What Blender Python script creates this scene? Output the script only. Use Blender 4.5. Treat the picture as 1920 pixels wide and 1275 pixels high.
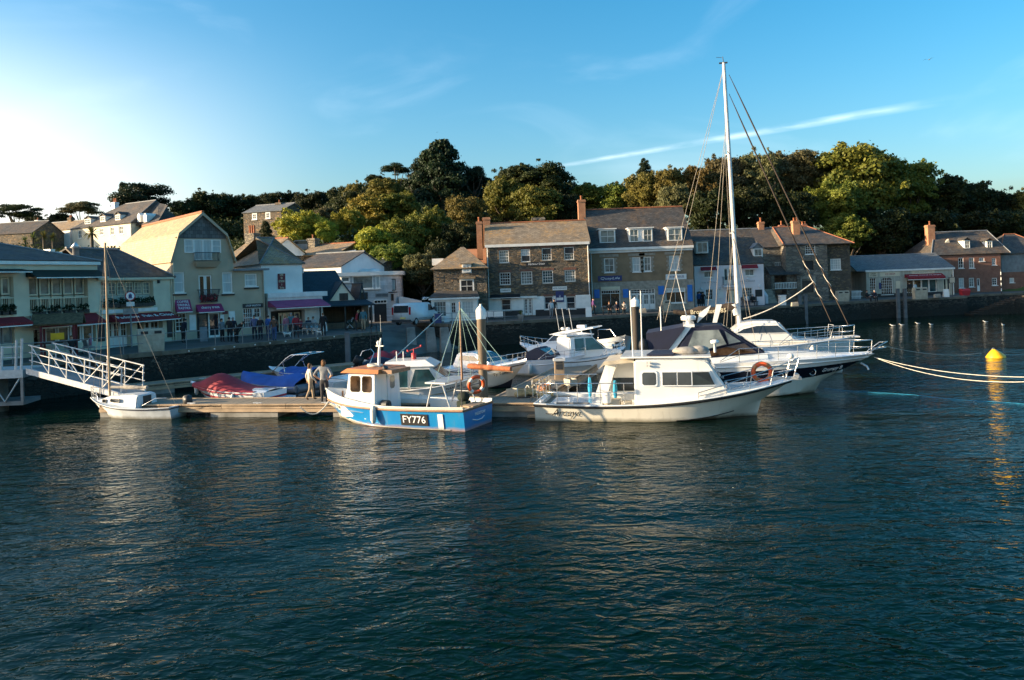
import bpy, bmesh, math, random
import numpy as np
from mathutils import Vector, Matrix, noise as mnoise
R = math.radians
rnd = random.Random(7)
for o in list(bpy.data.objects): bpy.data.objects.remove(o)
SC = bpy.context.scene
COL = SC.collection

# ------------------------------------------------------------------ camera
F_PX, CX, CY, ROLL, EYE = 1440.0, 960.0, 525.0, R(2.0), 5.6     # photograph pixels, metres above the water
cam_d = bpy.data.cameras.new('camera'); cam = bpy.data.objects.new('camera', cam_d); COL.objects.link(cam)
cam_d.sensor_width = 36.0; cam_d.lens = 27.0; cam_d.shift_y = -(637.5 - CY) / 1920.0
cam_d.clip_start = 0.1; cam_d.clip_end = 3000
cam.matrix_world = Matrix.Translation((0, 0, EYE)) @ Matrix.Rotation(R(90), 4, 'X') @ Matrix.Rotation(-ROLL, 4, 'Z')
SC.camera = cam

# ------------------------------------------------------------------ light: low evening sun from the left, clear sky
SUN_AZ = Vector((-0.993, -0.12, 0)).normalized(); SUN_EL = R(12.8)
SUN_DIR = Vector((SUN_AZ.x * math.cos(SUN_EL), SUN_AZ.y * math.cos(SUN_EL), math.sin(SUN_EL)))
W = bpy.data.worlds.new('World'); SC.world = W; W.use_nodes = True
nt = W.node_tree; nt.nodes.clear()
def wn(t, **k):
    n = nt.nodes.new(t)
    for a, b in k.items(): setattr(n, a, b)
    return n
sky = wn('ShaderNodeTexSky', sky_type='NISHITA', sun_disc=False)
sky.sun_elevation = SUN_EL; sky.sun_rotation = math.atan2(SUN_AZ.x, SUN_AZ.y)
sky.altitude = 0; sky.air_density = 1.0; sky.dust_density = 2.8; sky.ozone_density = 2.5
bg = wn('ShaderNodeBackground'); bg.inputs['Strength'].default_value = 0.118
out = wn('ShaderNodeOutputWorld')
# thin cirrus and a contrail, laid out on the sky by direction
tc = wn('ShaderNodeTexCoord'); sep = wn('ShaderNodeSeparateXYZ')
nt.links.new(tc.outputs['Generated'], sep.inputs[0])
def wmath(op, a, b=None, c=None):
    n = wn('ShaderNodeMath', operation=op)
    for i, v in enumerate((a, b, c)):
        if v is None: continue
        if isinstance(v, (int, float)): n.inputs[i].default_value = v
        else: nt.links.new(v, n.inputs[i])
    return n.outputs[0]
yy = wmath('MAXIMUM', sep.outputs['Y'], 0.05)
az = wmath('DIVIDE', sep.outputs['X'], yy); el = wmath('DIVIDE', sep.outputs['Z'], yy)
line = wmath('SUBTRACT', el, wmath('ADD', wmath('MULTIPLY', az, 0.135), 0.137))      # contrail: el = .135 az + .137
nz = wn('ShaderNodeTexNoise'); nz.inputs['Scale'].default_value = 14; nz.inputs['Detail'].default_value = 6
mp = wn('ShaderNodeMapping'); mp.inputs['Scale'].default_value = (1, 1, 5)
nt.links.new(tc.outputs['Generated'], mp.inputs[0]); nt.links.new(mp.outputs[0], nz.inputs['Vector'])
wid = wmath('ADD', 0.003, wmath('MULTIPLY', wmath('MAXIMUM', wmath('SUBTRACT', az, 0.02), 0), 0.009))
ct = wmath('SUBTRACT', 1.0, wmath('DIVIDE', wmath('ABSOLUTE', line), wid)); ct = wmath('MAXIMUM', ct, 0)
def ramp(v, a, b):
    n = wn('ShaderNodeMapRange', interpolation_type='SMOOTHSTEP'); nt.links.new(v, n.inputs[0])
    n.inputs[1].default_value = a; n.inputs[2].default_value = b; return n.outputs[0]
ct = wmath('MULTIPLY', ct, wmath('MULTIPLY', ramp(az, 0.02, 0.12), ramp(az, 0.62, 0.40)))
ct = wmath('MULTIPLY', ct, wmath('MULTIPLY', ramp(nz.outputs[0], 0.28, 0.75), 0.30))
nz2 = wn('ShaderNodeTexNoise'); nz2.inputs['Scale'].default_value = 3.2; nz2.inputs['Detail'].default_value = 9; nz2.inputs['Distortion'].default_value = 0.8
mp2 = wn('ShaderNodeMapping'); mp2.inputs['Scale'].default_value = (1.0, 1, 3.2); mp2.inputs['Rotation'].default_value = (0, R(-24), 0)
nt.links.new(tc.outputs['Generated'], mp2.inputs[0]); nt.links.new(mp2.outputs[0], nz2.inputs['Vector'])
ci = wmath('MULTIPLY', ramp(nz2.outputs[0], 0.50, 0.86), 0.09)
cl = wmath('MINIMUM', wmath('ADD', ct, ci), 0.8)
mixc = wn('ShaderNodeMixRGB'); nt.links.new(cl, mixc.inputs[0]); hsv = wn('ShaderNodeHueSaturation'); hsv.inputs['Saturation'].default_value = 1.42; hsv.inputs['Hue'].default_value = 0.488; nt.links.new(sky.outputs[0], hsv.inputs['Color']); nt.links.new(hsv.outputs[0], mixc.inputs[1])
mixc.inputs[2].default_value = (8.5, 8.8, 9.2, 1)
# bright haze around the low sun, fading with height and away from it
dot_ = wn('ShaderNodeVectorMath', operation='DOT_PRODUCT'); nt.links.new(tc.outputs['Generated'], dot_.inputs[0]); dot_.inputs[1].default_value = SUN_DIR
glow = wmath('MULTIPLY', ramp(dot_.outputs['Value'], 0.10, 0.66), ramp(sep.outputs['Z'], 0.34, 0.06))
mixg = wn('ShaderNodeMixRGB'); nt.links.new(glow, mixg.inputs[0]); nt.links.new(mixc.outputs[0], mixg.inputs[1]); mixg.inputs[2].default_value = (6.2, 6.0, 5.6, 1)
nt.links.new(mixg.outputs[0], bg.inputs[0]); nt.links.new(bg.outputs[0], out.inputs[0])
sun_d = bpy.data.lights.new('sun', 'SUN'); sun_d.energy = 5.0; sun_d.angle = R(0.5); sun_d.color = (1.0, 0.78, 0.50)
sun = bpy.data.objects.new('sun', sun_d); COL.objects.link(sun)
sun.rotation_euler = (-SUN_DIR).to_track_quat('-Z', 'Y').to_euler()
SC.view_settings.view_transform = 'Standard'; SC.view_settings.look = 'None'
SC.view_settings.exposure = 1.4; SC.view_settings.gamma = 1.0; SC.view_settings.use_curve_mapping = False

# ------------------------------------------------------------------ pixel <-> place
_c, _s = math.cos(ROLL), math.sin(ROLL)
def ray(px, py):
    a, b = px - CX, CY - py
    return (a * _c + b * _s) / F_PX, (-a * _s + b * _c) / F_PX       # X/Y, (Z-EYE)/Y
def at(px, py, Y):                        # the point seen at a pixel, Y metres away
    u, v = ray(px, py); return Vector((u * Y, Y, EYE + v * Y))
def gnd(px, py, z=0.0):                   # the point seen at a pixel on the level z
    u, v = ray(px, py); Y = (z - EYE) / v; return Vector((u * Y, Y, z))
QZ = 2.0                                  # level of the quay

# ------------------------------------------------------------------ materials
MATS = {}
def newmat(name):
    m = bpy.data.materials.new(name); m.use_nodes = True; MATS[name] = m
    n = m.node_tree; b = n.nodes['Principled BSDF']
    return m, n, b
def nd(n, t, **k):
    x = n.nodes.new(t)
    for a, b in k.items(): setattr(x, a, b)
    return x
def mth(n, op, a, b=None):
    x = n.nodes.new('ShaderNodeMath'); x.operation = op
    for i, v in enumerate((a, b)):
        if v is None: continue
        if isinstance(v, (int, float)): x.inputs[i].default_value = v
        else: n.links.new(v, x.inputs[i])
    return x.outputs[0]
def mixrgb(n, f, a, b, mode='MIX'):
    x = n.nodes.new('ShaderNodeMixRGB'); x.blend_type = mode
    for i, v in enumerate((f, a, b)):
        if isinstance(v, (int, float)): x.inputs[i].default_value = v
        elif isinstance(v, tuple): x.inputs[i].default_value = (v + (1,))[:4]
        else: n.links.new(v, x.inputs[i])
    return x.outputs[0]
def noisetex(n, scale, detail=5, coord='Object', stretch=None, rough=0.55, dist=0.0):
    t = nd(n, 'ShaderNodeTexCoord'); x = nd(n, 'ShaderNodeTexNoise')
    x.inputs['Scale'].default_value = scale; x.inputs['Detail'].default_value = detail
    x.inputs['Roughness'].default_value = rough; x.inputs['Distortion'].default_value = dist
    if stretch:
        mpp = nd(n, 'ShaderNodeMapping'); mpp.inputs['Scale'].default_value = stretch
        n.links.new(t.outputs[coord], mpp.inputs[0]); n.links.new(mpp.outputs[0], x.inputs['Vector'])
    else: n.links.new(t.outputs[coord], x.inputs['Vector'])
    return x.outputs['Fac']
def rampn(n, v, a, b):
    x = nd(n, 'ShaderNodeMapRange'); n.links.new(v, x.inputs[0])
    x.inputs[1].default_value = a; x.inputs[2].default_value = b; return x.outputs[0]
def bump(n, b, h, strength=0.3, dist=0.02):
    x = nd(n, 'ShaderNodeBump'); x.inputs['Strength'].default_value = strength; x.inputs['Distance'].default_value = dist
    n.links.new(h, x.inputs['Height']); n.links.new(x.outputs[0], b.inputs['Normal'])
def simple(name, col, rough=0.6, var=0.25, scale=2.0, metal=0.0, bmp=0.0, coat=0.0, dirt=None, stretch=None):
    m, n, b = newmat(name)
    b.inputs['Roughness'].default_value = rough; b.inputs['Metallic'].default_value = metal
    if coat: b.inputs['Coat Weight'].default_value = coat; b.inputs['Coat Roughness'].default_value = 0.08
    f = noisetex(n, scale, 6, stretch=stretch)
    d = dirt if dirt else tuple(c * (1 - var) for c in col)
    lo = tuple(min(1, c * (1 + var * .35)) for c in col)
    c = mixrgb(n, rampn(n, f, 0.38, 0.66), lo, d)
    n.links.new(c, b.inputs['Base Color'])
    if bmp: bump(n, b, noisetex(n, scale * 9, 4), bmp, 0.01)
    return m
def uvcoord(n, sx=1, sy=1):
    t = nd(n, 'ShaderNodeTexCoord'); mpp = nd(n, 'ShaderNodeMapping'); mpp.inputs['Scale'].default_value = (sx, sy, 1)
    n.links.new(t.outputs['UV'], mpp.inputs[0]); return mpp.outputs[0]
def slate(name, c1, c2, lichen, amt=0.5, w=0.32, h=0.2):
    m, n, b = newmat(name); b.inputs['Roughness'].default_value = 0.72
    br = nd(n, 'ShaderNodeTexBrick'); n.links.new(uvcoord(n), br.inputs['Vector'])
    br.inputs['Scale'].default_value = 1.0; br.inputs['Brick Width'].default_value = w; br.inputs['Row Height'].default_value = h
    br.inputs['Mortar Size'].default_value = 0.012; br.inputs['Bias'].default_value = 0.0
    br.inputs['Color1'].default_value = c1 + (1,); br.inputs['Color2'].default_value = c2 + (1,)
    br.inputs['Mortar'].default_value = tuple(c * .35 for c in c1) + (1,)
    f = rampn(n, noisetex(n, 0.55, 8, rough=0.65), 0.42, 0.62)
    f2 = rampn(n, noisetex(n, 4.0, 5, rough=0.7), 0.40, 0.65)
    lf = mth(n, 'MULTIPLY', mth(n, 'MULTIPLY', f, f2), amt)
    c = mixrgb(n, lf, br.outputs['Color'], lichen)
    c = mixrgb(n, mth(n, 'MULTIPLY', rampn(n, noisetex(n, 1.7, 4), 0.35, 0.7), 0.45), c, tuple(x * .45 for x in c1))
    n.links.new(c, b.inputs['Base Color']); bump(n, b, br.outputs['Fac'], -0.6, 0.02)
    return m
def rubble(name, ca, cb, cc, mortar, sx=2.6, sy=6.0, depth=0.05):
    # squared rubble: stretched cells, each stone its own tone, joints recessed
    m, n, b = newmat(name); b.inputs['Roughness'].default_value = 0.85
    v = uvcoord(n, sx, sy)
    dn = nd(n, 'ShaderNodeTexNoise'); dn.inputs['Scale'].default_value = 0.8; n.links.new(v, dn.inputs['Vector'])
    dv = nd(n, 'ShaderNodeMixRGB'); dv.blend_type = 'ADD'; dv.inputs[0].default_value = 0.35
    n.links.new(v, dv.inputs[1]); n.links.new(dn.outputs['Color'], dv.inputs[2])
    vo = nd(n, 'ShaderNodeTexVoronoi', feature='F1'); vo.inputs['Scale'].default_value = 1.0; n.links.new(dv.outputs[0], vo.inputs['Vector'])
    ve = nd(n, 'ShaderNodeTexVoronoi', feature='DISTANCE_TO_EDGE'); ve.inputs['Scale'].default_value = 1.0; n.links.new(dv.outputs[0], ve.inputs['Vector'])
    sp = nd(n, 'ShaderNodeSeparateColor'); n.links.new(vo.outputs['Color'], sp.inputs[0])
    c = mixrgb(n, rampn(n, sp.outputs[0], 0.2, 0.8), ca, cb)
    c = mixrgb(n, rampn(n, sp.outputs[1], 0.62, 0.75), c, cc)
    c = mixrgb(n, mth(n, 'MULTIPLY', rampn(n, noisetex(n, 0.5, 6), 0.4, 0.65), 0.45), c, tuple(x * .4 for x in ca))
    e = rampn(n, ve.outputs['Distance'], 0.02, 0.11)
    c = mixrgb(n, e, mortar, c)
    n.links.new(c, b.inputs['Base Color'])
    hh = mth(n, 'ADD', e, mth(n, 'MULTIPLY', sp.outputs[2], 0.6)); bump(n, b, hh, 0.9, depth)
    return m
def glassmat(name, col=(0.02, 0.025, 0.03), rough=0.04, var=0.4):
    m, n, b = newmat(name); b.inputs['Roughness'].default_value = rough
    b.inputs['Specular IOR Level'].default_value = 0.7
    f = noisetex(n, 1.3, 3)
    c = mixrgb(n, rampn(n, f, 0.4, 0.62), tuple(x * (1 + var) for x in col), tuple(x * (1 - var) for x in col)); n.links.new(c, b.inputs['Base Color'])
    return m
def brickmat(name, c1, c2, mortar, w=0.23, h=0.075):
    m, n, b = newmat(name); b.inputs['Roughness'].default_value = 0.85
    br = nd(n, 'ShaderNodeTexBrick'); n.links.new(uvcoord(n), br.inputs['Vector']); br.inputs['Scale'].default_value = 1
    br.inputs['Brick Width'].default_value = w; br.inputs['Row Height'].default_value = h; br.inputs['Mortar Size'].default_value = 0.008
    br.inputs['Color1'].default_value = c1 + (1,); br.inputs['Color2'].default_value = c2 + (1,); br.inputs['Mortar'].default_value = mortar + (1,)
    c = mixrgb(n, mth(n, 'MULTIPLY', rampn(n, noisetex(n, 1.5, 6), 0.4, 0.7), 0.5), br.outputs['Color'], tuple(x * .5 for x in c1))
    n.links.new(c, b.inputs['Base Color']); bump(n, b, br.outputs['Fac'], -0.5, 0.01)
    return m
def planks(name, col, dark, w=0.14, vert=False, rough=0.75):
    m, n, b = newmat(name); b.inputs['Roughness'].default_value = rough
    v = uvcoord(n); br = nd(n, 'ShaderNodeTexBrick')
    if vert:
        mpp = nd(n, 'ShaderNodeMapping'); mpp.inputs['Rotation'].default_value = (0, 0, R(90)); n.links.new(v, mpp.inputs[0]); v = mpp.outputs[0]
    n.links.new(v, br.inputs['Vector']); br.inputs['Scale'].default_value = 1
    br.inputs['Brick Width'].default_value = 2.4; br.inputs['Row Height'].default_value = w; br.inputs['Mortar Size'].default_value = 0.008
    br.inputs['Color1'].default_value = col + (1,); br.inputs['Color2'].default_value = tuple(c * .75 for c in col) + (1,); br.inputs['Mortar'].default_value = dark + (1,)
    c = mixrgb(n, mth(n, 'MULTIPLY', rampn(n, noisetex(n, 2.2, 7, stretch=(1, 1, 1)), 0.4, 0.7), 0.5), br.outputs['Color'], dark)
    n.links.new(c, b.inputs['Base Color']); bump(n, b, br.outputs['Fac'], -0.5, 0.01)
    return m
def foliage(name, c1, c2, hue=0.06):
    m, n, b = newmat(name); b.inputs['Roughness'].default_value = 0.6; b.inputs['Specular IOR Level'].default_value = 0.25
    oi = nd(n, 'ShaderNodeObjectInfo'); at_ = nd(n, 'ShaderNodeAttribute'); at_.attribute_name = 'tone'
    c = mixrgb(n, at_.outputs['Fac'], c1, c2)
    hs = nd(n, 'ShaderNodeHueSaturation'); n.links.new(c, hs.inputs['Color'])
    n.links.new(mth(n, 'ADD', 0.5 - hue / 2, mth(n, 'MULTIPLY', oi.outputs['Random'], hue)), hs.inputs['Hue'])
    n.links.new(mth(n, 'ADD', 0.8, mth(n, 'MULTIPLY', oi.outputs['Random'], 0.45)), hs.inputs['Value'])
    n.links.new(hs.outputs[0], b.inputs['Base Color'])
    tr = nd(n, 'ShaderNodeBsdfTranslucent'); n.links.new(hs.outputs[0], tr.inputs[0])
    mx = nd(n, 'ShaderNodeMixShader'); mx.inputs[0].default_value = 0.25
    n.links.new(b.outputs[0], mx.inputs[1]); n.links.new(tr.outputs[0], mx.inputs[2])
    n.links.new(mx.outputs[0], n.nodes['Material Output'].inputs[0])
    return m

# ------------------------------------------------------------------ mesh helpers
class MB:
    """collects faces; build() links them as one mesh object with metric UVs"""
    def __init__(s): s.v = []; s.f = []; s.m = []; s.sm = []
    def add(s, vs, fs, mi=0, smooth=False):
        o = len(s.v); s.v += [tuple(p) for p in vs]
        for f in fs: s.f.append([i + o for i in f]); s.m.append(mi); s.sm.append(smooth)
        return s
    def poly(s, pts, mi=0): return s.add(pts, [list(range(len(pts)))], mi)
    def box(s, x0, x1, y0, y1, z0, z1, mi=0):
        p = [(x0,y0,z0),(x1,y0,z0),(x1,y1,z0),(x0,y1,z0),(x0,y0,z1),(x1,y0,z1),(x1,y1,z1),(x0,y1,z1)]
        return s.add(p, [(0,3,2,1),(4,5,6,7),(0,1,5,4),(1,2,6,5),(2,3,7,6),(3,0,4,7)], mi)
    def hexa(s, lo, hi, mi=0):                 # 4 lower points, 4 upper points
        return s.add(list(lo) + list(hi), [(3,2,1,0),(4,5,6,7),(0,1,5,4),(1,2,6,5),(2,3,7,6),(3,0,4,7)], mi)
    def slab(s, quad, th, mi=0):               # a sheet given thickness downwards along its normal
        q = [Vector(p) for p in quad]; nn = (q[1]-q[0]).cross(q[2]-q[0]).normalized()
        if nn.z < 0: q.reverse(); nn = -nn
        k = len(q); lo = [p - nn*th for p in q]
        s.add(q + lo, [list(range(k)), list(range(2*k-1, k-1, -1))] + [(i, i+k, (i+1)%k+k, (i+1)%k) for i in range(k)], mi); return s
    def prism(s, pts, vec, mi=0, smooth=False):  # polygon extruded along vec
        q = [Vector(p) for p in pts]; k = len(q); w = Vector(vec); hi = [p + w for p in q]
        s.add(q + hi, [list(range(k-1, -1, -1)), list(range(k, 2*k))], mi)
        s.add(q + hi, [(i, (i+1)%k, (i+1)%k+k, i+k) for i in range(k)], mi, smooth); return s
    def tube(s, pts, r, n=6, mi=0, caps=True, smooth=True):
        P = [Vector(p) for p in pts]; k = len(P); rr = r if isinstance(r, (list, tuple)) else [r]*k
        vs = []
        for i, p in enumerate(P):
            d = (P[min(i+1, k-1)] - P[max(i-1, 0)]).normalized()
            a = Vector((0,0,1)) if abs(d.z) < .9 else Vector((1,0,0))
            t = d.cross(a).normalized(); b = d.cross(t)
            vs += [p + (t*math.cos(2*math.pi*j/n) + b*math.sin(2*math.pi*j/n))*rr[i] for j in range(n)]
        fs = [(i*n+j, i*n+(j+1)%n, (i+1)*n+(j+1)%n, (i+1)*n+j) for i in range(k-1) for j in range(n)]
        s.add(vs, fs, mi, smooth)
        if caps: s.add(vs[:n], [list(range(n))], mi); s.add(vs[-n:], [list(range(n-1, -1, -1))], mi)
        return s
    def lathe(s, prof, n=12, c=(0,0,0), mi=0, smooth=True):   # (r, z) profile about a vertical axis
        vs = [(c[0]+r*math.cos(2*math.pi*j/n), c[1]+r*math.sin(2*math.pi*j/n), c[2]+z) for r, z in prof for j in range(n)]
        fs = [(i*n+j, i*n+(j+1)%n, (i+1)*n+(j+1)%n, (i+1)*n+j) for i in range(len(prof)-1) for j in range(n)]
        s.add(vs, fs, mi, smooth); s.add(vs[:n], [list(range(n-1,-1,-1))], mi); s.add(vs[-n:], [list(range(n))], mi); return s
    def ball(s, c, rx, ry=None, rz=None, n=10, m=7, mi=0):
        ry = ry or rx; rz = rz or rx
        vs = [(c[0]+rx*math.sin(math.pi*i/m)*math.cos(2*math.pi*j/n), c[1]+ry*math.sin(math.pi*i/m)*math.sin(2*math.pi*j/n), c[2]+rz*math.cos(math.pi*i/m)) for i in range(m+1) for j in range(n)]
        return s.add(vs, [(i*n+j, (i+1)*n+j, (i+1)*n+(j+1)%n, i*n+(j+1)%n) for i in range(m) for j in range(n)], mi, True)
    def torus(s, c, R_, r, axis='y', n=20, m=8, mi=0, seg=None):
        vs = []; fs = []
        for i in range(n):
            A = 2*math.pi*i/n
            for j in range(m):
                B = 2*math.pi*j/m; q = R_ + r*math.cos(B); x, y, z = q*math.cos(A), r*math.sin(B), q*math.sin(A)
                if axis == 'x': x, y = y, x
                if axis == 'z': y, z = z, y
                vs.append((c[0]+x, c[1]+y, c[2]+z))
        o = len(s.v); s.v += vs
        for i in range(n):
            for j in range(m):
                s.f.append([o+i*m+j, o+((i+1)%n)*m+j, o+((i+1)%n)*m+(j+1)%m, o+i*m+(j+1)%m]); s.sm.append(True)
                s.m.append(mi if not seg else seg(i/n))
        return s
    def mesh(s, name, mats):
        me = bpy.data.meshes.new(name); me.from_pydata(s.v, [], s.f)
        for mm in (mats if isinstance(mats, (list, tuple)) else [mats]): me.materials.append(MATS[mm])
        me.polygons.foreach_set('material_index', s.m); me.polygons.foreach_set('use_smooth', s.sm)
        uv = me.uv_layers.new(name='UVMap').data
        buf = np.zeros(len(me.loops)*2, dtype=np.float32)
        for p in me.polygons:
            nn = p.normal
            if abs(nn.z) > .95: t = Vector((1,0,0)); b = Vector((0,1,0))
            else:
                t = Vector((-nn.y, nn.x, 0)).normalized(); b = nn.cross(t)
            for li in p.loop_indices:
                co = me.vertices[me.loops[li].vertex_index].co
                buf[2*li] = co.dot(t); buf[2*li+1] = co.dot(b)
        uv.foreach_set('uv', buf); me.update(); return me
    def build(s, name, mats, parent=None, loc=None, rz=None):
        o = bpy.data.objects.new(name, s.mesh(name, mats)); COL.objects.link(o)
        if parent is not None: o.parent = parent
        if loc is not None: o.location = loc
        if rz is not None: o.rotation_euler = (0, 0, rz)
        return o
def thing(name, label, cat, loc=(0,0,0), rz=0, group=None):
    o = bpy.data.objects.new(name, None); COL.objects.link(o); o.empty_display_size = .2
    o.location = loc; o.rotation_euler = (0, 0, rz); tag(o, label, cat, group); return o
def tag(o, label, cat, group=None, kind=None):
    o['label'] = label; o['category'] = cat
    if group: o['group'] = group
    if kind: o['kind'] = kind
    return o
def struct(o): o['kind'] = 'structure'; return o
def sag(a, b, drop, n=14):
    a, b = Vector(a), Vector(b); return [a.lerp(b, i/n) - Vector((0,0,drop*4*(i/n)*(1-i/n))) for i in range(n+1)]
def text_mesh(txt, size, mat, width=None, extrude=0.006, shear=0.0, spacing=1.0, thin=0.0):
    cu = bpy.data.curves.new('lettering', 'FONT'); cu.body = txt; cu.size = size; cu.extrude = extrude
    cu.offset = -thin; cu.align_x = 'CENTER'; cu.align_y = 'CENTER'; cu.shear = shear; cu.space_character = spacing; cu.resolution_u = 2
    ob = bpy.data.objects.new('tmp', cu); COL.objects.link(ob)
    dg = bpy.context.evaluated_depsgraph_get(); dg.update()
    me = bpy.data.meshes.new_from_object(ob.evaluated_get(dg)); bpy.data.objects.remove(ob); bpy.data.curves.remove(cu)
    if len(me.vertices):
        xs = [v.co.x for v in me.vertices]; w = max(xs) - min(xs)
        if width and w > 0:
            k = width / w
            for v in me.vertices: v.co.x *= k
    me.materials.clear(); me.materials.append(MATS[mat]); return me
def lettering(txt, size, mat, parent, loc, rot=(R(90), 0, 0), width=None, **k):
    o = bpy.data.objects.new('lettering', text_mesh(txt, size, mat, width, **k)); COL.objects.link(o)
    o.parent = parent; o.location = loc; o.rotation_euler = rot; return o

# ------------------------------------------------------------------ palette
simple('white_paint', (0.80, 0.78, 0.73), 0.5, 0.12)
simple('cool_white', (0.72, 0.715, 0.69), 0.55, 0.12)
simple('cream_render', (0.66, 0.585, 0.43), 0.85, 0.16, 0.7, bmp=.15)
simple('tan_render', (0.47, 0.385, 0.275), 0.85, 0.14, 0.6, bmp=.15)
simple('brown_render', (0.25, 0.175, 0.105), 0.88, 0.25, 0.9, bmp=.2)
simple('white_render', (0.78, 0.76, 0.73), 0.8, 0.12, 0.8, bmp=.12)
simple('lilac_render', (0.73, 0.67, 0.68), 0.8, 0.1, 0.8, bmp=.12)
simple('mansion_render', (0.70, 0.62, 0.48), 0.85, 0.15, 0.5)
simple('granite', (0.32, 0.285, 0.23), 0.85, 0.3, 3.0, bmp=.3)
simple('dark_metal', (0.04, 0.042, 0.045), 0.5, 0.3)
simple('grey_metal', (0.24, 0.245, 0.25), 0.45, 0.25, metal=.3)
simple('galvanised', (0.55, 0.56, 0.57), 0.38, 0.2, 3, metal=.55)
simple('steel', (0.68, 0.68, 0.68), 0.22, 0.1, metal=.95)
simple('alloy_white', (0.60, 0.60, 0.60), 0.4, 0.2, 4, metal=.1)
simple('black_paint', (0.018, 0.018, 0.02), 0.5, 0.3)
simple('navy_sign', (0.016, 0.03, 0.14), 0.4, 0.15)
simple('blue_shutter', (0.02, 0.17, 0.55), 0.5, 0.15)
simple('red_canvas', (0.22, 0.012, 0.02), 0.8, 0.2)
simple('plum_canvas', (0.34, 0.06, 0.15), 0.8, 0.2)
simple('magenta_canvas', (0.30, 0.03, 0.11), 0.8, 0.2)
simple('green_canvas', (0.008, 0.02, 0.014), 0.85, 0.3)
simple('maroon_sign', (0.15, 0.012, 0.02), 0.5, 0.15)
simple('gold_letters', (0.75, 0.66, 0.45), 0.5, 0.1)
simple('white_letters', (0.85, 0.85, 0.85), 0.5, 0.05)
simple('black_letters', (0.012, 0.012, 0.014), 0.5, 0.05)
simple('red_letters', (0.35, 0.02, 0.03), 0.5, 0.05)
simple('beige_bin', (0.36, 0.345, 0.27), 0.6, 0.2, 3)
simple('tarmac', (0.085, 0.075, 0.065), 0.9, 0.3, 0.7, bmp=.3)
simple('kerb_stone', (0.16, 0.13, 0.095), 0.85, 0.4, 1.5, bmp=.3)
simple('concrete', (0.27, 0.26, 0.235), 0.85, 0.4, 0.9, bmp=.3, dirt=(0.12, 0.115, 0.10))
simple('wet_concrete', (0.12, 0.12, 0.10), 0.6, 0.5, 0.8, bmp=.3)
simple('bark', (0.09, 0.07, 0.05), 0.9, 0.4, 2, bmp=.5)
simple('pile_timber', (0.16, 0.115, 0.075), 0.75, 0.35, 1.5, bmp=.2, stretch=(3, 3, .3))
simple('dark_timber', (0.055, 0.045, 0.036), 0.8, 0.4, 2, bmp=.3, stretch=(3, 3, .4))
simple('terracotta', (0.33, 0.115, 0.05), 0.8, 0.3, 3)
simple('lead', (0.20, 0.21, 0.22), 0.6, 0.25)
simple('curtain', (0.52, 0.54, 0.52), 0.8, 0.2, 1.2, stretch=(6, 6, .5))
simple('gelcoat', (0.80, 0.80, 0.78), 0.25, 0.05, 1.0, coat=.5)
simple('gelcoat_cool', (0.70, 0.73, 0.76), 0.25, 0.06, 1.0, coat=.5)
simple('gelcoat_cream', (0.70, 0.66, 0.56), 0.28, 0.06, 0.7, coat=.4)
simple('gelcoat_old', (0.56, 0.60, 0.63), 0.45, 0.18, 1.5)
simple('antifoul', (0.03, 0.035, 0.05), 0.7, 0.3)
simple('hull_blue', (0.006, 0.17, 0.44), 0.30, 0.16, 0.9, coat=.35, dirt=(0.012, 0.22, 0.48))
simple('hull_navy', (0.008, 0.010, 0.02), 0.2, 0.2, coat=.5)
simple('timber_strake', (0.27, 0.15, 0.085), 0.6, 0.35, 2, stretch=(1, 6, 6))
simple('deck_timber', (0.42, 0.30, 0.19), 0.75, 0.3, 2, stretch=(1, 6, 1))
simple('deck_grey', (0.45, 0.46, 0.45), 0.8, 0.15, 3)
simple('deck_sand', (0.50, 0.44, 0.34), 0.8, 0.2, 3)
simple('orange_paint', (0.46, 0.16, 0.045), 0.45, 0.2, 2)
simple('orange_float', (0.72, 0.10, 0.02), 0.45, 0.1)
simple('yellow_float', (0.82, 0.46, 0.01), 0.4, 0.15)
simple('red_float', (0.45, 0.03, 0.03), 0.5, 0.2)
simple('red_cover', (0.30, 0.022, 0.035), 0.75, 0.25, 1.5, bmp=.3)
simple('blue_cover', (0.012, 0.085, 0.36), 0.75, 0.25, 1.5, bmp=.3)
simple('navy_cover', (0.006, 0.010, 0.034), 0.7, 0.25, 1.5, bmp=.2)
simple('grey_rubber', (0.15, 0.18, 0.22), 0.6, 0.2)
simple('black_rubber', (0.012, 0.012, 0.013), 0.6, 0.2)
simple('fender', (0.72, 0.70, 0.64), 0.5, 0.2)
simple('rope_white', (0.62, 0.58, 0.50), 0.9, 0.2, 8)
simple('rope_green', (0.35, 0.52, 0.45), 0.9, 0.2, 8)
simple('rope_blue', (0.03, 0.30, 0.50), 0.9, 0.2, 8)
simple('wire', (0.30, 0.26, 0.21), 0.5, 0.2, metal=.3)
simple('sail_rust', (0.42, 0.13, 0.05), 0.85, 0.4, 9, bmp=.4)
simple('sail_brown', (0.04, 0.028, 0.02), 0.85, 0.35, 4, bmp=.3)
simple('sail_grey', (0.30, 0.28, 0.25), 0.85, 0.35, 6, bmp=.3)
simple('straw', (0.45, 0.34, 0.17), 0.9, 0.4, 9)
simple('moss_thatch', (0.13, 0.10, 0.055), 0.95, 0.5, 6, bmp=.6)
simple('grass', (0.075, 0.115, 0.022), 0.9, 0.45, 0.3, bmp=.6)
simple('earth', (0.045, 0.042, 0.022), 0.95, 0.5, 0.3, bmp=.6)
simple('gull_white', (0.80, 0.79, 0.76), 0.7, 0.05)
simple('gull_grey', (0.35, 0.37, 0.40), 0.7, 0.05)
simple('van_white', (0.68, 0.70, 0.72), 0.3, 0.06, coat=.5)
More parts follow.
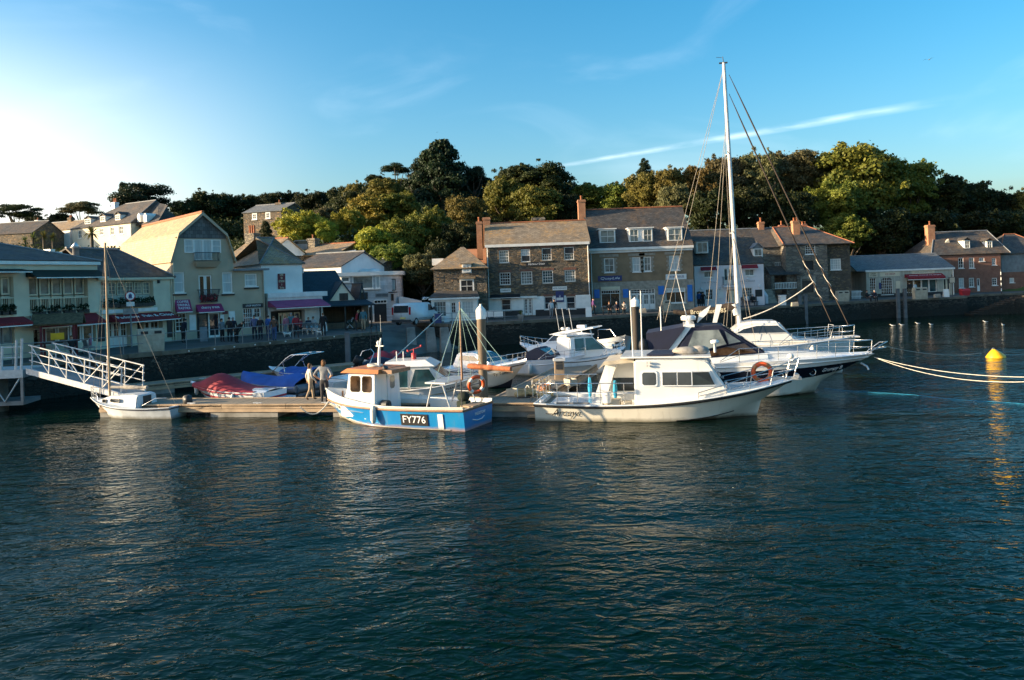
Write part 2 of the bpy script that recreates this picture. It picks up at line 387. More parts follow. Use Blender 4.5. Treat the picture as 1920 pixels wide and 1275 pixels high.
simple('tail_lamp', (0.40, 0.012, 0.02), 0.25, 0.1)
simple('number_plate', (0.65, 0.55, 0.20), 0.5, 0.1)
simple('weed_post', (0.10, 0.12, 0.135), 0.6, 0.3)
simple('skin', (0.52, 0.29, 0.19), 0.55, 0.1)
simple('flower_red', (0.30, 0.02, 0.03), 0.8, 0.3)
glassmat('glass'); glassmat('glass_pale', (0.16, 0.18, 0.17)); glassmat('glass_teal', (0.02, 0.06, 0.07)); glassmat('glass_warm', (0.06, 0.035, 0.02), var=.7)
slate('slate_dark', (0.045, 0.043, 0.042), (0.10, 0.096, 0.09), (0.26, 0.14, 0.05), 0.6)
slate('slate_blue', (0.014, 0.030, 0.044), (0.022, 0.044, 0.060), (0.05, 0.07, 0.07), 0.3)
slate('slate_gold', (0.34, 0.26, 0.155), (0.50, 0.38, 0.22), (0.52, 0.33, 0.12), 0.7)
slate('slate_lichen', (0.20, 0.155, 0.105), (0.36, 0.28, 0.19), (0.46, 0.25, 0.07), 0.95)
slate('slate_grey', (0.12, 0.13, 0.14), (0.19, 0.20, 0.205), (0.26, 0.22, 0.15), 0.5)
slate('slate_hung', (0.085, 0.085, 0.085), (0.16, 0.16, 0.155), (0.2, 0.19, 0.17), 0.4, 0.30, 0.28)
rubble('rubble_grey', (0.12, 0.088, 0.058), (0.24, 0.185, 0.13), (0.32, 0.20, 0.10), (0.085, 0.08, 0.07))
rubble('rubble_brown', (0.10, 0.078, 0.055), (0.17, 0.135, 0.10), (0.22, 0.16, 0.09), (0.07, 0.06, 0.05))
rubble('rubble_pale', (0.17, 0.145, 0.11), (0.28, 0.245, 0.19), (0.28, 0.23, 0.16), (0.12, 0.11, 0.1), 1.6, 3.6)
brickmat('brick_red', (0.20, 0.075, 0.045), (0.27, 0.10, 0.06), (0.2, 0.17, 0.14))
brickmat('brick_orange', (0.38, 0.15, 0.07), (0.48, 0.20, 0.09), (0.34, 0.28, 0.2))
planks('deck_planks', (0.34, 0.29, 0.22), (0.07, 0.06, 0.05), 0.15)
planks('board_white', (0.62, 0.64, 0.66), (0.3, 0.3, 0.3), 0.16)
planks('board_cream', (0.50, 0.49, 0.40), (0.25, 0.24, 0.2), 0.12, vert=True)
planks('board_brown', (0.13, 0.095, 0.06), (0.03, 0.025, 0.02), 0.16, vert=True)
foliage('leaf_bright', (0.17, 0.185, 0.022), (0.36, 0.32, 0.04))
foliage('leaf_mid', (0.075, 0.105, 0.016), (0.20, 0.205, 0.032))
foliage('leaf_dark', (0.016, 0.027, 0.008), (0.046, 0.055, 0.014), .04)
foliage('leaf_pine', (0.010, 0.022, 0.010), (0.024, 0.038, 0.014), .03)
foliage('leaf_rust', (0.085, 0.070, 0.018), (0.17, 0.125, 0.030))
foliage('leaf_olive', (0.075, 0.072, 0.030), (0.14, 0.125, 0.055))
foliage('leaf_palm', (0.12, 0.13, 0.035), (0.24, 0.22, 0.07))
def hull_wear(name, weed=(0.10, 0.085, 0.04), h=.16, amt=.75):
    n = MATS[name].node_tree; b = n.nodes['Principled BSDF']; src = b.inputs['Base Color'].links[0].from_socket
    t = nd(n, 'ShaderNodeTexCoord'); sp = nd(n, 'ShaderNodeSeparateXYZ'); n.links.new(t.outputs['Object'], sp.inputs[0])
    z = mth(n, 'ADD', sp.outputs[2], mth(n, 'MULTIPLY', noisetex(n, 3.0, 6), -.16))
    c = mixrgb(n, mth(n, 'MULTIPLY', rampn(n, z, h*.55, -.06), amt), src, weed)
    stk = rampn(n, noisetex(n, 2.2, 5, stretch=(2.2, 2.2, .12), rough=.7), .56, .72)
    c = mixrgb(n, mth(n, 'MULTIPLY', stk, .22), c, (.22, .17, .11)); n.links.new(c, b.inputs['Base Color'])
for k in ('gelcoat', 'gelcoat_cool', 'gelcoat_cream', 'gelcoat_old'): hull_wear(k)
hull_wear('hull_blue', (.45, .20, .05), .14, .6)
# quay wall: big rough stones, dark with weed below the tide line
def quaymat():
    m = rubble('quay_stone', (0.022, 0.018, 0.013), (0.06, 0.05, 0.037), (0.11, 0.09, 0.068), (0.014, 0.012, 0.009), 3.0, 7.5, 0.08)
    n = m.node_tree; b = n.nodes['Principled BSDF']
    src = b.inputs['Base Color'].links[0].from_socket
    t = nd(n, 'ShaderNodeTexCoord'); sp = nd(n, 'ShaderNodeSeparateXYZ'); n.links.new(t.outputs['Object'], sp.inputs[0])
    hz = mth(n, 'ADD', sp.outputs[2], mth(n, 'MULTIPLY', noisetex(n, 0.6, 6), 1.3))
    w = rampn(n, hz, 2.15, 1.35)
    n.links.new(mixrgb(n, mth(n, 'MULTIPLY', w, 0.88), src, (0.012, 0.013, 0.008)), b.inputs['Base Color'])
quaymat()

# ================================================================== THE SETTING
# ---- water
m, n, b = newmat('harbour_water')
b.inputs['Base Color'].default_value = (0.0006, 0.0085, 0.0055, 1); b.inputs['Roughness'].default_value = 0.05
b.inputs['IOR'].default_value = 1.33; b.inputs['Specular IOR Level'].default_value = 0.12; b.inputs['Specular Tint'].default_value = (0.52, 0.95, 0.78, 1)
t = nd(n, 'ShaderNodeTexCoord')
def wtex(scale, rot, st, detail, dist=0.0):
    mp_ = nd(n, 'ShaderNodeMapping'); mp_.inputs['Rotation'].default_value = (0, 0, R(rot)); mp_.inputs['Scale'].default_value = st
    n.links.new(t.outputs['Object'], mp_.inputs[0])
    x = nd(n, 'ShaderNodeTexNoise'); x.inputs['Scale'].default_value = scale; x.inputs['Detail'].default_value = detail
    x.inputs['Roughness'].default_value = 0.5; x.inputs['Distortion'].default_value = dist
    n.links.new(mp_.outputs[0], x.inputs['Vector']); return x.outputs['Fac']
def ridge(f): return mth(n, 'SUBTRACT', 1.0, mth(n, 'ABSOLUTE', mth(n, 'SUBTRACT', mth(n, 'MULTIPLY', f, 2.0), 1.0)))
h = mth(n, 'ADD', mth(n, 'MULTIPLY', wtex(1.75, -34, (0.5, 1.0, 1), 2.0, 0.7), 0.055), mth(n, 'MULTIPLY', ridge(wtex(1.5, -38, (0.5, 1.0, 1), 1.5, 0.8)), 0.05))
h = mth(n, 'ADD', h, mth(n, 'MULTIPLY', ridge(wtex(4.2, 24, (0.6, 1.0, 1), 2.0, 0.6)), 0.026))
h = mth(n, 'ADD', h, mth(n, 'MULTIPLY', wtex(0.42, -40, (0.5, 1.0, 1), 1.0), 0.09))
patch = rampn(n, wtex(0.075, 10, (1, 1.8, 1), 3.0, 0.6), 0.38, 0.66)
h = mth(n, 'MULTIPLY', h, mth(n, 'ADD', 0.45, mth(n, 'MULTIPLY', patch, 0.80)))
sy_ = nd(n, 'ShaderNodeSeparateXYZ'); n.links.new(t.outputs['Object'], sy_.inputs[0])
h = mth(n, 'MULTIPLY', h, mth(n, 'ADD', 0.38, mth(n, 'MULTIPLY', rampn(n, sy_.outputs[1], 66, 24), 0.80)))      # calmer water in the lee of the far quay
bp = nd(n, 'ShaderNodeBump'); bp.inputs['Strength'].default_value = 1.0; bp.inputs['Distance'].default_value = 1.0
n.links.new(h, bp.inputs['Height']); n.links.new(bp.outputs[0], b.inputs['Normal'])
struct(MB().poly([(-500,-60,0),(500,-60,0),(500,420,0),(-500,420,0)]).build('water', 'harbour_water'))

# ---- quay: edge line, wall, coping, road surface
EDGE = [(-60.0, 5.0), (-28.0, 39.7), (-21.5, 46.7), (-12.7, 56.5)]
EDGE_R = [(-5.6, 66.2), (0.0, 67.3), (7.6, 70.0), (17.3, 74.3), (22.3, 76.2), (39.0, 84.0), (47.4, 85.5), (51.0, 86.3)]
EDGE_RR = [(52.4, 89.6), (90.0, 97.0), (170.0, 112.0)]
SLIP_IN = [(-10.2, 59.4), (-15.5, 66.0), (-9.5, 70.5), (-5.6, 66.2)]     # the recess of the slipway
LINE = EDGE + SLIP_IN[:1] + SLIP_IN[1:3] + EDGE_R + EDGE_RR
def edge_pt(d):                                # point d metres along the straight left edge from (-28, 39.7)
    a = Vector((-28.0, 39.7)); b_ = Vector((-12.7, 56.5)); k = (b_ - a).normalized(); return a + k * d
LD = (Vector((-12.7, 56.5)) - Vector((-28.0, 39.7))).normalized(); LN = Vector((-LD.y, LD.x))   # along / away from the water, left quay
def wall_strip(pts, z0, z1, mat, name, batter=0.25, sub=1.0):
    mb = MB(); P = []
    for (x0, y0), (x1, y1) in zip(pts, pts[1:]):
        L_ = math.hypot(x1-x0, y1-y0); k = max(1, int(L_/sub))
        P += [(x0+(x1-x0)*i/k, y0+(y1-y0)*i/k) for i in range(k)]
    P.append(pts[-1]); K = len(P); rows = 6; vs = []
    for i, (x, y) in enumerate(P):
        a = P[max(0, i-1)]; c = P[min(K-1, i+1)]; d = Vector((c[0]-a[0], c[1]-a[1])).normalized(); nn = Vector((d.y, -d.x))
        for j in range(rows+1):
            f = j/rows; z = z0+(z1-z0)*f; w_ = batter*(1-f) + (0.10*(mnoise.noise(Vector((x*1.3, y*1.3, z*2.1)))) if 0 < j < rows else 0)
            vs.append((x+nn.x*w_, y+nn.y*w_, z))
    mb.add(vs, [(i*(rows+1)+j, (i+1)*(rows+1)+j, (i+1)*(rows+1)+j+1, i*(rows+1)+j+1) for i in range(K-1) for j in range(rows)], 0, False)
    return mb.build(name, mat)
w1 = struct(wall_strip(LINE, -1.5, QZ-0.22, 'quay_stone', 'quay_wall'))
cp = MB()
for (x0, y0), (x1, y1) in zip(LINE, LINE[1:]):
    d = Vector((x1-x0, y1-y0)); L_ = d.length; d.normalize(); nn = Vector((d.y, -d.x)); k = max(1, int(L_/1.6))
    for i in range(k):                         # coping stones with open joints
        a0 = Vector((x0, y0)) + d*(L_*i/k + .012); a1 = Vector((x0, y0)) + d*(L_*(i+1)/k - .012)
        jz = rnd.uniform(-.012, .012); o = .06 + rnd.uniform(-.02, .02)
        q = [a0+nn*o, a1+nn*o, a1-nn*.55, a0-nn*.55]
        cp.hexa([(p.x, p.y, QZ-.24) for p in q], [(p.x, p.y, QZ+.012+jz) for p in q])
struct(cp.build('quay_coping', 'kerb_stone'))
# quay road surface (behind the edge, under the houses)
rd = MB()
back = [(Vector((x, y)) + Vector((-26, 46))) for x, y in EDGE]
pts = [(x, y, QZ) for x, y in LINE]
rd.poly(pts + [(170, 160, QZ), (60, 150, QZ), (-60, 150, QZ), (-130, 90, QZ), (-110, 20, QZ)])
struct(rd.build('quay_road', 'tarmac'))
# slipway with concrete ramp between the two quays
sl = MB(); A = [(-10.2, 59.4), (-15.5, 66.0), (-9.5, 70.5), (-5.6, 66.6)]
sl.poly([(A[0][0]+2.5, A[0][1]-2.8, -0.6), (A[3][0]+2.5, A[3][1]-2.8, -0.6), (A[2][0], A[2][1], QZ-.02), (A[1][0], A[1][1], QZ-.02)])
struct(sl.build('slipway', 'wet_concrete'))
# sloping concrete ribs against the slip wall
for px in (764, 800, 826):
    p = gnd(px, 612, QZ); mb = MB()
    mb.hexa([(-.45, -.9, -2.6), (.45, -.9, -2.6), (.45, .3, -2.6), (-.45, .3, -2.6)], [(-.32, -.1, 0), (.32, -.1, 0), (.32, .3, 0), (-.32, .3, 0)])
    o = mb.build('buttress', 'concrete'); o.location = (p.x + .4, p.y - 1.0, QZ - .05); o.rotation_euler = (0, 0, R(15))
    tag(o, {764: 'broad grey concrete buttress of the slip below the white van', 800: 'narrow leaning concrete buttress right of the slip mouth', 826: 'concrete buttress of the slip nearest the small stone shop'}[px], 'buttress')
# stone steps down the quay at the far right
st = MB(); a = gnd(1905, 552, QZ); b2 = gnd(1862, 592, 0.0); dv = Vector((b2.x-a.x, 0)); 
for i in range(11):
    f = i/11; x1 = a.x + (-6.2)*f; st.box(x1-.6, x1, a.y-2.4, a.y-.6, -1.0, QZ-.18*i-.05)
struct(st.build('quay_steps', 'quay_stone'))

# ---- hillside behind the houses
def quay_dist(x, y):                           # metres behind the quay line
    best = 1e9
    for (x0, y0), (x1, y1) in zip(EDGE + EDGE_R, (EDGE + EDGE_R)[1:]):
        d = Vector((x1-x0, y1-y0)); L_ = d.length; d.normalize(); w_ = Vector((x-x0, y-y0)); tt = max(0, min(L_, w_.dot(d)))
        c = Vector((x0, y0)) + d*tt; best = min(best, math.hypot(x-c.x, y-c.y))
    return best
def lerp_tab(x, tab):
    if x <= tab[0][0]: return tab[0][1]
    for (a, va), (b_, vb) in zip(tab, tab[1:]):
        if x <= b_: return va + (vb-va)*(x-a)/(b_-a)
    return tab[-1][1]
def hill(x, y):
    d = quay_dist(x, y); sl_ = lerp_tab(x, [(-70, .20), (-45, .26), (-26, .42), (0, .42), (30, .36), (60, .34)])
    st_ = lerp_tab(x, [(-60, 24), (-20, 19), (5, 17), (40, 17)])
    hm = lerp_tab(x, [(-80, 14), (-40, 15.5), (0, 16), (40, 14.5), (100, 12)])
    h_ = max(0, d-st_)*sl_; h_ = hm*(1-math.exp(-h_/hm)) if h_ > 0 else 0
    return QZ - .15 + h_*1.15 + (mnoise.noise(Vector((x*.06, y*.06, 3)))*1.2 + mnoise.noise(Vector((x*.2, y*.2, 9)))*.35)*min(1, h_/3)
gx = [-150 + 3.2*i for i in range(105)]; gy = [48 + 3.2*j for j in range(62)]
vs = [(x, y, hill(x, y)) for y in gy for x in gx]; NX = len(gx)
hb = MB(); fs = []
for j in range(len(gy)-1):
    for i in range(NX-1):
        if quay_dist(gx[i]+1.6, gy[j]+1.6) > 9 and gy[j] > lerp_tab(gx[i], [(-150, 20), (-21, 50), (0, 70), (50, 88), (190, 120)]): fs.append((j*NX+i, j*NX+i+1, (j+1)*NX+i+1, (j+1)*NX+i))
hb.add(vs, fs, 0, True); struct(hb.build('hillside', 'grass'))

# ================================================================== BUILDINGS
class Bld:
    """a building on a facade line A-B (left to right seen from the harbour); local x along the front, y into the house, z up"""
    def __init__(s, name, label, A, B, z0=QZ, cat='building'):
        s.A = Vector((A[0], A[1])); s.B = Vector((B[0], B[1])); s.z0 = z0
        d = s.B - s.A; s.w = d.length; s.ax = d.normalized(); s.ay = Vector((-s.ax.y, s.ax.x))
        s.root = thing(name, label, cat, (A[0], A[1], z0), math.atan2(s.ax.y, s.ax.x))
    def uv(s, px, py, d=0.0):                   # pixel -> (x along front, z above base) on the plane d metres behind the front
        u, v = ray(px, py); o = s.A + s.ay*d
        Y = (o.dot(s.ay)) / (Vector((u, 1)).dot(s.ay)); P = Vector((u*Y, Y))
        return (P - o).dot(s.ax), EYE + v*Y - s.z0
    def part(s, mb, name, mats): return mb.build(name, mats, s.root)
    def rect(s, px0, py0, px1, py1, d=0.0):
        xa, za = s.uv(px0, (py0+py1)/2, d); xb, zb = s.uv(px1, (py0+py1)/2, d)
        _, zt = s.uv((px0+px1)/2, py0, d); _, zb2 = s.uv((px0+px1)/2, py1, d)
        return xa, xb, zb2, zt                  # x0, x1, z0, z1
    def walls(s, x0, x1, dep, z0, z1, mat, holes=(), y0=0.0, rev=.14, name='wall', back=True):
        """front wall with real openings (reveals 14 cm deep), side and back walls"""
        H = [h_ for h_ in holes if h_[1] > x0 and h_[0] < x1]
        xs = sorted({x0, x1} | {min(max(v_, x0), x1) for h_ in H for v_ in h_[:2]}); zs = sorted({z0, z1} | {min(max(v_, z0), z1) for h_ in H for v_ in h_[2:4]})
        mb = MB()
        for i in range(len(xs)-1):
            for j in range(len(zs)-1):
                cx_, cz_ = (xs[i]+xs[i+1])/2, (zs[j]+zs[j+1])/2
                if any(h_[0] < cx_ < h_[1] and h_[2] < cz_ < h_[3] for h_ in H): continue
                mb.poly([(xs[i], y0, zs[j]), (xs[i+1], y0, zs[j]), (xs[i+1], y0, zs[j+1]), (xs[i], y0, zs[j+1])])
        for a, b_, c, d in [h_[:4] for h_ in H]:
            y1 = y0+rev; mb.poly([(a,y0,c),(a,y1,c),(a,y1,d),(a,y0,d)]); mb.poly([(b_,y1,c),(b_,y0,c),(b_,y0,d),(b_,y1,d)])
            mb.poly([(a,y0,d),(a,y1,d),(b_,y1,d),(b_,y0,d)]); mb.poly([(a,y1,c),(a,y0,c),(b_,y0,c),(b_,y1,c)])
            mb.poly([(a,y1+.35,c),(b_,y1+.35,c),(b_,y1+.35,d),(a,y1+.35,d)])
        mb.poly([(x0,y0+dep,z0),(x0,y0,z0),(x0,y0,z1),(x0,y0+dep,z1)]); mb.poly([(x1,y0,z0),(x1,y0+dep,z0),(x1,y0+dep,z1),(x1,y0,z1)])
        mb.poly([(x1,y0+dep,z0),(x0,y0+dep,z0),(x0,y0+dep,z1),(x1,y0+dep,z1)])
        return s.part(mb, name, mat)
    def window(s, r, nx=2, nz=2, y=0.0, rev=.14, frame='white_paint', glass='glass', fw=.07, bar=.028, sill=True, mid=True, name='window', sill_mat=None):
        """sash window: frame, meeting rail and glazing bars as one part, the pane its own sub-part"""
        if glass == 'glass' and rnd.random() < .38: glass = rnd.choice(('glass_pale', 'curtain', 'glass_teal'))
        x0, x1, z0, z1 = r[:4]; yf = y+rev-.075; mb = MB()
        mb.box(x0, x0+fw, yf, yf+.07, z0, z1); mb.box(x1-fw, x1, yf, yf+.07, z0, z1)
        mb.box(x0+fw, x1-fw, yf, yf+.07, z1-fw, z1); mb.box(x0+fw, x1-fw, yf, yf+.07, z0, z0+fw)
        X0, X1, Z0, Z1 = x0+fw, x1-fw, z0+fw, z1-fw
        for i in range(1, nx): xx = X0+(X1-X0)*i/nx; mb.box(xx-bar/2, xx+bar/2, yf+.012, yf+.05, Z0, Z1)
        for j in range(1, nz):
            zz = Z0+(Z1-Z0)*j/nz; bb = bar*1.6 if (mid and nz % 2 == 0 and j == nz//2) else bar
            mb.box(X0, X1, yf+.010, yf+.052, zz-bb/2, zz+bb/2)
        w_ = s.part(mb, name, frame)
        MB().box(X0-.01, X1+.01, yf+.054, yf+.066, Z0-.01, Z1+.01).build('pane', glass, w_)
        if sill: MB().box(x0-.07, x1+.07, y-.09, y+rev-.08, z0-.075, z0-.003).build('sill', sill_mat or frame, w_)
        return w_
    def door(s, r, mat='white_paint', glass=None, y=0.0, rev=.14, leaves=1, nx=1, nz=1, g0=.45):
        x0, x1, z0, z1 = r[:4]; yf = y+rev-.07; wl = (x1-x0)/leaves
        for i in range(leaves):
            a, b_ = x0+wl*i+.015, x0+wl*(i+1)-.015; mb = MB()
            if glass:
                zg = z0+(z1-z0)*g0; fr = .09
                mb.box(a, b_, yf, yf+.06, z0, zg); mb.box(a, a+fr, yf, yf+.06, zg, z1); mb.box(b_-fr, b_, yf, yf+.06, zg, z1); mb.box(a+fr, b_-fr, yf, yf+.06, z1-fr, z1)
                for q in range(1, nx): xx = a+fr+(b_-a-2*fr)*q/nx; mb.box(xx-.013, xx+.013, yf+.01, yf+.05, zg, z1-fr)
                for q in range(1, nz): zz = zg+(z1-fr-zg)*q/nz; mb.box(a+fr, b_-fr, yf+.012, yf+.048, zz-.013, zz+.013)
            else:
                mb.box(a, b_, yf, yf+.06, z0, z1)
                for (p0, p1) in ((.08, .42), (.5, .92)): mb.box(a+.1, b_-.1, yf-.012, yf, z0+(z1-z0)*p0, z0+(z1-z0)*p1)
            d_ = s.part(mb, 'door', mat)
            if glass: MB().box(a+.08, b_-.08, yf+.025, yf+.035, zg-.01, z1-.08).build('pane', glass, d_)
            MB().ball((b_-.12 if i == 0 else a+.12, yf-.03, z0+(z1-z0)*.47), .03, n=6, m=4).build('handle', 'dark_metal', d_)
    def gable_x(s, x0, x1, y0, dep, ze, zr, mat, ov=.18, th=.10, name='roof', wall=None, ridge_mat='terracotta', yr=None):
        """ridge parallel to the front"""
        yr = y0+dep/2 if yr is None else yr; sl_ = (zr-ze)/(yr-y0); sb = (zr-ze)/(y0+dep-yr); mb = MB()
        mb.slab([(x0-ov, y0-ov, ze-ov*sl_+th), (x1+ov, y0-ov, ze-ov*sl_+th), (x1+ov, yr, zr+th), (x0-ov, yr, zr+th)], th)
        mb.slab([(x1+ov, y0+dep+ov, ze-ov*sb+th), (x0-ov, y0+dep+ov, ze-ov*sb+th), (x0-ov, yr+.004, zr+th), (x1+ov, yr+.004, zr+th)], th)
        r_ = s.part(mb, name, mat)
        MB().tube([(x0-ov, yr, zr+th+.01), (x1+ov, yr, zr+th+.01)], .10, 6).build('ridge_tiles', ridge_mat, r_)
        if wall:
            for xx in (x0, x1): s.part(MB().poly([(xx, y0, ze), (xx, y0+dep, ze), (xx, yr, zr)]), 'gable_wall', wall)
        return r_
    def gable_y(s, x0, x1, y0, dep, ze, zr, mat, ov=.18, th=.10, name='roof', wall=None, front=None, xr=None):
        """ridge running back from the front"""
        xr = (x0+x1)/2 if xr is None else xr; mb = MB(); sa = (zr-ze)/(xr-x0); sb = (zr-ze)/(x1-xr)
        mb.slab([(x0-ov, y0-ov, ze-ov*sa+th), (xr, y0-ov, zr+th), (xr, y0+dep, zr+th), (x0-ov, y0+dep, ze-ov*sa+th)], th)
        mb.slab([(x1+ov, y0+dep, ze-ov*sb+th), (xr+.004, y0+dep, zr+th), (xr+.004, y0-ov, zr+th), (x1+ov, y0-ov, ze-ov*sb+th)], th)
        r_ = s.part(mb, name, mat)
        if wall: s.part(MB().poly([(x0, y0, ze), (x1, y0, ze), (xr, y0, zr)]), 'gable_wall', wall)
        return r_
    def hip(s, x0, x1, y0, dep, ze, zr, mat, run_l, run_r, ov=.2, th=.10, name='roof', yr=None, ridge='terracotta'):
        yr = y0+dep/2 if yr is None else yr; X0, X1, Y0, Y1 = x0-ov, x1+ov, y0-ov, y0+dep+ov; a, c = (x0+run_l, yr, zr+th), (x1-run_r, yr, zr+th); e = ze+th-.08
        mb = MB(); mb.slab([(X0,Y0,e),(X1,Y0,e),c,a], th)
        if run_l > .05: mb.slab([(X0,Y1,e),(X0,Y0,e),a], th)
        if run_r > .05: mb.slab([(X1,Y0,e),(X1,Y1,e),c], th)
        mb.slab([(X1,Y1,e),(X0,Y1,e),a,c], th); r_ = s.part(mb, name, mat)
        g = MB(); g.tube([a, c], .09, 5)
        if run_l > .05: g.tube([(X0,Y0,e), a], .07, 5)
        if run_r > .05: g.tube([(X1,Y0,e), c], .07, 5)
        g.build('ridge_tiles', ridge, r_); return r_
    def chimney(s, x, y, z0, z1, w_=.7, d_=.6, mat='brick_red', pots=2, pot_h=.45):
        mb = MB(); mb.box(x-w_/2, x+w_/2, y-d_/2, y+d_/2, z0, z1-.25); mb.box(x-w_/2-.06, x+w_/2+.06, y-d_/2-.06, y+d_/2+.06, z1-.25, z1-.1); mb.box(x-w_/2-.02, x+w_/2+.02, y-d_/2-.02, y+d_/2+.02, z1-.1, z1)
        c = s.part(mb, 'chimney', mat)
        for i in range(pots):
            xx = x + (i-(pots-1)/2)*.32
            MB().lathe([(.11,0),(.10,pot_h*.8),(.13,pot_h*.85),(.12,pot_h)], 8, (xx, y, z1)).build('chimney_pot', 'terracotta', c)
        return c
    def dormer(s, x0, x1, z0, z1, yf, dep, wall='white_paint', nx=2, nz=2, split=0, roof='lead', glass='glass_pale', rise=.0):
        """flat-topped dormer: cheeks and roof, one or two windows"""
        mb = MB(); mb.box(x0, x1, yf+.02, yf+dep, z0, z1); d_ = s.part(mb, 'dormer', wall)
        if rise:
            mid_ = (x0+x1)/2; rb = MB(); rb.slab([(x0-.12,yf-.15,z1),(mid_,yf-.15,z1+rise),(mid_,yf+dep+.4,z1+rise),(x0-.12,yf+dep+.4,z1)], .06); rb.slab([(x1+.12,yf+dep+.4,z1),(mid_+.003,yf+dep+.4,z1+rise),(mid_+.003,yf-.15,z1+rise),(x1+.12,yf-.15,z1)], .06)
            rb.poly([(x0,yf+.01,z1-.05),(x1,yf+.01,z1-.05),(mid_,yf+.01,z1+rise-.06)]); rb.build('dormer_roof', roof, d_)
        else: MB().box(x0-.12, x1+.12, yf-.16, yf+dep, z1+.002, z1+.10).build('dormer_roof', roof, d_)
        spans = [(x0+.08, x1-.08)] if not split else [(x0+.08, x0+(x1-x0)*.40), (x1-(x1-x0)*.40, x1-.08)]
        for a, b_ in spans: s.window((a, b_, z0+.1, z1-.07), nx, nz, y=yf-.13, glass=glass, sill=False)
        return d_
    def board(s, r, mat, txt=None, tmat='white_letters', y=0.0, th=.05, tsize=None, name='sign', fill=.82, **k):
        x0, x1, z0, z1 = r[:4]; o = s.part(MB().box(x0, x1, y-th, y-.004, z0, z1), name, mat)
        if txt: lettering(txt, tsize or (z1-z0)*.62, tmat, o, ((x0+x1)/2, y-th-.004, (z0+z1)/2), width=(x1-x0)*fill, **k)
        return o
    def awning(s, r, out_, mat, txt=None, tmat='white_letters', val=.22, y=0.0, tsize=.4, fill=.85, edge='white_paint', **k):
        x0, x1, z0, z1 = r[:4]; mb = MB()
        mb.slab([(x0, y-out_, z0+val), (x1, y-out_, z0+val), (x1, y-.01, z1), (x0, y-.01, z1)], .03)
        mb.poly([(x0, y-out_, z0+val), (x0, y-.01, z1), (x0, y-.01, z0+val)]); mb.poly([(x1, y-out_, z0+val), (x1, y-.01, z1), (x1, y-.01, z0+val)])
        nn = max(4, int((x1-x0)/.35))
        for i in range(nn):
            a, b_ = x0+(x1-x0)*i/nn, x0+(x1-x0)*(i+1)/nn; mb.box(a+.006, b_-.006, y-out_-.012, y-out_, z0+rnd.uniform(0, .02), z0+val)
        o = s.part(mb, 'awning', mat)
        MB().box(x0, x1, y-out_-.03, y-out_-.014, z0+.0, z0+.06).build('awning_edge', edge, o)
        if txt:
            sl_ = math.atan2(z1-z0-val, out_); lettering(txt, tsize, tmat, o, ((x0+x1)/2, y-out_/2-.03, (z0+val+z1)/2+.03), rot=(sl_, 0, 0), width=(x1-x0)*fill, **k)
        return o
    def gutter(s, x0, x1, z, y=-.12, mat='white_paint', h_=.16): return s.part(MB().box(x0, x1, y-.06, y+.10, z-h_, z), 'gutter', mat)
    def pipe(s, x, z0, z1, y=-.07, mat='white_paint', r=.045): return s.part(MB().tube([(x, y, z0), (x, y, z1)], r, 6), 'downpipe', mat)
    def planter(s, x0, x1, z0, z1, y=-.3, mat='leaf_dark', box='dark_timber', n=160):
        b_ = s.part(MB().box(x0, x1, y-.12, y+.12, z0, z0+(z1-z0)*.4), 'flower_box', box)
        mb = leafball(n, [((x0+(x1-x0)*(i+.5)/5), y, z0+(z1-z0)*.6, (x1-x0)/8, .2, (z1-z0)*.45) for i in range(5)], .07); mb.build('flowers', mat, b_)
def leafball(nleaf, blobs, size, seed=1):
    rr = random.Random(seed); mb = MB()
    for i in range(nleaf):
        bx, by, bz, rx, ry, rz_ = blobs[i % len(blobs)]
        d = Vector((rr.gauss(0,1), rr.gauss(0,1), rr.gauss(0,1))).normalized(); k = rr.uniform(.6, 1.05)
        c = Vector((bx+d.x*rx*k, by+d.y*ry*k, bz+d.z*rz_*k)); a = Vector((rr.gauss(0,1), rr.gauss(0,1), rr.gauss(0,1))).normalized(); b_ = d.cross(a).normalized() if d.cross(a).length > .01 else Vector((1,0,0)); a = b_.cross(d + a*.5).normalized(); sz = size*rr.uniform(.7, 1.4)
        mb.poly([c-a*sz, c+b_*sz*.6, c+a*sz, c-b_*sz*.6])
    return mb
FO = 8.5
def left_front(d, off=FO): p = edge_pt(d) + LN*off; return (p.x, p.y)
def on_front(px, off=FO):                     # where a pixel column (at eye level) meets the left facade line
    u, _ = ray(px, 560); o = edge_pt(0) + LN*off; Y = o.dot(LN)/(Vector((u, 1)).dot(LN)); return (u*Y, Y)

def line_at(P, D, px, py=560):                 # where pixel column px meets the line through P along D
    u, _ = ray(px, py); t_ = (u*P[1] - P[0])/(D[0] - u*D[1]); return (P[0]+D[0]*t_, P[1]+D[1]*t_)
GP, GD = (-22.7, 58.0), Vector((.74, .67)).normalized()
gL = line_at(GP, GD, 325, 600); gR = line_at(GP, GD, 497, 600)
FD = Vector((.36, .933)).normalized()
fL = line_at(gL, FD, 186, 600); cL = line_at(gL, FD, -34, 600)

# unseen house continuing the row leftwards, added to shade the moored boats
nL = (cL[0]-FD.x*7.6, cL[1]-FD.y*7.6)
b0 = Bld('unseen_shading_house', 'unseen cream house next left of the balcony cafe, added to shade the boats', nL, (cL[0]-FD.x*.1, cL[1]-FD.y*.1))
b0.walls(0, b0.w, 9, 0, 5.6, 'cream_render', [(1+i*2.2, 2.2+i*2.2, z, z+1.4) for i in range(3) for z in (.9, 3.5)])
for i in range(3):
    for z in (.9, 3.5): b0.window((1+i*2.2, 2.2+i*2.2, z, z+1.4), 2, 2)
b0.gable_x(0, b0.w, 0, 9, 5.6, 8.4, 'slate_dark', wall='cream_render')

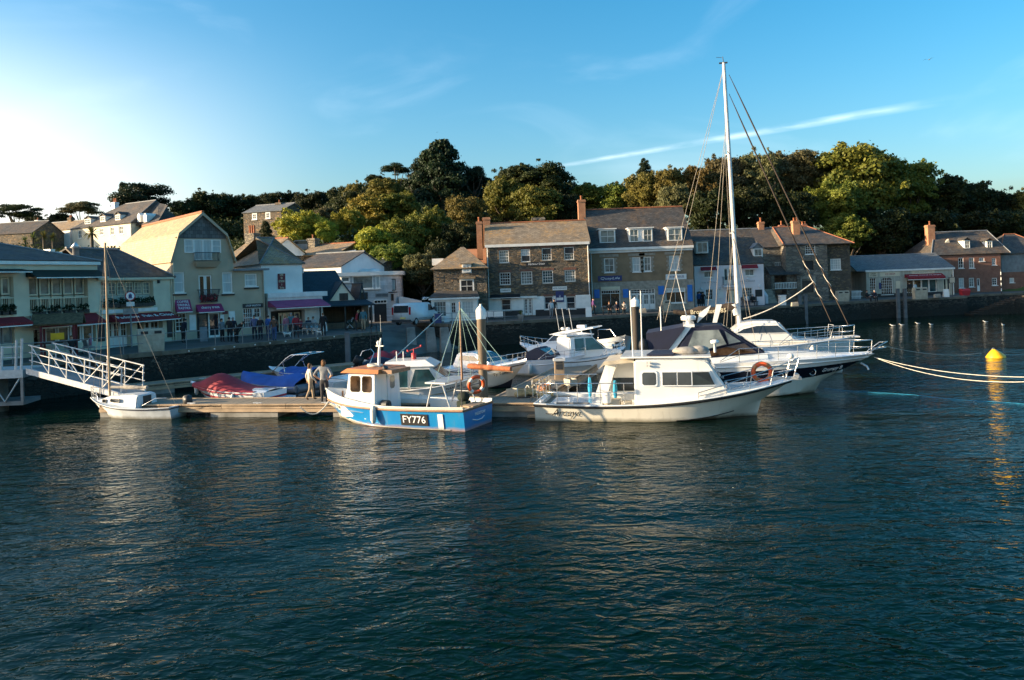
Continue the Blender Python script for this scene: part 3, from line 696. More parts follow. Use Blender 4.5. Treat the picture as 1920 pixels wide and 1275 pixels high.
# ---- cream cafe with the dark awnings over its first-floor balcony (far left)
b1 = Bld('balcony_cafe', 'cream two storey cafe at the far left with dark green awnings over glazed balconies', cL, fL)
H1 = b1.uv(183, 494)[1]; W1 = b1.w
bw = b1.rect(55, 519, 165, 583); bw2 = b1.rect(-34, 519, 26, 584); gw = b1.rect(63, 612, 180, 645); gw2 = b1.rect(-34, 612, 28, 646)
b1.walls(0, W1, 9, 0, H1, 'cream_render', [bw, bw2, gw, gw2], rev=.5)
for r_, k in ((bw, 5), (bw2, 3)):
    x0, x1, z0, z1 = r_; stp = (x1-x0)/k
    for i in range(k):
        b1.window((x0+stp*i+.05, x0+stp*(i+1)-.05, z0+(z1-z0)*.47, z1-.02), 1, 1, y=.2, glass='glass_pale', frame='cream_render', fw=.10, sill=False)
        b1.window((x0+stp*i+.05, x0+stp*(i+1)-.05, z0+.02, z0+(z1-z0)*.44), 1, 1, y=.2, glass='glass_warm', frame='cream_render', fw=.10, sill=False)
    rl = MB(); nb = int((x1-x0)/.11)
    rl.box(x0, x1, .04, .08, z0+(z1-z0)*.36, z0+(z1-z0)*.40); rl.box(x0, x1, .04, .08, z0+.05, z0+.09)
    for i in range(nb): xx = x0+(x1-x0)*(i+.5)/nb; rl.box(xx-.012, xx+.012, .05, .07, z0+.09, z0+(z1-z0)*.36)
    b1.part(rl, 'balcony_railing', 'cream_render')
    for i in range(4): b1.planter(x0+(x1-x0)*(i+.1)/4, x0+(x1-x0)*(i+.85)/4, z0-.22, z0+.38, y=-.16, n=90)
b1.awning(b1.rect(48, 506, 184, 522), .9, 'green_canvas', val=.10); b1.awning(b1.rect(-34, 504, 40, 512), .9, 'green_canvas', val=.10)
b1.awning(b1.rect(57, 590, 180, 612), .9, 'red_canvas', txt='Rojano', tsize=.45, fill=.3); b1.awning(b1.rect(-34, 594, 42, 613), .9, 'red_canvas')
b1.part(MB().box(0, W1, -.10, -.004, b1.uv(100, 590)[1], b1.uv(100, 586)[1]), 'string_course', 'cream_render')
x0, x1, z0, z1 = gw; stp = (x1-x0)/5
for i in range(5): b1.window((x0+stp*i, x0+stp*(i+1)-.08, z0, z1), 1, 1, y=.1, glass='glass_warm', fw=.09, sill=False)
x0, x1, z0, z1 = gw2; stp = (x1-x0)/3
for i in range(3): b1.window((x0+stp*i, x0+stp*(i+1)-.06, z0, z1), 1, 1, y=.1, glass='glass_pale', frame='grey_metal', fw=.07, sill=False)
b1.gutter(-.2, W1+.1, H1+.12, h_=.22, mat='white_paint')
b1.hip(0, W1, 0, 9, H1+.14, H1+1.7, 'slate_dark', 1.0, 6.0, ridge='lead')
for px, py, hh in ((64, 477, .5), (142, 470, .9)):
    x, z = b1.uv(px, py, 2.0); v_ = b1.part(MB().lathe([(.20, -1.2), (.20, hh*.5), (.34, hh*.55), (.04, hh*.95)], 10, (x, 2.0, z-.3)), 'roof_vent', 'galvanised')
x, z = b1.uv(100, 478, 2.0); b1.part(MB().box(x-.45, x-.1, 1.7, 2.3, z-.8, z+.35).box(x+.02, x+.45, 1.75, 2.25, z-.8, z+.2), 'roof_duct', 'galvanised')

# ---- fish and chip shop
b2 = Bld('fish_and_chip_shop', 'cream fish and chip shop with a red lettered awning and a planted balcony', fL, gL)
H2 = b2.uv(320, 522)[1]; W2 = b2.w
bal = b2.rect(190, 527, 288, 572); gdl = b2.rect(206, 604, 246, 656); gdr = b2.rect(272, 602, 306, 652); ddk = b2.rect(258, 604, 271, 655)
b2.walls(0, W2, 8, 0, H2, 'cream_render', [bal, gdl, gdr, ddk], rev=.45)
x0, x1, z0, z1 = bal; b2.part(MB().box(x0, x1, .30, .36, z0, z0+(z1-z0)*.42), 'balcony_panel', 'board_cream')
for i in range(6):
    a = x0+(x1-x0)*(i+.06)/6; b2.window((a, a+(x1-x0)*.145, z0+(z1-z0)*.44, z1-.05), 2, 3, y=.22, glass='glass_pale', frame='cream_render', fw=.06, sill=False)
b2.planter(x0, x1-.1, z0-.1, z0+.55, y=-.14, n=420); b2.planter(x0+1.2, x1-.3, z0-.15, z0+.45, y=-.2, n=200)
b2.part(MB().box(x0-.1, x1+.15, -.16, -.004, z0-.5, z0-.25), 'balcony_ledge', 'white_paint')
b2.awning(b2.rect(203, 587, 318, 603), 1.0, 'red_canvas', txt='Padstow  Fish & Chips', tsize=.52, fill=.92, val=.12)
b2.door(gdl, glass='glass_warm', leaves=3, nx=2, nz=2, g0=.5, rev=.45); b2.door(gdr, glass='glass_warm', leaves=2, nx=2, nz=2, g0=.55, rev=.45)
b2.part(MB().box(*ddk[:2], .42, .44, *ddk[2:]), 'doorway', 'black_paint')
b2.board(b2.rect(313, 600, 327, 632), 'black_paint', y=0, name='menu_board'); b2.board(b2.rect(183, 608, 196, 640), 'black_paint', name='menu_board')
b2.gutter(-.1, W2, H2+.1, mat='cream_render'); b2.hip(0, W2, 0, 8, H2+.1, H2+2.1, 'slate_dark', .0, 2.2, yr=2.8, ridge='lead')
b2.pipe(W2-.12, 0, H2, mat='cream_render')
for px, py in ((191, 531), (296, 528)):
    x, z = b2.uv(px, py); b2.part(MB().box(x-.06, x+.06, -.16, -.005, z-.12, z+.1), 'wall_lamp', 'dark_metal')

# ---- gambrel-roofed house and its two-storey wing
b3 = Bld('gambrel_house', 'tan rendered house with a tall gambrel gable and golden slate roof', gL, gR)
W3 = b3.w; xW = b3.uv(440, 560)[0]
zs_ = b3.uv(322, 492)[1]                                          # where the gambrel starts
za = b3.uv(335, 440)[1]; xa = b3.uv(333, 440)[0]; xb = b3.uv(424, 440)[0]; xp, zp = b3.uv(378, 401)
zw = b3.uv(492, 507)[1]; zr_end = b3.uv(447, 500)[1]
ws = [b3.rect(325, 510, 346, 549), b3.rect(417, 510, 436, 549), b3.rect(459, 513, 482, 537)]
dr = b3.rect(373, 516, 398, 566)
gs = [b3.rect(329, 587, 350, 621), b3.rect(369, 587, 413, 634), b3.rect(456, 577, 490, 614), b3.rect(430, 583, 446, 634)]
b3.walls(0, xW, 11, 0, zs_, 'tan_render', ws[:2] + [dr] + gs[:2] + [gs[3]])
b3.walls(xW, W3, 8, 0, zw, 'tan_render', [ws[2], gs[2]], name='wing_wall')
b3.part(MB().poly([(0, 0, zs_), (xW, 0, zs_), (xb, 0, za), (xp, 0, zp), (xa, 0, za)]), 'gable_wall', 'tan_render')
zsl = b3.uv(378, 447)[1]; fsl = (zp-zsl)/(zp-za)
b3.part(MB().prism([(xp-(xp-xa)*fsl*.97, -.02, zsl), (xp+(xb-xp)*fsl*.97, -.02, zsl), (xp, -.02, zp-.1)], (0, -.03, 0)), 'slate_hanging', 'slate_hung')
rf = MB(); ov = .25; dp = 14
for (ax_, az_), (bx_, bz_) in (((-.15, zs_-.1), (xa, za)), ((xa, za), (xp, zp))):
    rf.slab([(ax_, -ov, az_+.1), (bx_, -ov, bz_+.1), (bx_, dp, bz_+.1), (ax_, dp, az_+.1)], .1)
for (ax_, az_), (bx_, bz_) in (((xW+.15, zs_-.1), (xb, za)), ((xb, za), (xp+.004, zp))):
    rf.slab([(ax_, dp, az_+.1), (bx_, dp, bz_+.1), (bx_, -ov, bz_+.1), (ax_, -ov, az_+.1)], .1)
rr_ = b3.part(rf, 'roof', 'slate_gold'); MB().tube([(xp, -ov, zp+.13), (xp, dp, zp+.13)], .12, 6).build('ridge_tiles', 'terracotta', rr_)
bgb = MB()
for (p, q) in (((-.15, zs_-.1), (xa, za)), ((xa, za), (xp, zp)), ((xp, zp), (xb, za)), ((xb, za), (xW+.15, zs_-.1))):
    bgb.hexa([(p[0], -ov-.04, p[1]-.12), (q[0], -ov-.04, q[1]-.12), (q[0], -ov-.002, q[1]-.12), (p[0], -ov-.002, p[1]-.12)], [(p[0], -ov-.04, p[1]+.12), (q[0], -ov-.04, q[1]+.12), (q[0], -ov-.002, q[1]+.12), (p[0], -ov-.002, p[1]+.12)])
bgb.build('bargeboard', 'tan_render', rr_)
for r_ in ws[:2]: b3.window(r_, 1, 2, glass='curtain', fw=.09)
b3.window(ws[2], 1, 2, glass='curtain', fw=.09)
for w_ in ws: b3.part(MB().box(w_[0]-.1, w_[1]+.1, -.12, -.003, w_[2]-.2, w_[2]-.085), 'sill_ledge', 'dark_timber')
b3.door(dr, glass='glass_warm', leaves=2, g0=.06)
up = b3.rect(345, 449, 414, 474); stp = (up[1]-up[0])/4
for i in range(4): b3.window((up[0]+stp*i, up[0]+stp*(i+1)-.01, up[2]-(.0 if i in (0, 3) else .55), up[3]), 1, 2 if i in (0, 3) else 1, y=-.13, glass='curtain', fw=.07, sill=False)
def juliet(bl, x0, x1, z0, z1, out_, fl=0.0, mat='dark_metal', nb=18):
    mb = MB(); rim = [(x0-fl, 0, z1), (x0-fl, -out_, z1), (x1+fl, -out_, z1), (x1+fl, 0, z1)]; bot = [(x0, 0, z0), (x0, -out_*.8, z0), (x1, -out_*.8, z0), (x1, 0, z0)]
    mb.tube(rim, .025, 5); mb.tube(bot, .025, 5)
    for i in range(nb+1):
        f = i/nb; mb.tube([(x0-fl+(x1-x0+2*fl)*f, -out_, z1), (x0+(x1-x0)*f, -out_*1.05, (z0+z1)/2), (x0+(x1-x0)*f, -out_*.8, z0)], .014, 4)
    for s_ in (0, 1):
        for k in (.33, .66): mb.tube([((x0-fl) if not s_ else (x1+fl), -out_*k, z1), (x0 if not s_ else x1, -out_*.8*k, z0)], .014, 4)
    return bl.part(mb, 'balcony_railing', mat)
r_ = b3.rect(363, 474, 407, 490); juliet(b3, r_[0], r_[1], r_[2], r_[3], .55); b3.part(MB().hexa([(r_[0]+.15, -.3, r_[2]-.45), (r_[1]-.15, -.3, r_[2]-.45), (r_[1]-.1, -.003, r_[2]-.45), (r_[0]+.1, -.003, r_[2]-.45)], [(r_[0]-.1, -.62, r_[2]-.01), (r_[1]+.1, -.62, r_[2]-.01), (r_[1]+.1, -.003, r_[2]-.01), (r_[0]-.1, -.003, r_[2]-.01)]), 'balcony_base', 'tan_render')
r_ = b3.rect(375, 543, 404, 566); juliet(b3, r_[0], r_[1], r_[2], r_[3], .5, .2); b3.part(leafball(260, [(r_[0]+(r_[1]-r_[0])*(i+.5)/4, -.3, r_[2]+.3, .28, .2, .32) for i in range(4)], .09), 'flowers', 'flower_red')
b3.awning(b3.rect(327, 562, 356, 586), .55, 'magenta_canvas', txt='COFFEE\nDRINKS\nPASTIES', tsize=.28, fill=.75, val=.10)
b3.awning(b3.rect(367, 570, 415, 586), .6, 'magenta_canvas', txt='cherry trees', tsize=.42, fill=.7, val=.10)
b3.window(gs[0], 3, 4, glass='glass_warm', fw=.06); b3.door((gs[1][0], (gs[1][0]+gs[1][1])/2, gs[1][2], gs[1][3]), 'black_paint', glass='glass', g0=.1); b3.door(((gs[1][0]+gs[1][1])/2, gs[1][1], gs[1][2], gs[1][3]), glass='glass', g0=.1)
b3.window((gs[2][0], gs[2][0]+(gs[2][1]-gs[2][0])*.55, gs[2][2], gs[2][3]), 4, 4, glass='glass', fw=.06, sill=False); b3.door((gs[2][0]+(gs[2][1]-gs[2][0])*.57, gs[2][1], gs[2][2]-.3, gs[2][3]), glass='glass', nx=2, nz=2, g0=.6)
b3.door(gs[3], 'white_paint', rev=.1)
b3.board(b3.rect(455, 569, 493, 577), 'black_paint', 'STOP WATCH', fill=.72); b3.board(b3.rect(355, 590, 367, 619), 'cool_white', name='menu_board'); b3.board(b3.rect(413, 590, 420, 617), 'cool_white', name='menu_board'); b3.board(b3.rect(417, 583, 427, 589), 'maroon_sign')
b3.part(MB().box(xW-.1, W3+.35, -.35, 8.2, zw+.003, zw+.16), 'roof', 'lead'); b3.pipe(W3-.06, 0, zw, mat='tan_render'); b3.pipe(.10, 0, zs_, mat='cream_render')
b3.chimney(xW+1.5, 6.5, zw, zw+2.9, 1.0, .8, 'brick_red', 0)

# ---- white restaurant with the plum awning
CP, CD = (gR[0]+.15, gR[1]+.3), Vector((.80, .60)).normalized()
cB = line_at(CP, CD, 580, 600)
b4 = Bld('white_restaurant', 'white rendered restaurant with a plum awning and a lichened slate roof', CP, cB)
W4 = b4.w; H4 = b4.uv(518, 495, 1.2)[1]
zf = b4.uv(540, 566)[1]
b4.walls(0, W4, 9, zf, H4, 'white_render', y0=1.2, name='upper_wall')
op = b4.rect(508, 582, 572, 626)
b4.walls(0, W4+1.2, 2.6, 0, zf+.35, 'cool_white', [op], rev=.7, name='shop_front')
x0, x1, z0, z1 = op
for a, b_ in ((.30, .55), (.55, .72), (.76, .95)): b4.door((x0+(x1-x0)*a, x0+(x1-x0)*b_, z0, z1-.2), 'cream_render', glass='glass_warm', rev=.7, leaves=2 if a < .5 else 1, g0=.08)
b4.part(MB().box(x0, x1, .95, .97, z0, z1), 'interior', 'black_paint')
b4.awning(b4.rect(502, 562, 602, 577), 1.9, 'plum_canvas', val=.14)
b4.part(MB().box(0, W4+1.6, -.12, 2.0, zf+.36, zf+.75), 'flat_roof', 'cool_white')
b4.board(b4.rect(498, 552, 553, 561, 1.15), 'maroon_sign', 'THE CLIPPER RESTAURANT', 'gold_letters', y=1.1, fill=.9)
b4.board(b4.rect(521, 513, 535, 542, 1.15), 'maroon_sign', 'CLIPPER\nFISH\nRESTAURANT\n&\nTake Away', 'gold_letters', y=1.18, tsize=.26, fill=.8)
b4.hip(0, W4, 1.2, 9, H4, H4+2.3, 'slate_lichen', 2.6, 2.4, yr=5.2, ridge='slate_grey')
x, z = b4.uv(533, 481, 3.5); b4.part(MB().slab([(x-.5, 2.6, z-.55), (x+.5, 2.6, z-.55), (x+.5, 3.7, z+.15), (x-.5, 3.7, z+.15)], .06), 'roof_light', 'glass_pale')

# ---- shelter with the tall blue slate roof
SP = line_at((-13.6, 65.5), Vector((.9, .44)), 588, 600); SB = line_at((-13.6, 65.5), Vector((.9, .44)), 696, 600)
b5 = Bld('slate_shelter', 'low open shelter under a tall dark blue slate roof with a cream gable', SP, SB)
W5 = b5.w; ze = b5.uv(640, 571)[1]; zr5 = b5.uv(590, 508, 4)[1]
b5.walls(.3, W5-.2, 6.5, 0, ze, 'board_brown', [(.8, W5-.8, .5, ze-.15)], rev=2.2, name='wall')
xl = b5.uv(540, 560, 1.5)[0]; xr1 = b5.uv(549, 509, 4)[0]; xr2 = b5.uv(629, 508, 4)[0]; xr3 = b5.uv(662, 560, 1)[0]
mb = MB(); e = ze+.15
mb.slab([(xl, .6, e), (xr3, .6, e), (xr2, 4, zr5), (xr1, 4, zr5)], .1); mb.slab([(xl, 8, e), (xl, .6, e), (xr1, 4, zr5)], .1); mb.slab([(xr3, .6, e), (xr3, 8, e), (xr2, 4, zr5)], .1); mb.slab([(xr3, 8, e), (xl, 8, e), (xr1, 4, zr5), (xr2, 4, zr5)], .1)
b5.part(mb, 'roof', 'slate_blue')
b5.walls(xl+.3, .3, 6, 0, e, 'cool_white', y0=1.0, name='rear_wall')
b5.part(MB().slab([(b5.uv(603, 572)[0], -1.0, ze-.05), (W5+.1, -1.0, ze-.05), (W5-.3, .7, ze+.4), (b5.uv(606, 566)[0], .7, ze+.4)], .1), 'canopy_roof', 'slate_blue')
for (p0, p1, pt, yy_) in ((616, 668, 529, .45), (672, 686, 532, .55)):
    xa_, z_ = b5.uv(p0, 563, yy_); xb_, _ = b5.uv(p1, 563, yy_); xm, zt = b5.uv((p0+p1)/2+2, pt, yy_)
    b5.gable_y(xa_, xb_, yy_, 3.2, ze+.25, zt, 'slate_blue', wall='mansion_render', th=.09, ov=.12, name='gable_roof'); b5.part(MB().box(xm-.4, xm+.35, yy_-.03, yy_-.003, ze+.35, ze+.95), 'vent', 'dark_timber')
for x in (.4, W5*.5, W5-.2): b5.part(MB().tube([(x, -.85, 0), (x, -.85, ze-.1)], .07, 6), 'post', 'dark_timber')
b5.part(MB().tube([(x, 3.9, zr5-.5) for x in (0,)] + [(0, 3.9, zr5+.3)], .1, 6), 'flue', 'galvanised')

# ---- round-cornered white cafe
RP = (-13.2, 74.5)
b6 = Bld('round_cornered_cafe', 'white flat-roofed cafe with a rounded corner and large upper windows behind the van', line_at(RP, Vector((1, .1)), 640, 590), line_at(RP, Vector((1, .1)), 752, 590))
W6 = b6.w; H6 = b6.uv(690, 517)[1]; rad = 1.9
def rounded(x0, x1, z0, z1, y0, dep, r):
    pts_ = [(x0, y0+dep), (x0, y0)] + [(x1-r+r*math.sin(a*math.pi/16), y0+r-r*math.cos(a*math.pi/16)) for a in range(9)] + [(x1, y0+dep)]
    return MB().prism([(x, y, z0) for x, y in pts_], (0, 0, z1-z0))
b6.part(rounded(0, W6, 0, H6, 0, 8, rad), 'wall', 'board_white'); b6.part(rounded(-.3, W6+.3, H6+.002, H6+.38, -.3, 8.6, rad+.3), 'roof_fascia', 'white_paint')
for px in (658, 682, 702): x, z = b6.uv(px, 508, 3); b6.part(MB().ball((x, 3, H6+.4), .75, .75, .35, 10, 6), 'roof_dome', 'cool_white')
for (p0, p1, q0, q1, gl) in ((640, 656, 519, 529, 'glass_pale'), (661, 700, 517, 542, 'glass_pale'), (704, 713, 517, 541, 'curtain')): b6.window(b6.rect(p0, q0, p1, q1), 1, 1, y=-.16, glass=gl, fw=.10)
b6.window(b6.rect(729, 523, 742, 545, .3), 3, 1, y=.28, frame='dark_metal', sill=False); b6.board(b6.rect(728, 547, 745, 549), 'dark_timber', y=.1)
b6.window(b6.rect(733, 551, 738, 564), 1, 1, y=.1, frame='dark_metal', sill=False, fw=.03)
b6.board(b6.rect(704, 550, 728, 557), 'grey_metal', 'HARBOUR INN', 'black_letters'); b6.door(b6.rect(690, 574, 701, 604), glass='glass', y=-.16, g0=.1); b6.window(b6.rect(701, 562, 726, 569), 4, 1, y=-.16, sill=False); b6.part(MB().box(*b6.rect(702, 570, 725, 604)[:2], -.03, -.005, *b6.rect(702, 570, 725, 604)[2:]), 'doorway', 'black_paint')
b6.board(b6.rect(686, 548, 690, 556), 'navy_sign', y=-.1)
b6.part(MB().hexa([(W6-.2, .5, 0), (W6+2.0, .5, 0), (W6+2.0, 3, 0), (W6-.2, 3, 0)], [(W6-.2, .5, b6.uv(752, 556)[1]), (W6+2.0, .5, b6.uv(768, 566)[1]), (W6+2.0, 3, b6.uv(768, 566)[1]), (W6-.2, 3, b6.uv(752, 556)[1])]), 'side_wall', 'white_render')

def front(name, label, px0, px1, Y, **k):
    A_ = at(px0, 570, Y); B_ = at(px1, 570, Y); return Bld(name, label, (A_.x, Y), (B_.x, Y), **k)
# ---- little stone shop with the white lean-to front
b7 = front('small_stone_shop', 'small stone shop with a swept slate roof and a white glazed lean-to front', 815, 914, 73.0)
W7 = b7.w; H7 = b7.uv(860, 505)[1]
wr = b7.rect(862, 523, 889, 550)
b7.walls(0, W7, 6, 0, H7, 'rubble_grey', [wr]); b7.window(wr, 2, 2, y=-.10, fw=.14)
b7.part(MB().box(wr[0]-.15, wr[1]+.15, -.25, -.004, wr[3]+.02, wr[3]+.2), 'hood', 'slate_lichen')
xt, zt = b7.uv(867, 463, 3); mb = MB(); e = H7+.08
mb.slab([(-.3, -.3, e), (W7+.2, -.3, e), (xt+.15, 3, zt), (xt-.15, 3, zt)], .1); mb.slab([(-.3, 6.3, e), (-.3, -.3, e), (xt-.15, 3, zt)], .1); mb.slab([(W7+.2, -.3, e), (W7+.2, 6.3, e), (xt+.15, 3, zt)], .1); mb.slab([(W7+.2, 6.3, e), (-.3, 6.3, e), (xt-.15, 3, zt), (xt+.15, 3, zt)], .1)
b7.part(mb, 'roof', 'slate_lichen')
d_ = b7.rect(866, 495, 884, 512, -.1); b7.dormer(d_[0], d_[1], d_[2], d_[3], -.15, 2.2, nx=2, nz=2, glass='glass', roof='slate_lichen')
x, z = b7.uv(825, 488, 2.5); b7.part(MB().box(x-.7, x+.4, 1.6, 3.2, z-.5, z+.15), 'roof_hatch', 'white_paint')
zl = b7.uv(850, 559)[1]; lx0 = b7.uv(806, 560, -1.9)[0]; lx1 = b7.uv(897, 560, -1.9)[0]; zl2 = b7.uv(850, 559, -1.9)[1]
fr = [b7.rect(813, 565, 837, 594, -1.9), b7.rect(845, 566, 856, 602, -1.9), b7.rect(866, 564, 888, 587, -1.9)]
b7.walls(lx0+.1, lx1-.1, 1.85, 0, zl2, 'white_paint', fr, y0=-1.9, name='shop_front'); b7.window(fr[0], 4, 3, y=-1.9); b7.door(fr[1], glass='glass', y=-1.9, nx=2, nz=3); b7.window(fr[2], 4, 3, y=-1.9)
b7.part(MB().slab([(lx0-.15, -2.15, zl2+.12), (lx1+.1, -2.15, zl2+.12), (lx1-.2, -.005, b7.uv(890, 545)[1]), (lx0+.5, -.005, b7.uv(820, 545)[1])], .1), 'lean_to_roof', 'slate_dark'); b7.gutter(lx0-.1, lx1+.1, zl2+.05, y=-2.1)
for px, py in ((824, 520), (850, 522), (910, 518)):
    x, z = b7.uv(px, py); b7.part(MB().box(x-.35, x+.35, -.05, -.004, z-.03, z+.03).box(x-.03, x+.03, -.06, -.052, z-.35, z+.35), 'wall_tie', 'dark_metal')
b7.part(MB().box(.5, W7+1.5, 6.2, 10, 0, 1).slab([(W7-3.2, 4.4, H7-.2), (W7+.1, 4.4, H7-.2), (W7+.1, 7.5, H7+2.2), (W7-3.2, 7.5, H7+2.2)], .12), 'rear_roof', 'brick_orange')

# ---- four-bay stone house
b8 = front('stone_house', 'three storey brown stone house with four window bays and a white painted ground floor', 915, 1108, 75.0)
W8 = b8.w; H8 = b8.uv(1010, 459)[1]
tw = [b8.rect(936, 469, 954, 493), b8.rect(977, 467, 994, 491), b8.rect(1016, 465, 1034, 488), b8.rect(1058, 463, 1076, 487)]
mw = [b8.rect(937, 511, 957, 534), b8.rect(977, 509, 998, 533), b8.rect(1017, 507, 1037, 531), b8.rect(1059, 506, 1079, 528)]
gwn = [b8.rect(940, 561, 958, 582), b8.rect(1021, 556, 1037, 580), b8.rect(1062, 556, 1079, 579)]; gdr = b8.rect(983, 559, 998, 591)
b8.walls(0, W8, 8.5, 0, H8, 'rubble_grey', tw + mw + gwn + [gdr])
for i, r_ in enumerate(tw):
    b8.window(r_, 4, 4, glass='glass_pale' if i in (0,) else 'glass', sill_mat='granite')
    if i: zz = (r_[2]+r_[3])/2; q = (r_[0]+.08, r_[1]-.08, zz+.02, r_[3]-.08) if i > 1 else (r_[0]+.08, r_[1]-.08, r_[2]+.08, zz-.02); b8.part(MB().box(q[0], q[1], .055, .066, q[2], q[3]), 'open_sash', 'black_paint')
for r_ in mw: b8.window(r_, 4, 4, glass='glass', sill_mat='granite')
for r_ in tw + mw + gwn[1:]:                   # red brick heads, each brick its own piece
    nb_ = 9; hd = b8.part(MB().box(r_[0]-.12, r_[1]+.12, .02, .10, r_[3]+.003, r_[3]+.25), 'window_head', 'granite')
    for i in range(nb_): a = r_[0]-.12+(r_[1]-r_[0]+.24)*i/nb_; MB().box(a+.012, a+(r_[1]-r_[0]+.24)/nb_-.012, -.012-rnd.uniform(0, .012), .05, r_[3]+.012, r_[3]+.24).build('brick', 'brick_red', hd)
zp_ = b8.uv(1000, 556)[1]; zbk = b8.uv(1000, 581)[1]
xs_ = [0.0, gwn[0][0], gwn[0][1], gdr[0]-.25, gdr[1]+.25, gwn[1][0], gwn[1][1], gwn[2][0], gwn[2][1], W8]
for i in range(0, len(xs_)-1, 2): b8.part(MB().box(xs_[i]+.02, xs_[i+1]-.02, -.05, -.004, zbk, zp_), 'painted_panel', 'white_paint')
for a, b_, c in ((gwn[0][0], gwn[0][1], gwn[0][2]), (gwn[1][0], gwn[1][1], gwn[1][2]), (gwn[2][0], gwn[2][1], gwn[2][2])): b8.part(MB().box(a-.018, b_+.018, -.05, -.004, zbk, c-.08), 'painted_panel', 'white_paint')
b8.part(MB().box(0, gdr[0]-.3, -.07, -.004, 0, zbk-.004).box(gdr[1]+.3, W8, -.07, -.004, 0, zbk-.004), 'plinth', 'black_paint')
for r_ in gwn: b8.window(r_, 1, 2, glass='glass', fw=.07, mid=False)
b8.door(gdr, glass='glass', leaves=2, nx=2, nz=5, g0=.12); b8.part(MB().box(gdr[0]-.3, gdr[0]-.02, -.09, -.002, .1, gdr[3]).box(gdr[1]+.02, gdr[1]+.3, -.09, -.002, .1, gdr[3]).box(gdr[0]-.5, gdr[1]+.5, -.25, -.002, gdr[3]+.01, gdr[3]+.2), 'door_case', 'white_paint')
b8.awning(b8.rect(920, 552, 975, 559), .5, 'black_paint', val=.08)
b8.board(b8.rect(986, 491, 1026, 499), 'black_paint', 'Harbour Diets', y=0, fill=.75); b8.board(b8.rect(938, 541, 958, 548), 'white_paint', 'THREADS', 'black_letters', fill=.8); b8.board(b8.rect(1036, 537, 1063, 544), 'white_paint', 'AFTER THOUGHTS', 'black_letters', fill=.9)
sg = b8.board(b8.rect(1042, 546, 1057, 566), 'navy_sign', 'H', y=-.1, tsize=.4, fill=.15); r_ = b8.rect(1043, 558, 1056, 563); MB().box(r_[0], r_[1], -.165, -.155, r_[2], r_[3]).build('notice', 'cool_white', sg)
b8.gutter(-.1, W8+.05, H8+.16, h_=.26); b8.pipe(.12, 0, H8); b8.pipe(W8-.12, zp_, H8)
zr8 = b8.uv(1000, 418, 4.2)[1]; b8.gable_x(0, W8, 0, 8.5, H8+.05, zr8, 'slate_lichen', wall='rubble_grey')
x, z = b8.uv(908, 417, 4.2); b8.chimney(.0, 4.4, H8, z+.5, .75, .9, 'brick_orange', 0)
b8.chimney(-.72, 3.0, H8-1.2, b8.uv(903, 419, 3)[1]+.2, .55, .6, 'brick_orange', 1); x, z = b8.uv(1009, 408, 4.6); b8.chimney(x, 4.6, zr8-.4, z, 1.3, .7, 'rubble_pale', 0)

# ---- brown rendered shop house with three dormers
b9 = front('dormered_shop_house', 'brown rendered shop house with a big slate roof, three white dormers and blue shutters', 1109, 1302, 78.0)
W9 = b9.w; H9 = b9.uv(1200, 466)[1]
ww = [b9.rect(1133, 484, 1152, 511), b9.rect(1186, 482, 1201, 510), b9.rect(1207, 481, 1221, 509), b9.rect(1255, 479, 1274, 507)]
gl1 = b9.rect(1127, 543, 1163, 574); gdd = b9.rect(1183, 542, 1229, 580); gl2 = b9.rect(1248, 540, 1285, 568)
b9.walls(0, W9, 9, b9.uv(1200, 527)[1], H9, 'brown_render', ww, name='upper_wall'); b9.walls(0, W9, 9, 0, b9.uv(1200, 527)[1], 'granite', [gl1, gdd, gl2], name='shop_front')
for i, r_ in enumerate(ww):
    b9.window(r_, 2, 2, glass='glass' if i % 2 else 'glass_pale', fw=.10)
    q = MB()
    for k in range(7):
        zz = r_[2]+(r_[3]-r_[2])*k/7; wq = .18 if k % 2 else .30
        q.box(r_[0]-wq, r_[0]-.01, -.03, -.003, zz+.01, zz+(r_[3]-r_[2])/7-.01); q.box(r_[1]+.01, r_[1]+wq, -.03, -.003, zz+.01, zz+(r_[3]-r_[2])/7-.01)
    q.box(r_[0]-.45, r_[1]+.45, -.04, -.003, r_[3]+.12, r_[3]+.38); b9.part(q, 'window_surround', 'granite')
b9.window(gl1, 2, 1, glass='glass_warm', fw=.08); b9.part(MB().box(gl1[0], gl1[1], -.1, -.003, gl1[3]+.02, gl1[3]+.30), 'shop_blind', 'cream_render'); b9.window(gl2, 2, 1, glass='glass_warm', fw=.08)
b9.window((gl1[0], gl1[1], gl1[3]-.42, gl1[3]-.05), 8, 1, y=-.09, fw=.05, sill=False); b9.window((gl2[0], gl2[1], gl2[3]-.42, gl2[3]-.02), 8, 1, y=-.09, fw=.05, sill=False)
zt = gdd[2]+(gdd[3]-gdd[2])*.76; b9.door((gdd[0], gdd[1], gdd[2], zt), glass='glass_pale', leaves=4, nx=2, nz=2, g0=.35); b9.window((gdd[0], gdd[1], zt+.03, gdd[3]), 8, 2, fw=.06, sill=False)
for p in ((1114, 543, 1124, 559), (1168, 542, 1178, 558), (1234, 536, 1245, 552), (1289, 534, 1298, 565)):
    r_ = b9.rect(*p); sh = b9.part(MB().box(r_[0], r_[1], -.07, -.004, r_[2], r_[3]), 'shutter', 'blue_shutter'); MB().box(r_[0]+.06, r_[1]-.06, -.082, -.072, r_[2]+.06, (r_[2]+r_[3])/2-.04).box(r_[0]+.06, r_[1]-.06, -.082, -.072, (r_[2]+r_[3])/2+.04, r_[3]-.06).build('shutter_panel', 'blue_shutter', sh)
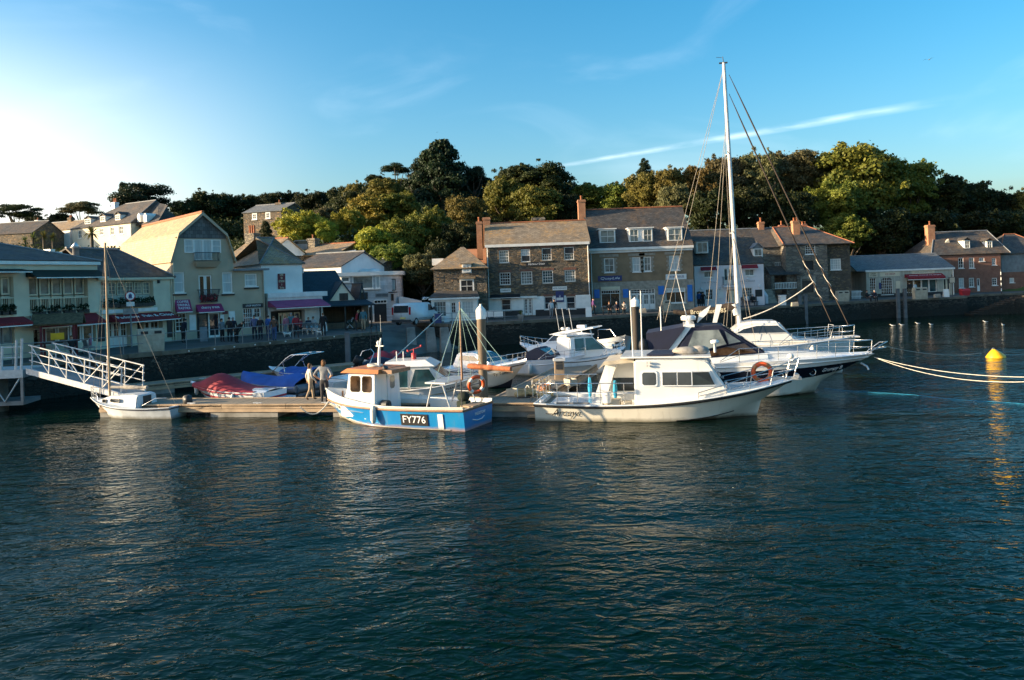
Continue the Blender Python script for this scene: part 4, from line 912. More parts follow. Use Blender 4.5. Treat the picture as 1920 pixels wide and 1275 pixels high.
b9.board(b9.rect(1121, 517, 1166, 527), 'navy_sign', 'QuayLife', shear=.2, fill=.8); b9.board(b9.rect(1248, 514, 1287, 524), 'cool_white', 'THE BOATHOUSE', 'navy_sign', fill=.75)
b9.part(MB().box(-.15, W9+.05, -.35, -.004, H9-.1, H9+.14).box(-.05, W9-.02, -.18, -.004, H9-.34, H9-.104), 'cornice', 'white_paint')
zr9 = b9.uv(1190, 392, 4.5)[1]; b9.gable_x(0, W9, 0, 9, H9+.14, zr9, 'slate_dark', wall='brown_render', ov=.12)
for p, sp_ in (((1124, 430, 1154, 457), 0), ((1179, 428, 1224, 455), 1), ((1251, 427, 1280, 453), 0)):
    r_ = b9.rect(*p, .5); b9.dormer(r_[0], r_[1], r_[2], r_[3], .5, 2.3, nx=2, nz=2, split=sp_, roof='white_paint')
b9.chimney(-.3, 4.0, H9, b9.uv(1088, 375, 4)[1], .75, .9, 'brick_orange', 1); b9.pipe(.1, 0, H9)

# ---- lilac-white restaurant behind the mast
b10 = front('lilac_restaurant', 'pale lilac cottage restaurant with two small red blinds behind the tall mast', 1304, 1434, 82.0)
W10 = b10.w; H10 = b10.uv(1370, 497)[1]
uw = [b10.rect(1320, 509, 1337, 520), b10.rect(1397, 505, 1414, 517)]; gw_ = [b10.rect(1323, 542, 1337, 562), b10.rect(1391, 539, 1411, 558)]; cd = b10.rect(1357, 503, 1374, 534); gd = b10.rect(1363, 543, 1378, 566)
b10.walls(0, W10, 8.5, 0, H10, 'lilac_render', uw + gw_ + [cd, gd])
for r_ in uw: b10.window(r_, 2, 1, glass='glass_pale', fw=.06); b10.awning((r_[0]-.35, r_[1]+.35, r_[3]+.02, r_[3]+.5), .35, 'red_canvas', val=.12)
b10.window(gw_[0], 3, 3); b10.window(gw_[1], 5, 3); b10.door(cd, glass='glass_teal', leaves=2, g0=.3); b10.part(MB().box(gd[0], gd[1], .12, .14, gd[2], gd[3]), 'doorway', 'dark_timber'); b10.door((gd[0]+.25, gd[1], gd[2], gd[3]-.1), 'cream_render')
b10.part(MB().box(cd[0]-.2, cd[1]+.2, -.5, -.004, cd[2]-.25, cd[2]-.06), 'balcony_slab', 'lilac_render'); juliet(b10, cd[0]-.15, cd[1]+.15, cd[2], cd[2]+.85, .42, nb=10)
b10.board(b10.rect(1313, 527, 1346, 533), 'lilac_render', "THE FO'C'SLE", 'grey_metal', fill=.9); b10.board(b10.rect(1386, 524, 1417, 531), 'lilac_render', 'RESTAURANT', 'grey_metal', fill=.9); b10.board(b10.rect(1416, 543, 1429, 556), 'black_paint', name='menu_board'); b10.board(b10.rect(1345, 542, 1356, 559), 'cool_white', name='menu_board'); b10.board(b10.rect(1307, 547, 1320, 570), 'black_paint', name='menu_board')
for px, py in ((1331, 525), (1314, 541), (1349, 540), (1401, 522), (1423, 536)): x, z = b10.uv(px, py); b10.part(MB().lathe([(.16, -.08), (.05, .06)], 8, (x, -.2, z)).tube([(x, -.2, z+.05), (x, -.004, z+.14)], .015, 4), 'wall_lamp', 'cool_white')
zr10 = b10.uv(1365, 432, 4.2)[1]; b10.gable_x(0, W10, 0, 8.5, H10+.05, zr10, 'slate_dark', wall='lilac_render', ov=.08, ridge_mat='lead')
r_ = b10.rect(1304, 453, 1328, 475, .8); b10.dormer(r_[0]+.05, r_[1], r_[2], r_[3], .8, 2.2, nx=2, nz=1); r_ = b10.rect(1412, 465, 1432, 482, .8); b10.dormer(r_[0], r_[1]-.1, r_[2], r_[3], .8, 2.0, nx=2, nz=1, rise=.6)

# ---- two slate-roofed stone houses
b11 = front('stone_cottage', 'stone cottage with a narrow front, steps and white balustrade beside the lilac restaurant', 1437, 1474, 89.0)
W11 = b11.w; H11 = b11.uv(1455, 463)[1]; w_ = b11.rect(1453, 491, 1471, 506); pd = b11.rect(1456, 524, 1476, 545)
b11.walls(-.3, W11, 8, 0, H11, 'rubble_pale', [w_]); b11.window(w_, 5, 2); b11.gable_x(-.4, W11, 0, 8, H11, b11.uv(1455, 429, 4)[1], 'slate_dark', wall='rubble_pale', ridge_mat='lead')
x, z = b11.uv(1426, 416, 4); b11.chimney(x, 4, H11+1.5, z, .65, .6, 'brick_orange', 1, .5); x, z = b11.uv(1465, 422, 5); b11.chimney(x, 5, H11+1.5, z, .6, .6, 'brick_red', 1, .5)
zpo = b11.uv(1460, 513)[1]; b11.part(MB().slab([(-.2, -2.2, zpo-.1), (3.6, -2.2, zpo-.1), (2.2, 0, zpo+.9), (0, 0, zpo+.9)], .1), 'porch_roof', 'slate_dark'); b11.part(MB().box(0, .35, -2.0, 0, 0, zpo-.1).box(2.9, 3.3, -2.0, 0, 0, zpo-.1), 'porch_wall', 'rubble_pale')
bl = MB(); bl.box(.4, 2.9, -1.9, -1.84, b11.uv(1460, 530)[1]-.05, b11.uv(1460, 530)[1]+.03); bl.box(.4, 2.9, -1.9, -1.84, b11.uv(1460, 541)[1], b11.uv(1460, 541)[1]+.06)
for i in range(14): bl.box(.45+i*.18, .51+i*.18, -1.89, -1.85, b11.uv(1460, 541)[1], b11.uv(1460, 530)[1])
b11.part(bl, 'balustrade', 'white_paint')
for i in range(7): b11.part(MB().box(-1.1, .0, -3.8+i*.3, -3.5+i*.3, 0, .22*(i+1)), 'step', 'granite')
b11.part(MB().hexa([(-1.4, -4, 0), (-1.1, -4, 0), (-1.1, 0, 0), (-1.4, 0, 0)], [(-1.4, -4, .9), (-1.1, -4, .9), (-1.1, 0, 2.9), (-1.4, 0, 2.9)]), 'stair_wall', 'lilac_render')
b12 = front('hipped_stone_house', 'dark stone house with a hipped slate roof and small white windows behind the picket fence', 1473, 1597, 88.0)
W12 = b12.w; H12 = b12.uv(1535, 459)[1]; w1_ = b12.rect(1506, 459.5, 1525, 477); w2_ = b12.rect(1557, 485, 1577, 506); op_ = b12.rect(1503, 489, 1522, 506)
xm = b12.uv(1548, 500)[0]
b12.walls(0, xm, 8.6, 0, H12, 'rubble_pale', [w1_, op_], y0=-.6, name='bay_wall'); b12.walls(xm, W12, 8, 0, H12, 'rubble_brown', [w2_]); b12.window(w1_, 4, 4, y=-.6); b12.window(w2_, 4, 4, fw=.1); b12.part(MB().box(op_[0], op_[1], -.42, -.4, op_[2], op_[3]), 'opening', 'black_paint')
gq = b12.rect(1500, 526, 1521, 548); b12.board(gq, 'dark_timber', y=-.6, name='boarded_door'); b12.part(MB().box(gq[0]-.25, gq[0]-.01, -.72, -.603, gq[2], gq[3]+.2).box(gq[1]+.01, gq[1]+.25, -.72, -.603, gq[2], gq[3]+.2).box(gq[0]-.25, gq[1]+.25, -.72, -.603, gq[3]+.21, gq[3]+.45), 'door_surround', 'granite')
b12.hip(0, W12, -.6, 8.6, H12+.05, b12.uv(1530, 425, 3.7)[1], 'slate_dark', .1, 3.4, yr=3.7)
x, z = b12.uv(1491, 414, 2); b12.chimney(x, 2, H12+.8, z, .8, .7, 'brick_orange', 2, .35); x, z = b12.uv(1507, 420, 5); b12.chimney(x, 5, H12+1.5, z, .5, .5, 'brick_red', 2, .3)

# ---- long low ice-cream shop
b13 = front('low_cream_shop', 'long low cream shop with arched windows, dark red awning and slate roof', 1626, 1790, 92.0)
W13 = b13.w; H13 = b13.uv(1710, 506)[1]
ar = [b13.rect(1631, 521, 1643, 553), b13.rect(1652, 520, 1674, 552)]; sw_ = b13.rect(1700, 524, 1757, 548); dd = b13.rect(1769, 522, 1782, 553)
b13.walls(0, W13, 8, 0, H13, 'board_cream', ar + [sw_, dd])
for r_, nx_ in ((ar[0], 3), (ar[1], 6)):
    b13.window(r_, nx_, 6, glass='glass_warm', fw=.06, mid=False)
    cx_, rx = (r_[0]+r_[1])/2, (r_[1]-r_[0])/2                    # spandrels turn the square head into an arch
    for s_ in (-1, 1): b13.part(MB().prism([(cx_+s_*rx, .02, r_[3]+.01)] + [(cx_+s_*rx*math.sin(a*math.pi/12), .02, r_[3]-rx*.75*(1-math.cos(a*math.pi/12))) for a in range(7)], (0, .03, 0)), 'arch_spandrel', 'board_cream')
x0, x1, z0, z1 = sw_
for i in range(4): b13.window((x0+(x1-x0)*i/4, x0+(x1-x0)*(i+1)/4-.03, z0, z1), 1, 1, glass='glass_warm' if i < 2 else 'glass_teal', fw=.06, sill=False)
b13.door(dd, 'cream_render', glass='glass', leaves=2, g0=.2); b13.awning(b13.rect(1696, 513, 1766, 524), .8, 'red_canvas', txt='Cornish Clotted Ice Cream', tsize=.2, val=.3)
b13.board(b13.rect(1629, 511, 1645, 519), 'cream_render', 'CORNISH\nICE CREAM', 'black_letters', tsize=.2, fill=.7); b13.board(b13.rect(1650, 510, 1687, 518), 'cream_render', 'ICE CREAM', 'red_letters', fill=.5); b13.board(b13.rect(1710, 507, 1752, 513), 'cream_render', 'SQUAYSIDES', 'grey_metal', fill=.8); b13.board(b13.rect(1680, 527, 1688, 548), 'cream_render', name='notice_board'); b13.board(b13.rect(1648, 530, 1652, 542), 'navy_sign', name='menu_board')
b13.part(MB().box(0, dd[0]-.1, -.04, -.003, 0, .42), 'plinth', 'black_paint'); b13.gutter(-.15, W13+.1, H13+.12, h_=.2)
b13.gable_x(-1.0, W13, 0, 8, H13+.05, b13.uv(1690, 479, 4)[1], 'slate_grey', wall='cream_render', ridge_mat='lead'); b13.pipe(W13-.1, 0, H13)
# ---- red brick inn at the right edge
b14 = front('brick_inn', 'red brick inn with white sash windows and two small dormers at the right edge', 1780, 1879, 97.0)
W14 = b14.w; H14 = b14.uv(1830, 477)[1]; xo = b14.uv(1790, 500)[0]
iw = [b14.rect(1797, 483, 1807, 503), b14.rect(1817, 483, 1827, 503), b14.rect(1836, 483, 1846, 490), b14.rect(1860, 484, 1868, 497), b14.rect(1798, 521, 1808, 540), b14.rect(1817, 521, 1827, 538), b14.rect(1860, 521, 1870, 535)]; idr = b14.rect(1832, 522, 1838, 546)
b14.walls(-1.5, W14, 8, 0, H14, 'brick_red', iw + [idr])
for i, r_ in enumerate(iw): b14.window(r_, 2, 3, glass='glass_pale' if i % 2 else 'glass', fw=.09)
b14.door(idr, glass='glass'); b14.hip(-2.0, W14+1, 0, 8, H14+.05, b14.uv(1840, 434, 4)[1], 'slate_dark', 2.6, .1, ridge='lead')
for p in ((1807, 450, 1819, 467), (1849, 451, 1861, 467)): r_ = b14.rect(*p, .9); b14.dormer(r_[0], r_[1], r_[2], r_[3], .9, 2.0, nx=2, nz=2, roof='slate_dark', rise=.35)
x, z = b14.uv(1743, 422, 3); b14.chimney(x, 3, 2.0, z, .9, .8, 'brick_orange', 1, .5)
b14.part(MB().prism([(b14.uv(1758, 468, 2)[0], 2, b14.uv(1758, 468, 2)[1]), (b14.uv(1784, 468, 2)[0], 2, b14.uv(1784, 468, 2)[1]), (b14.uv(1779, 448, 2)[0], 2, b14.uv(1779, 448, 2)[1])], (0, .3, 0)), 'side_gable', 'mansion_render')
b15 = front('grey_warehouse', 'dark grey boarded warehouse on a brick base cut by the right edge', 1880, 1990, 98.0)
W15 = b15.w; H15 = b15.uv(1900, 476)[1]; zb15 = b15.uv(1900, 510)[1]
wq = b15.rect(1893, 521, 1902, 530); b15.walls(0, W15, 8, zb15, H15, 'lead', name='upper_wall'); b15.walls(0, W15, 8, 0, zb15, 'brick_red', [wq]); b15.window(wq, 1, 1, glass='curtain'); b15.hip(0, W15, 0, 8, H15, b15.uv(1905, 440, 4)[1], 'slate_dark', 3, 3)

# ================================================================== HOUSES ON THE HILLSIDE
def hill_house(name, label, pxA, YA, pxB, YB, py, z_drop=3.0):
    a = at(pxA, py, YA); c = at(pxB, py, YB); z0 = min(a.z, c.z) - z_drop
    return Bld(name, label, (a.x, YA), (c.x, YB), z0=z0)
h1 = hill_house('hill_mansion', 'large pale house with a dark hipped roof and round dormers on the hill', 136, 131, 246, 123, 449)
Wm = h1.w; Hm = h1.uv(200, 423)[1]
mw_ = [h1.rect(146, 432, 153, 447), h1.rect(187, 428, 194, 441), h1.rect(207, 425, 214, 441), h1.rect(223, 423, 231, 439)]
h1.walls(0, Wm, 10, 0, Hm, 'mansion_render', mw_)
for r_ in mw_: h1.window(r_, 2, 2, glass='glass_pale', fw=.12)
h1.hip(0, Wm, 0, 10, Hm, h1.uv(215, 386, 5)[1], 'slate_dark', 7.5, .4, ridge='lead')
for p in ((159, 410, 171, 421), (188, 405, 198, 416), (216, 402, 226, 413)): r_ = h1.rect(*p, .8); h1.dormer(r_[0], r_[1], r_[2], r_[3], .8, 2.4, nx=2, nz=2, rise=.5, roof='slate_dark')
x, z = h1.uv(216, 386, 5); h1.chimney(x, 5, z-2, z+.6, .9, .8, 'white_render', 3, .7); x, z = h1.uv(252, 395, 6); h1.chimney(x, 6, z-3, z+.6, .8, .8, 'brick_orange', 2)
for px in (261, 273): x, z = h1.uv(px, 407, 1.0); h1.part(MB().prism([(x-.36, .9, z-.8), (x+.36, .9, z-.8), (x+.36, .9, z+.25), (x, .9, z+.65), (x-.36, .9, z+.25)], (0, 2.0, 0)), 'dormer', 'white_paint')
h1.part(MB().box(Wm+.002, Wm+5, 1.5, 9, 0, Hm-.3), 'side_wing', 'slate_hung'); h1.part(MB().slab([(Wm, .8, Hm-.3), (Wm+5.5, .8, Hm-.3), (Wm+2.5, 5, Hm+3.0), (Wm, 5, Hm+3.6)], .12), 'wing_roof', 'slate_dark')
h2 = hill_house('white_bungalow', 'low white bungalow with a pale slate roof left of the large hill house', 58, 136, 132, 132, 452)
h2.walls(0, h2.w, 7, 0, h2.uv(95, 433)[1], 'white_render'); h2.gable_x(0, h2.w, 0, 7, h2.uv(95, 433)[1], h2.uv(95, 419, 3.5)[1], 'slate_lichen', wall='white_render', ridge_mat='lead')
x, z = h2.uv(71, 413, 3.5); h2.chimney(x, 3.5, z-2, z, .8, .7, 'white_render', 1); x, z = h2.uv(133, 408, 3.5); h2.chimney(x, 3.5, z-3, z, .9, .7, 'rubble_grey', 2)
h3 = hill_house('dark_roofed_bungalow', 'bungalow with a dark slate roof at the left edge of the hill', -30, 128, 60, 126, 455)
h3.walls(0, h3.w, 7, 0, h3.uv(30, 438)[1], 'rubble_grey'); h3.gable_x(0, h3.w, 0, 7, h3.uv(30, 438)[1], h3.uv(20, 419, 3.5)[1], 'slate_dark', wall='rubble_grey', ridge_mat='lead')
h4 = hill_house('hill_cottage', 'grey stone cottage with two small windows high on the hill under the dark trees', 457, 119, 528, 117, 424)
q = [h4.rect(473, 400, 482, 412), h4.rect(498, 398, 507, 410)]; Hq = h4.uv(490, 402)[1]
h4.walls(0, h4.w, 7, 0, h4.uv(490, 401)[1]+.35, 'rubble_grey', q, rev=.1)
for r_ in q: h4.window(r_, 2, 2, y=-.1, fw=.16, glass='glass_pale')
h4.gable_x(0, h4.w, 0, 7, h4.uv(490, 401)[1]+.3, h4.uv(490, 386, 3.5)[1], 'slate_grey', wall='rubble_grey', ridge_mat='lead'); x, z = h4.uv(524, 380, 3.5); h4.chimney(x, 3.5, z-2.5, z, 1.0, .8, 'rubble_grey', 1)
h5 = hill_house('stepped_chimney_house', 'slate roofed house with a tall stone chimney and red pots behind the gambrel house', 430, 84, 500, 82, 505)
h5.walls(0, h5.w, 7, 0, h5.uv(465, 482)[1], 'rubble_grey'); h5.gable_x(0, h5.w, 0, 7, h5.uv(465, 480)[1], h5.uv(470, 452, 3.5)[1], 'slate_lichen', wall='white_render'); x, z = h5.uv(473, 441, 3.0); h5.chimney(x, 3, z-3.4, z+.2, 1.25, 1.0, 'rubble_pale', 3, .9)
h6 = hill_house('timbered_house', 'white timber framed house with a grey slate roof behind the blue slate shelter', 552, 76, 640, 74, 520)
h6.walls(0, h6.w, 8, 0, h6.uv(595, 501)[1], 'white_render'); h6.gable_x(0, h6.w, 0, 8, h6.uv(595, 501)[1], h6.uv(580, 478, 3.5)[1], 'slate_dark', wall='white_render', ridge_mat='lead')
h7 = hill_house('lane_house', 'stone house with a red ridge and a square chimney beside the hill lane', 560, 88, 632, 86, 492)
h7.walls(0, h7.w, 7, 0, h7.uv(600, 478)[1], 'rubble_grey'); h7.gable_x(0, h7.w, 0, 7, h7.uv(600, 478)[1], h7.uv(600, 460, 3.5)[1], 'slate_lichen', wall='rubble_grey'); x, z = h7.uv(587, 447, 3.0); h7.chimney(x, 3, z-3, z, 1.1, .9, 'rubble_pale', 1)
h8 = hill_house('dark_outhouse', 'dark roofed outhouse above the white cafe', 640, 82, 700, 80, 515); h8.walls(0, h8.w, 6, 0, h8.uv(668, 507)[1], 'rubble_brown'); h8.gable_x(0, h8.w, 0, 6, h8.uv(668, 507)[1], h8.uv(662, 490, 3)[1], 'slate_blue', wall='rubble_brown', ridge_mat='lead')
# white lane railing and parked cars on the lane
rl = thing('lane_railing', 'white two-rail fence along the hill lane', 'railing', at(640, 480, 86))
mb = MB()
pts_ = [at(634, 481, 87), at(667, 476, 86)]; o_ = rl.location
for dz in (.0, -.55): MB().tube([p - o_ + Vector((0, 0, dz+.4)) for p in pts_], .06, 5).build('rail', 'white_paint', rl)
for f in (0, .33, .66, 1): p = pts_[0].lerp(pts_[1], f) - o_; MB().tube([p + Vector((0, 0, -1.6)), p + Vector((0, 0, .45))], .06, 5).build('post', 'white_paint', rl)

# ================================================================== TREES
def crown_mesh(name, mat, seed, blobs, n, leaf, squash=1.0, dens_core=.12):
    """many leaf-sized faces spread over overlapping clumps"""
    g = np.random.default_rng(seed); B_ = np.array(blobs, dtype=float); ar_ = B_[:, 3]*B_[:, 4] ; pr = ar_/ar_.sum()
    idx = g.choice(len(B_), n, p=pr); d = g.normal(size=(n, 3)); d /= np.linalg.norm(d, axis=1)[:, None]
    d[:, 2] = np.where(d[:, 2] < -.35, -d[:, 2], d[:, 2])
    k = np.where(g.random(n) < dens_core, g.uniform(.3, .8, n), g.normal(.98, .20, n))
    c = B_[idx, :3] + d*B_[idx, 3:6]*k[:, None]
    a = g.normal(size=(n, 3)); nn = d + .7*g.normal(size=(n, 3)); nn /= np.linalg.norm(nn, axis=1)[:, None]
    t_ = np.cross(nn, a); t_ /= np.linalg.norm(t_, axis=1)[:, None]; b_ = np.cross(nn, t_)
    sz = leaf*g.uniform(.55, 1.35, n)[:, None]
    V_ = np.stack([c - t_*sz, c + b_*sz*.62 + nn*sz*.15, c + t_*sz, c - b_*sz*.62 + nn*sz*.15], axis=1).reshape(-1, 3)
    me = bpy.data.meshes.new(name); me.vertices.add(4*n); me.vertices.foreach_set('co', V_.astype(np.float32).ravel())
    me.loops.add(4*n); me.loops.foreach_set('vertex_index', np.arange(4*n, dtype=np.int32)); me.polygons.add(n); me.polygons.foreach_set('loop_start', np.arange(0, 4*n, 4, dtype=np.int32))
    at_ = me.attributes.new('tone', 'FLOAT', 'FACE'); tone = np.clip(g.uniform(0, .75, n) + g.uniform(-.2, .45, len(B_))[idx], 0, 1); at_.data.foreach_set('value', tone.astype(np.float32))
    me.materials.append(MATS[mat]); me.update(); me.validate(); return me
def blobs_round(seed, k=34, rb=.30):           # unit crown: centre .5 high, radius 1 wide, 2 tall: lumpy dome
    r = random.Random(seed); out_ = []
    for i in range(k):
        a = r.uniform(0, 2*math.pi); z = r.uniform(-.85, .80); rr2 = math.sqrt(max(.03, 1-z*z))*r.uniform(.45, .85)*(1.0 if z > -.3 else .85); s_ = rb*r.uniform(.65, 1.35)
        out_.append((rr2*math.cos(a), rr2*math.sin(a), z*.8, s_, s_, s_*.75))
    for i in range(46):                        # sprigs that break the outline
        d = Vector((r.gauss(0, 1), r.gauss(0, 1), r.gauss(0, .8)+.25)).normalized(); q = r.uniform(.86, 1.10); s_ = r.uniform(.05, .11); out_.append((d.x*q, d.y*q, d.z*q*.92, s_, s_, s_*1.2))
    return out_ + [(0, 0, .0, .55, .55, .6)]
def blobs_cone(seed, k=46):                    # dense conical cypress
    r = random.Random(seed); out_ = []
    for i in range(k):
        f = r.random()**.8; z = -1 + 2*f; w_ = (1-f**1.6*.80)*.86; a = r.uniform(0, 2*math.pi); s_ = .20*(1.1-f*.55)*r.uniform(.7, 1.3); out_.append((w_*math.cos(a)*r.uniform(.5, 1.12), w_*math.sin(a)*r.uniform(.5, 1.12), z, s_*1.2, s_*1.2, s_*.8))
    return out_ + [(0, 0, -.3, .5, .5, .7), (0, 0, .4, .25, .25, .5)]
def blobs_flat(seed, k=17):                    # umbrella pine: flat tiers
    r = random.Random(seed); out_ = []
    for i in range(k):
        a = r.uniform(0, 2*math.pi); rr2 = r.uniform(.15, .95); s_ = r.uniform(.18, .34); out_.append((rr2*math.cos(a), rr2*math.sin(a), r.uniform(.25, .9) - rr2*.35, s_*1.25, s_*1.25, s_*.55))
    return out_
PROTO = {}
def proto(kind, mat, v):
    k = (kind, mat, v)
    if k not in PROTO:
        if kind == 'round': PROTO[k] = crown_mesh('crown', mat, 11+v, blobs_round(31+v*7, 60, .23), 26000, .043)
        elif kind == 'fine': PROTO[k] = crown_mesh('crown', mat, 21+v, blobs_round(77+v*5, 80, .19), 26000, .039)
        elif kind == 'cone': PROTO[k] = crown_mesh('crown', mat, 41+v, blobs_cone(13+v, 90), 24000, .036)
        elif kind == 'flat': PROTO[k] = crown_mesh('crown', mat, 61+v, blobs_flat(5+v, 26), 13000, .036)
    return PROTO[k]
TRUNK = {}
def trunk_mesh(v, flat):
    if (v, flat) not in TRUNK:
        r = random.Random(90+v); mb = MB(); top = .45 if not flat else .62
        mb.tube([(0, 0, -.05), (r.uniform(-.03, .03), 0, .25), (r.uniform(-.05, .05), r.uniform(-.04, .04), top)], [.045, .036, .026], 7)
        for i in range(7):
            a = 2*math.pi*i/7 + r.uniform(-.3, .3); z0 = r.uniform(.22, top); rr2 = r.uniform(.16, .34)
            mb.tube([(0, 0, z0), (rr2*.55*math.cos(a), rr2*.55*math.sin(a), z0+.12), (rr2*math.cos(a), rr2*math.sin(a), z0+r.uniform(.2, .34))], [.02, .014, .006], 5)
        TRUNK[(v, flat)] = mb.mesh('trunk', 'bark')
    return TRUNK[(v, flat)]
NT = [0]
def tree(px, py_top, py_bot, w_px, Y, kind, mat, label, group=None, name='tree', depth=1.0):
    """a tree whose crown spans these pixels at distance Y; the trunk stands on the hillside"""
    v = NT[0] % 3; NT[0] += 1
    top = at(px, py_top, Y); bot = at(px, py_bot, Y); rad_ = w_px*Y/F_PX/2; zg = min(hill(top.x, Y), bot.z - .3) if quay_dist(top.x, Y) > 12 else QZ
    cz = (top.z+bot.z)/2; hh = (top.z-bot.z)/2
    t_ = thing(name, label, 'tree', (top.x, Y, zg), NT[0]*1.7, group)
    H_ = top.z - zg; tr_ = bpy.data.objects.new('trunk', trunk_mesh(v, kind == 'flat')); COL.objects.link(tr_); tr_.parent = t_; tr_.scale = (max(2*rad_, H_*.6), max(2*rad_, H_*.6), max(H_, 1.5))
    c = bpy.data.objects.new('crown', proto(kind, mat, v)); COL.objects.link(c); c.parent = t_; c.location = (0, 0, cz - zg); c.scale = (rad_, rad_*depth, hh)
    return t_
G1 = 'trees on the wooded hillside'
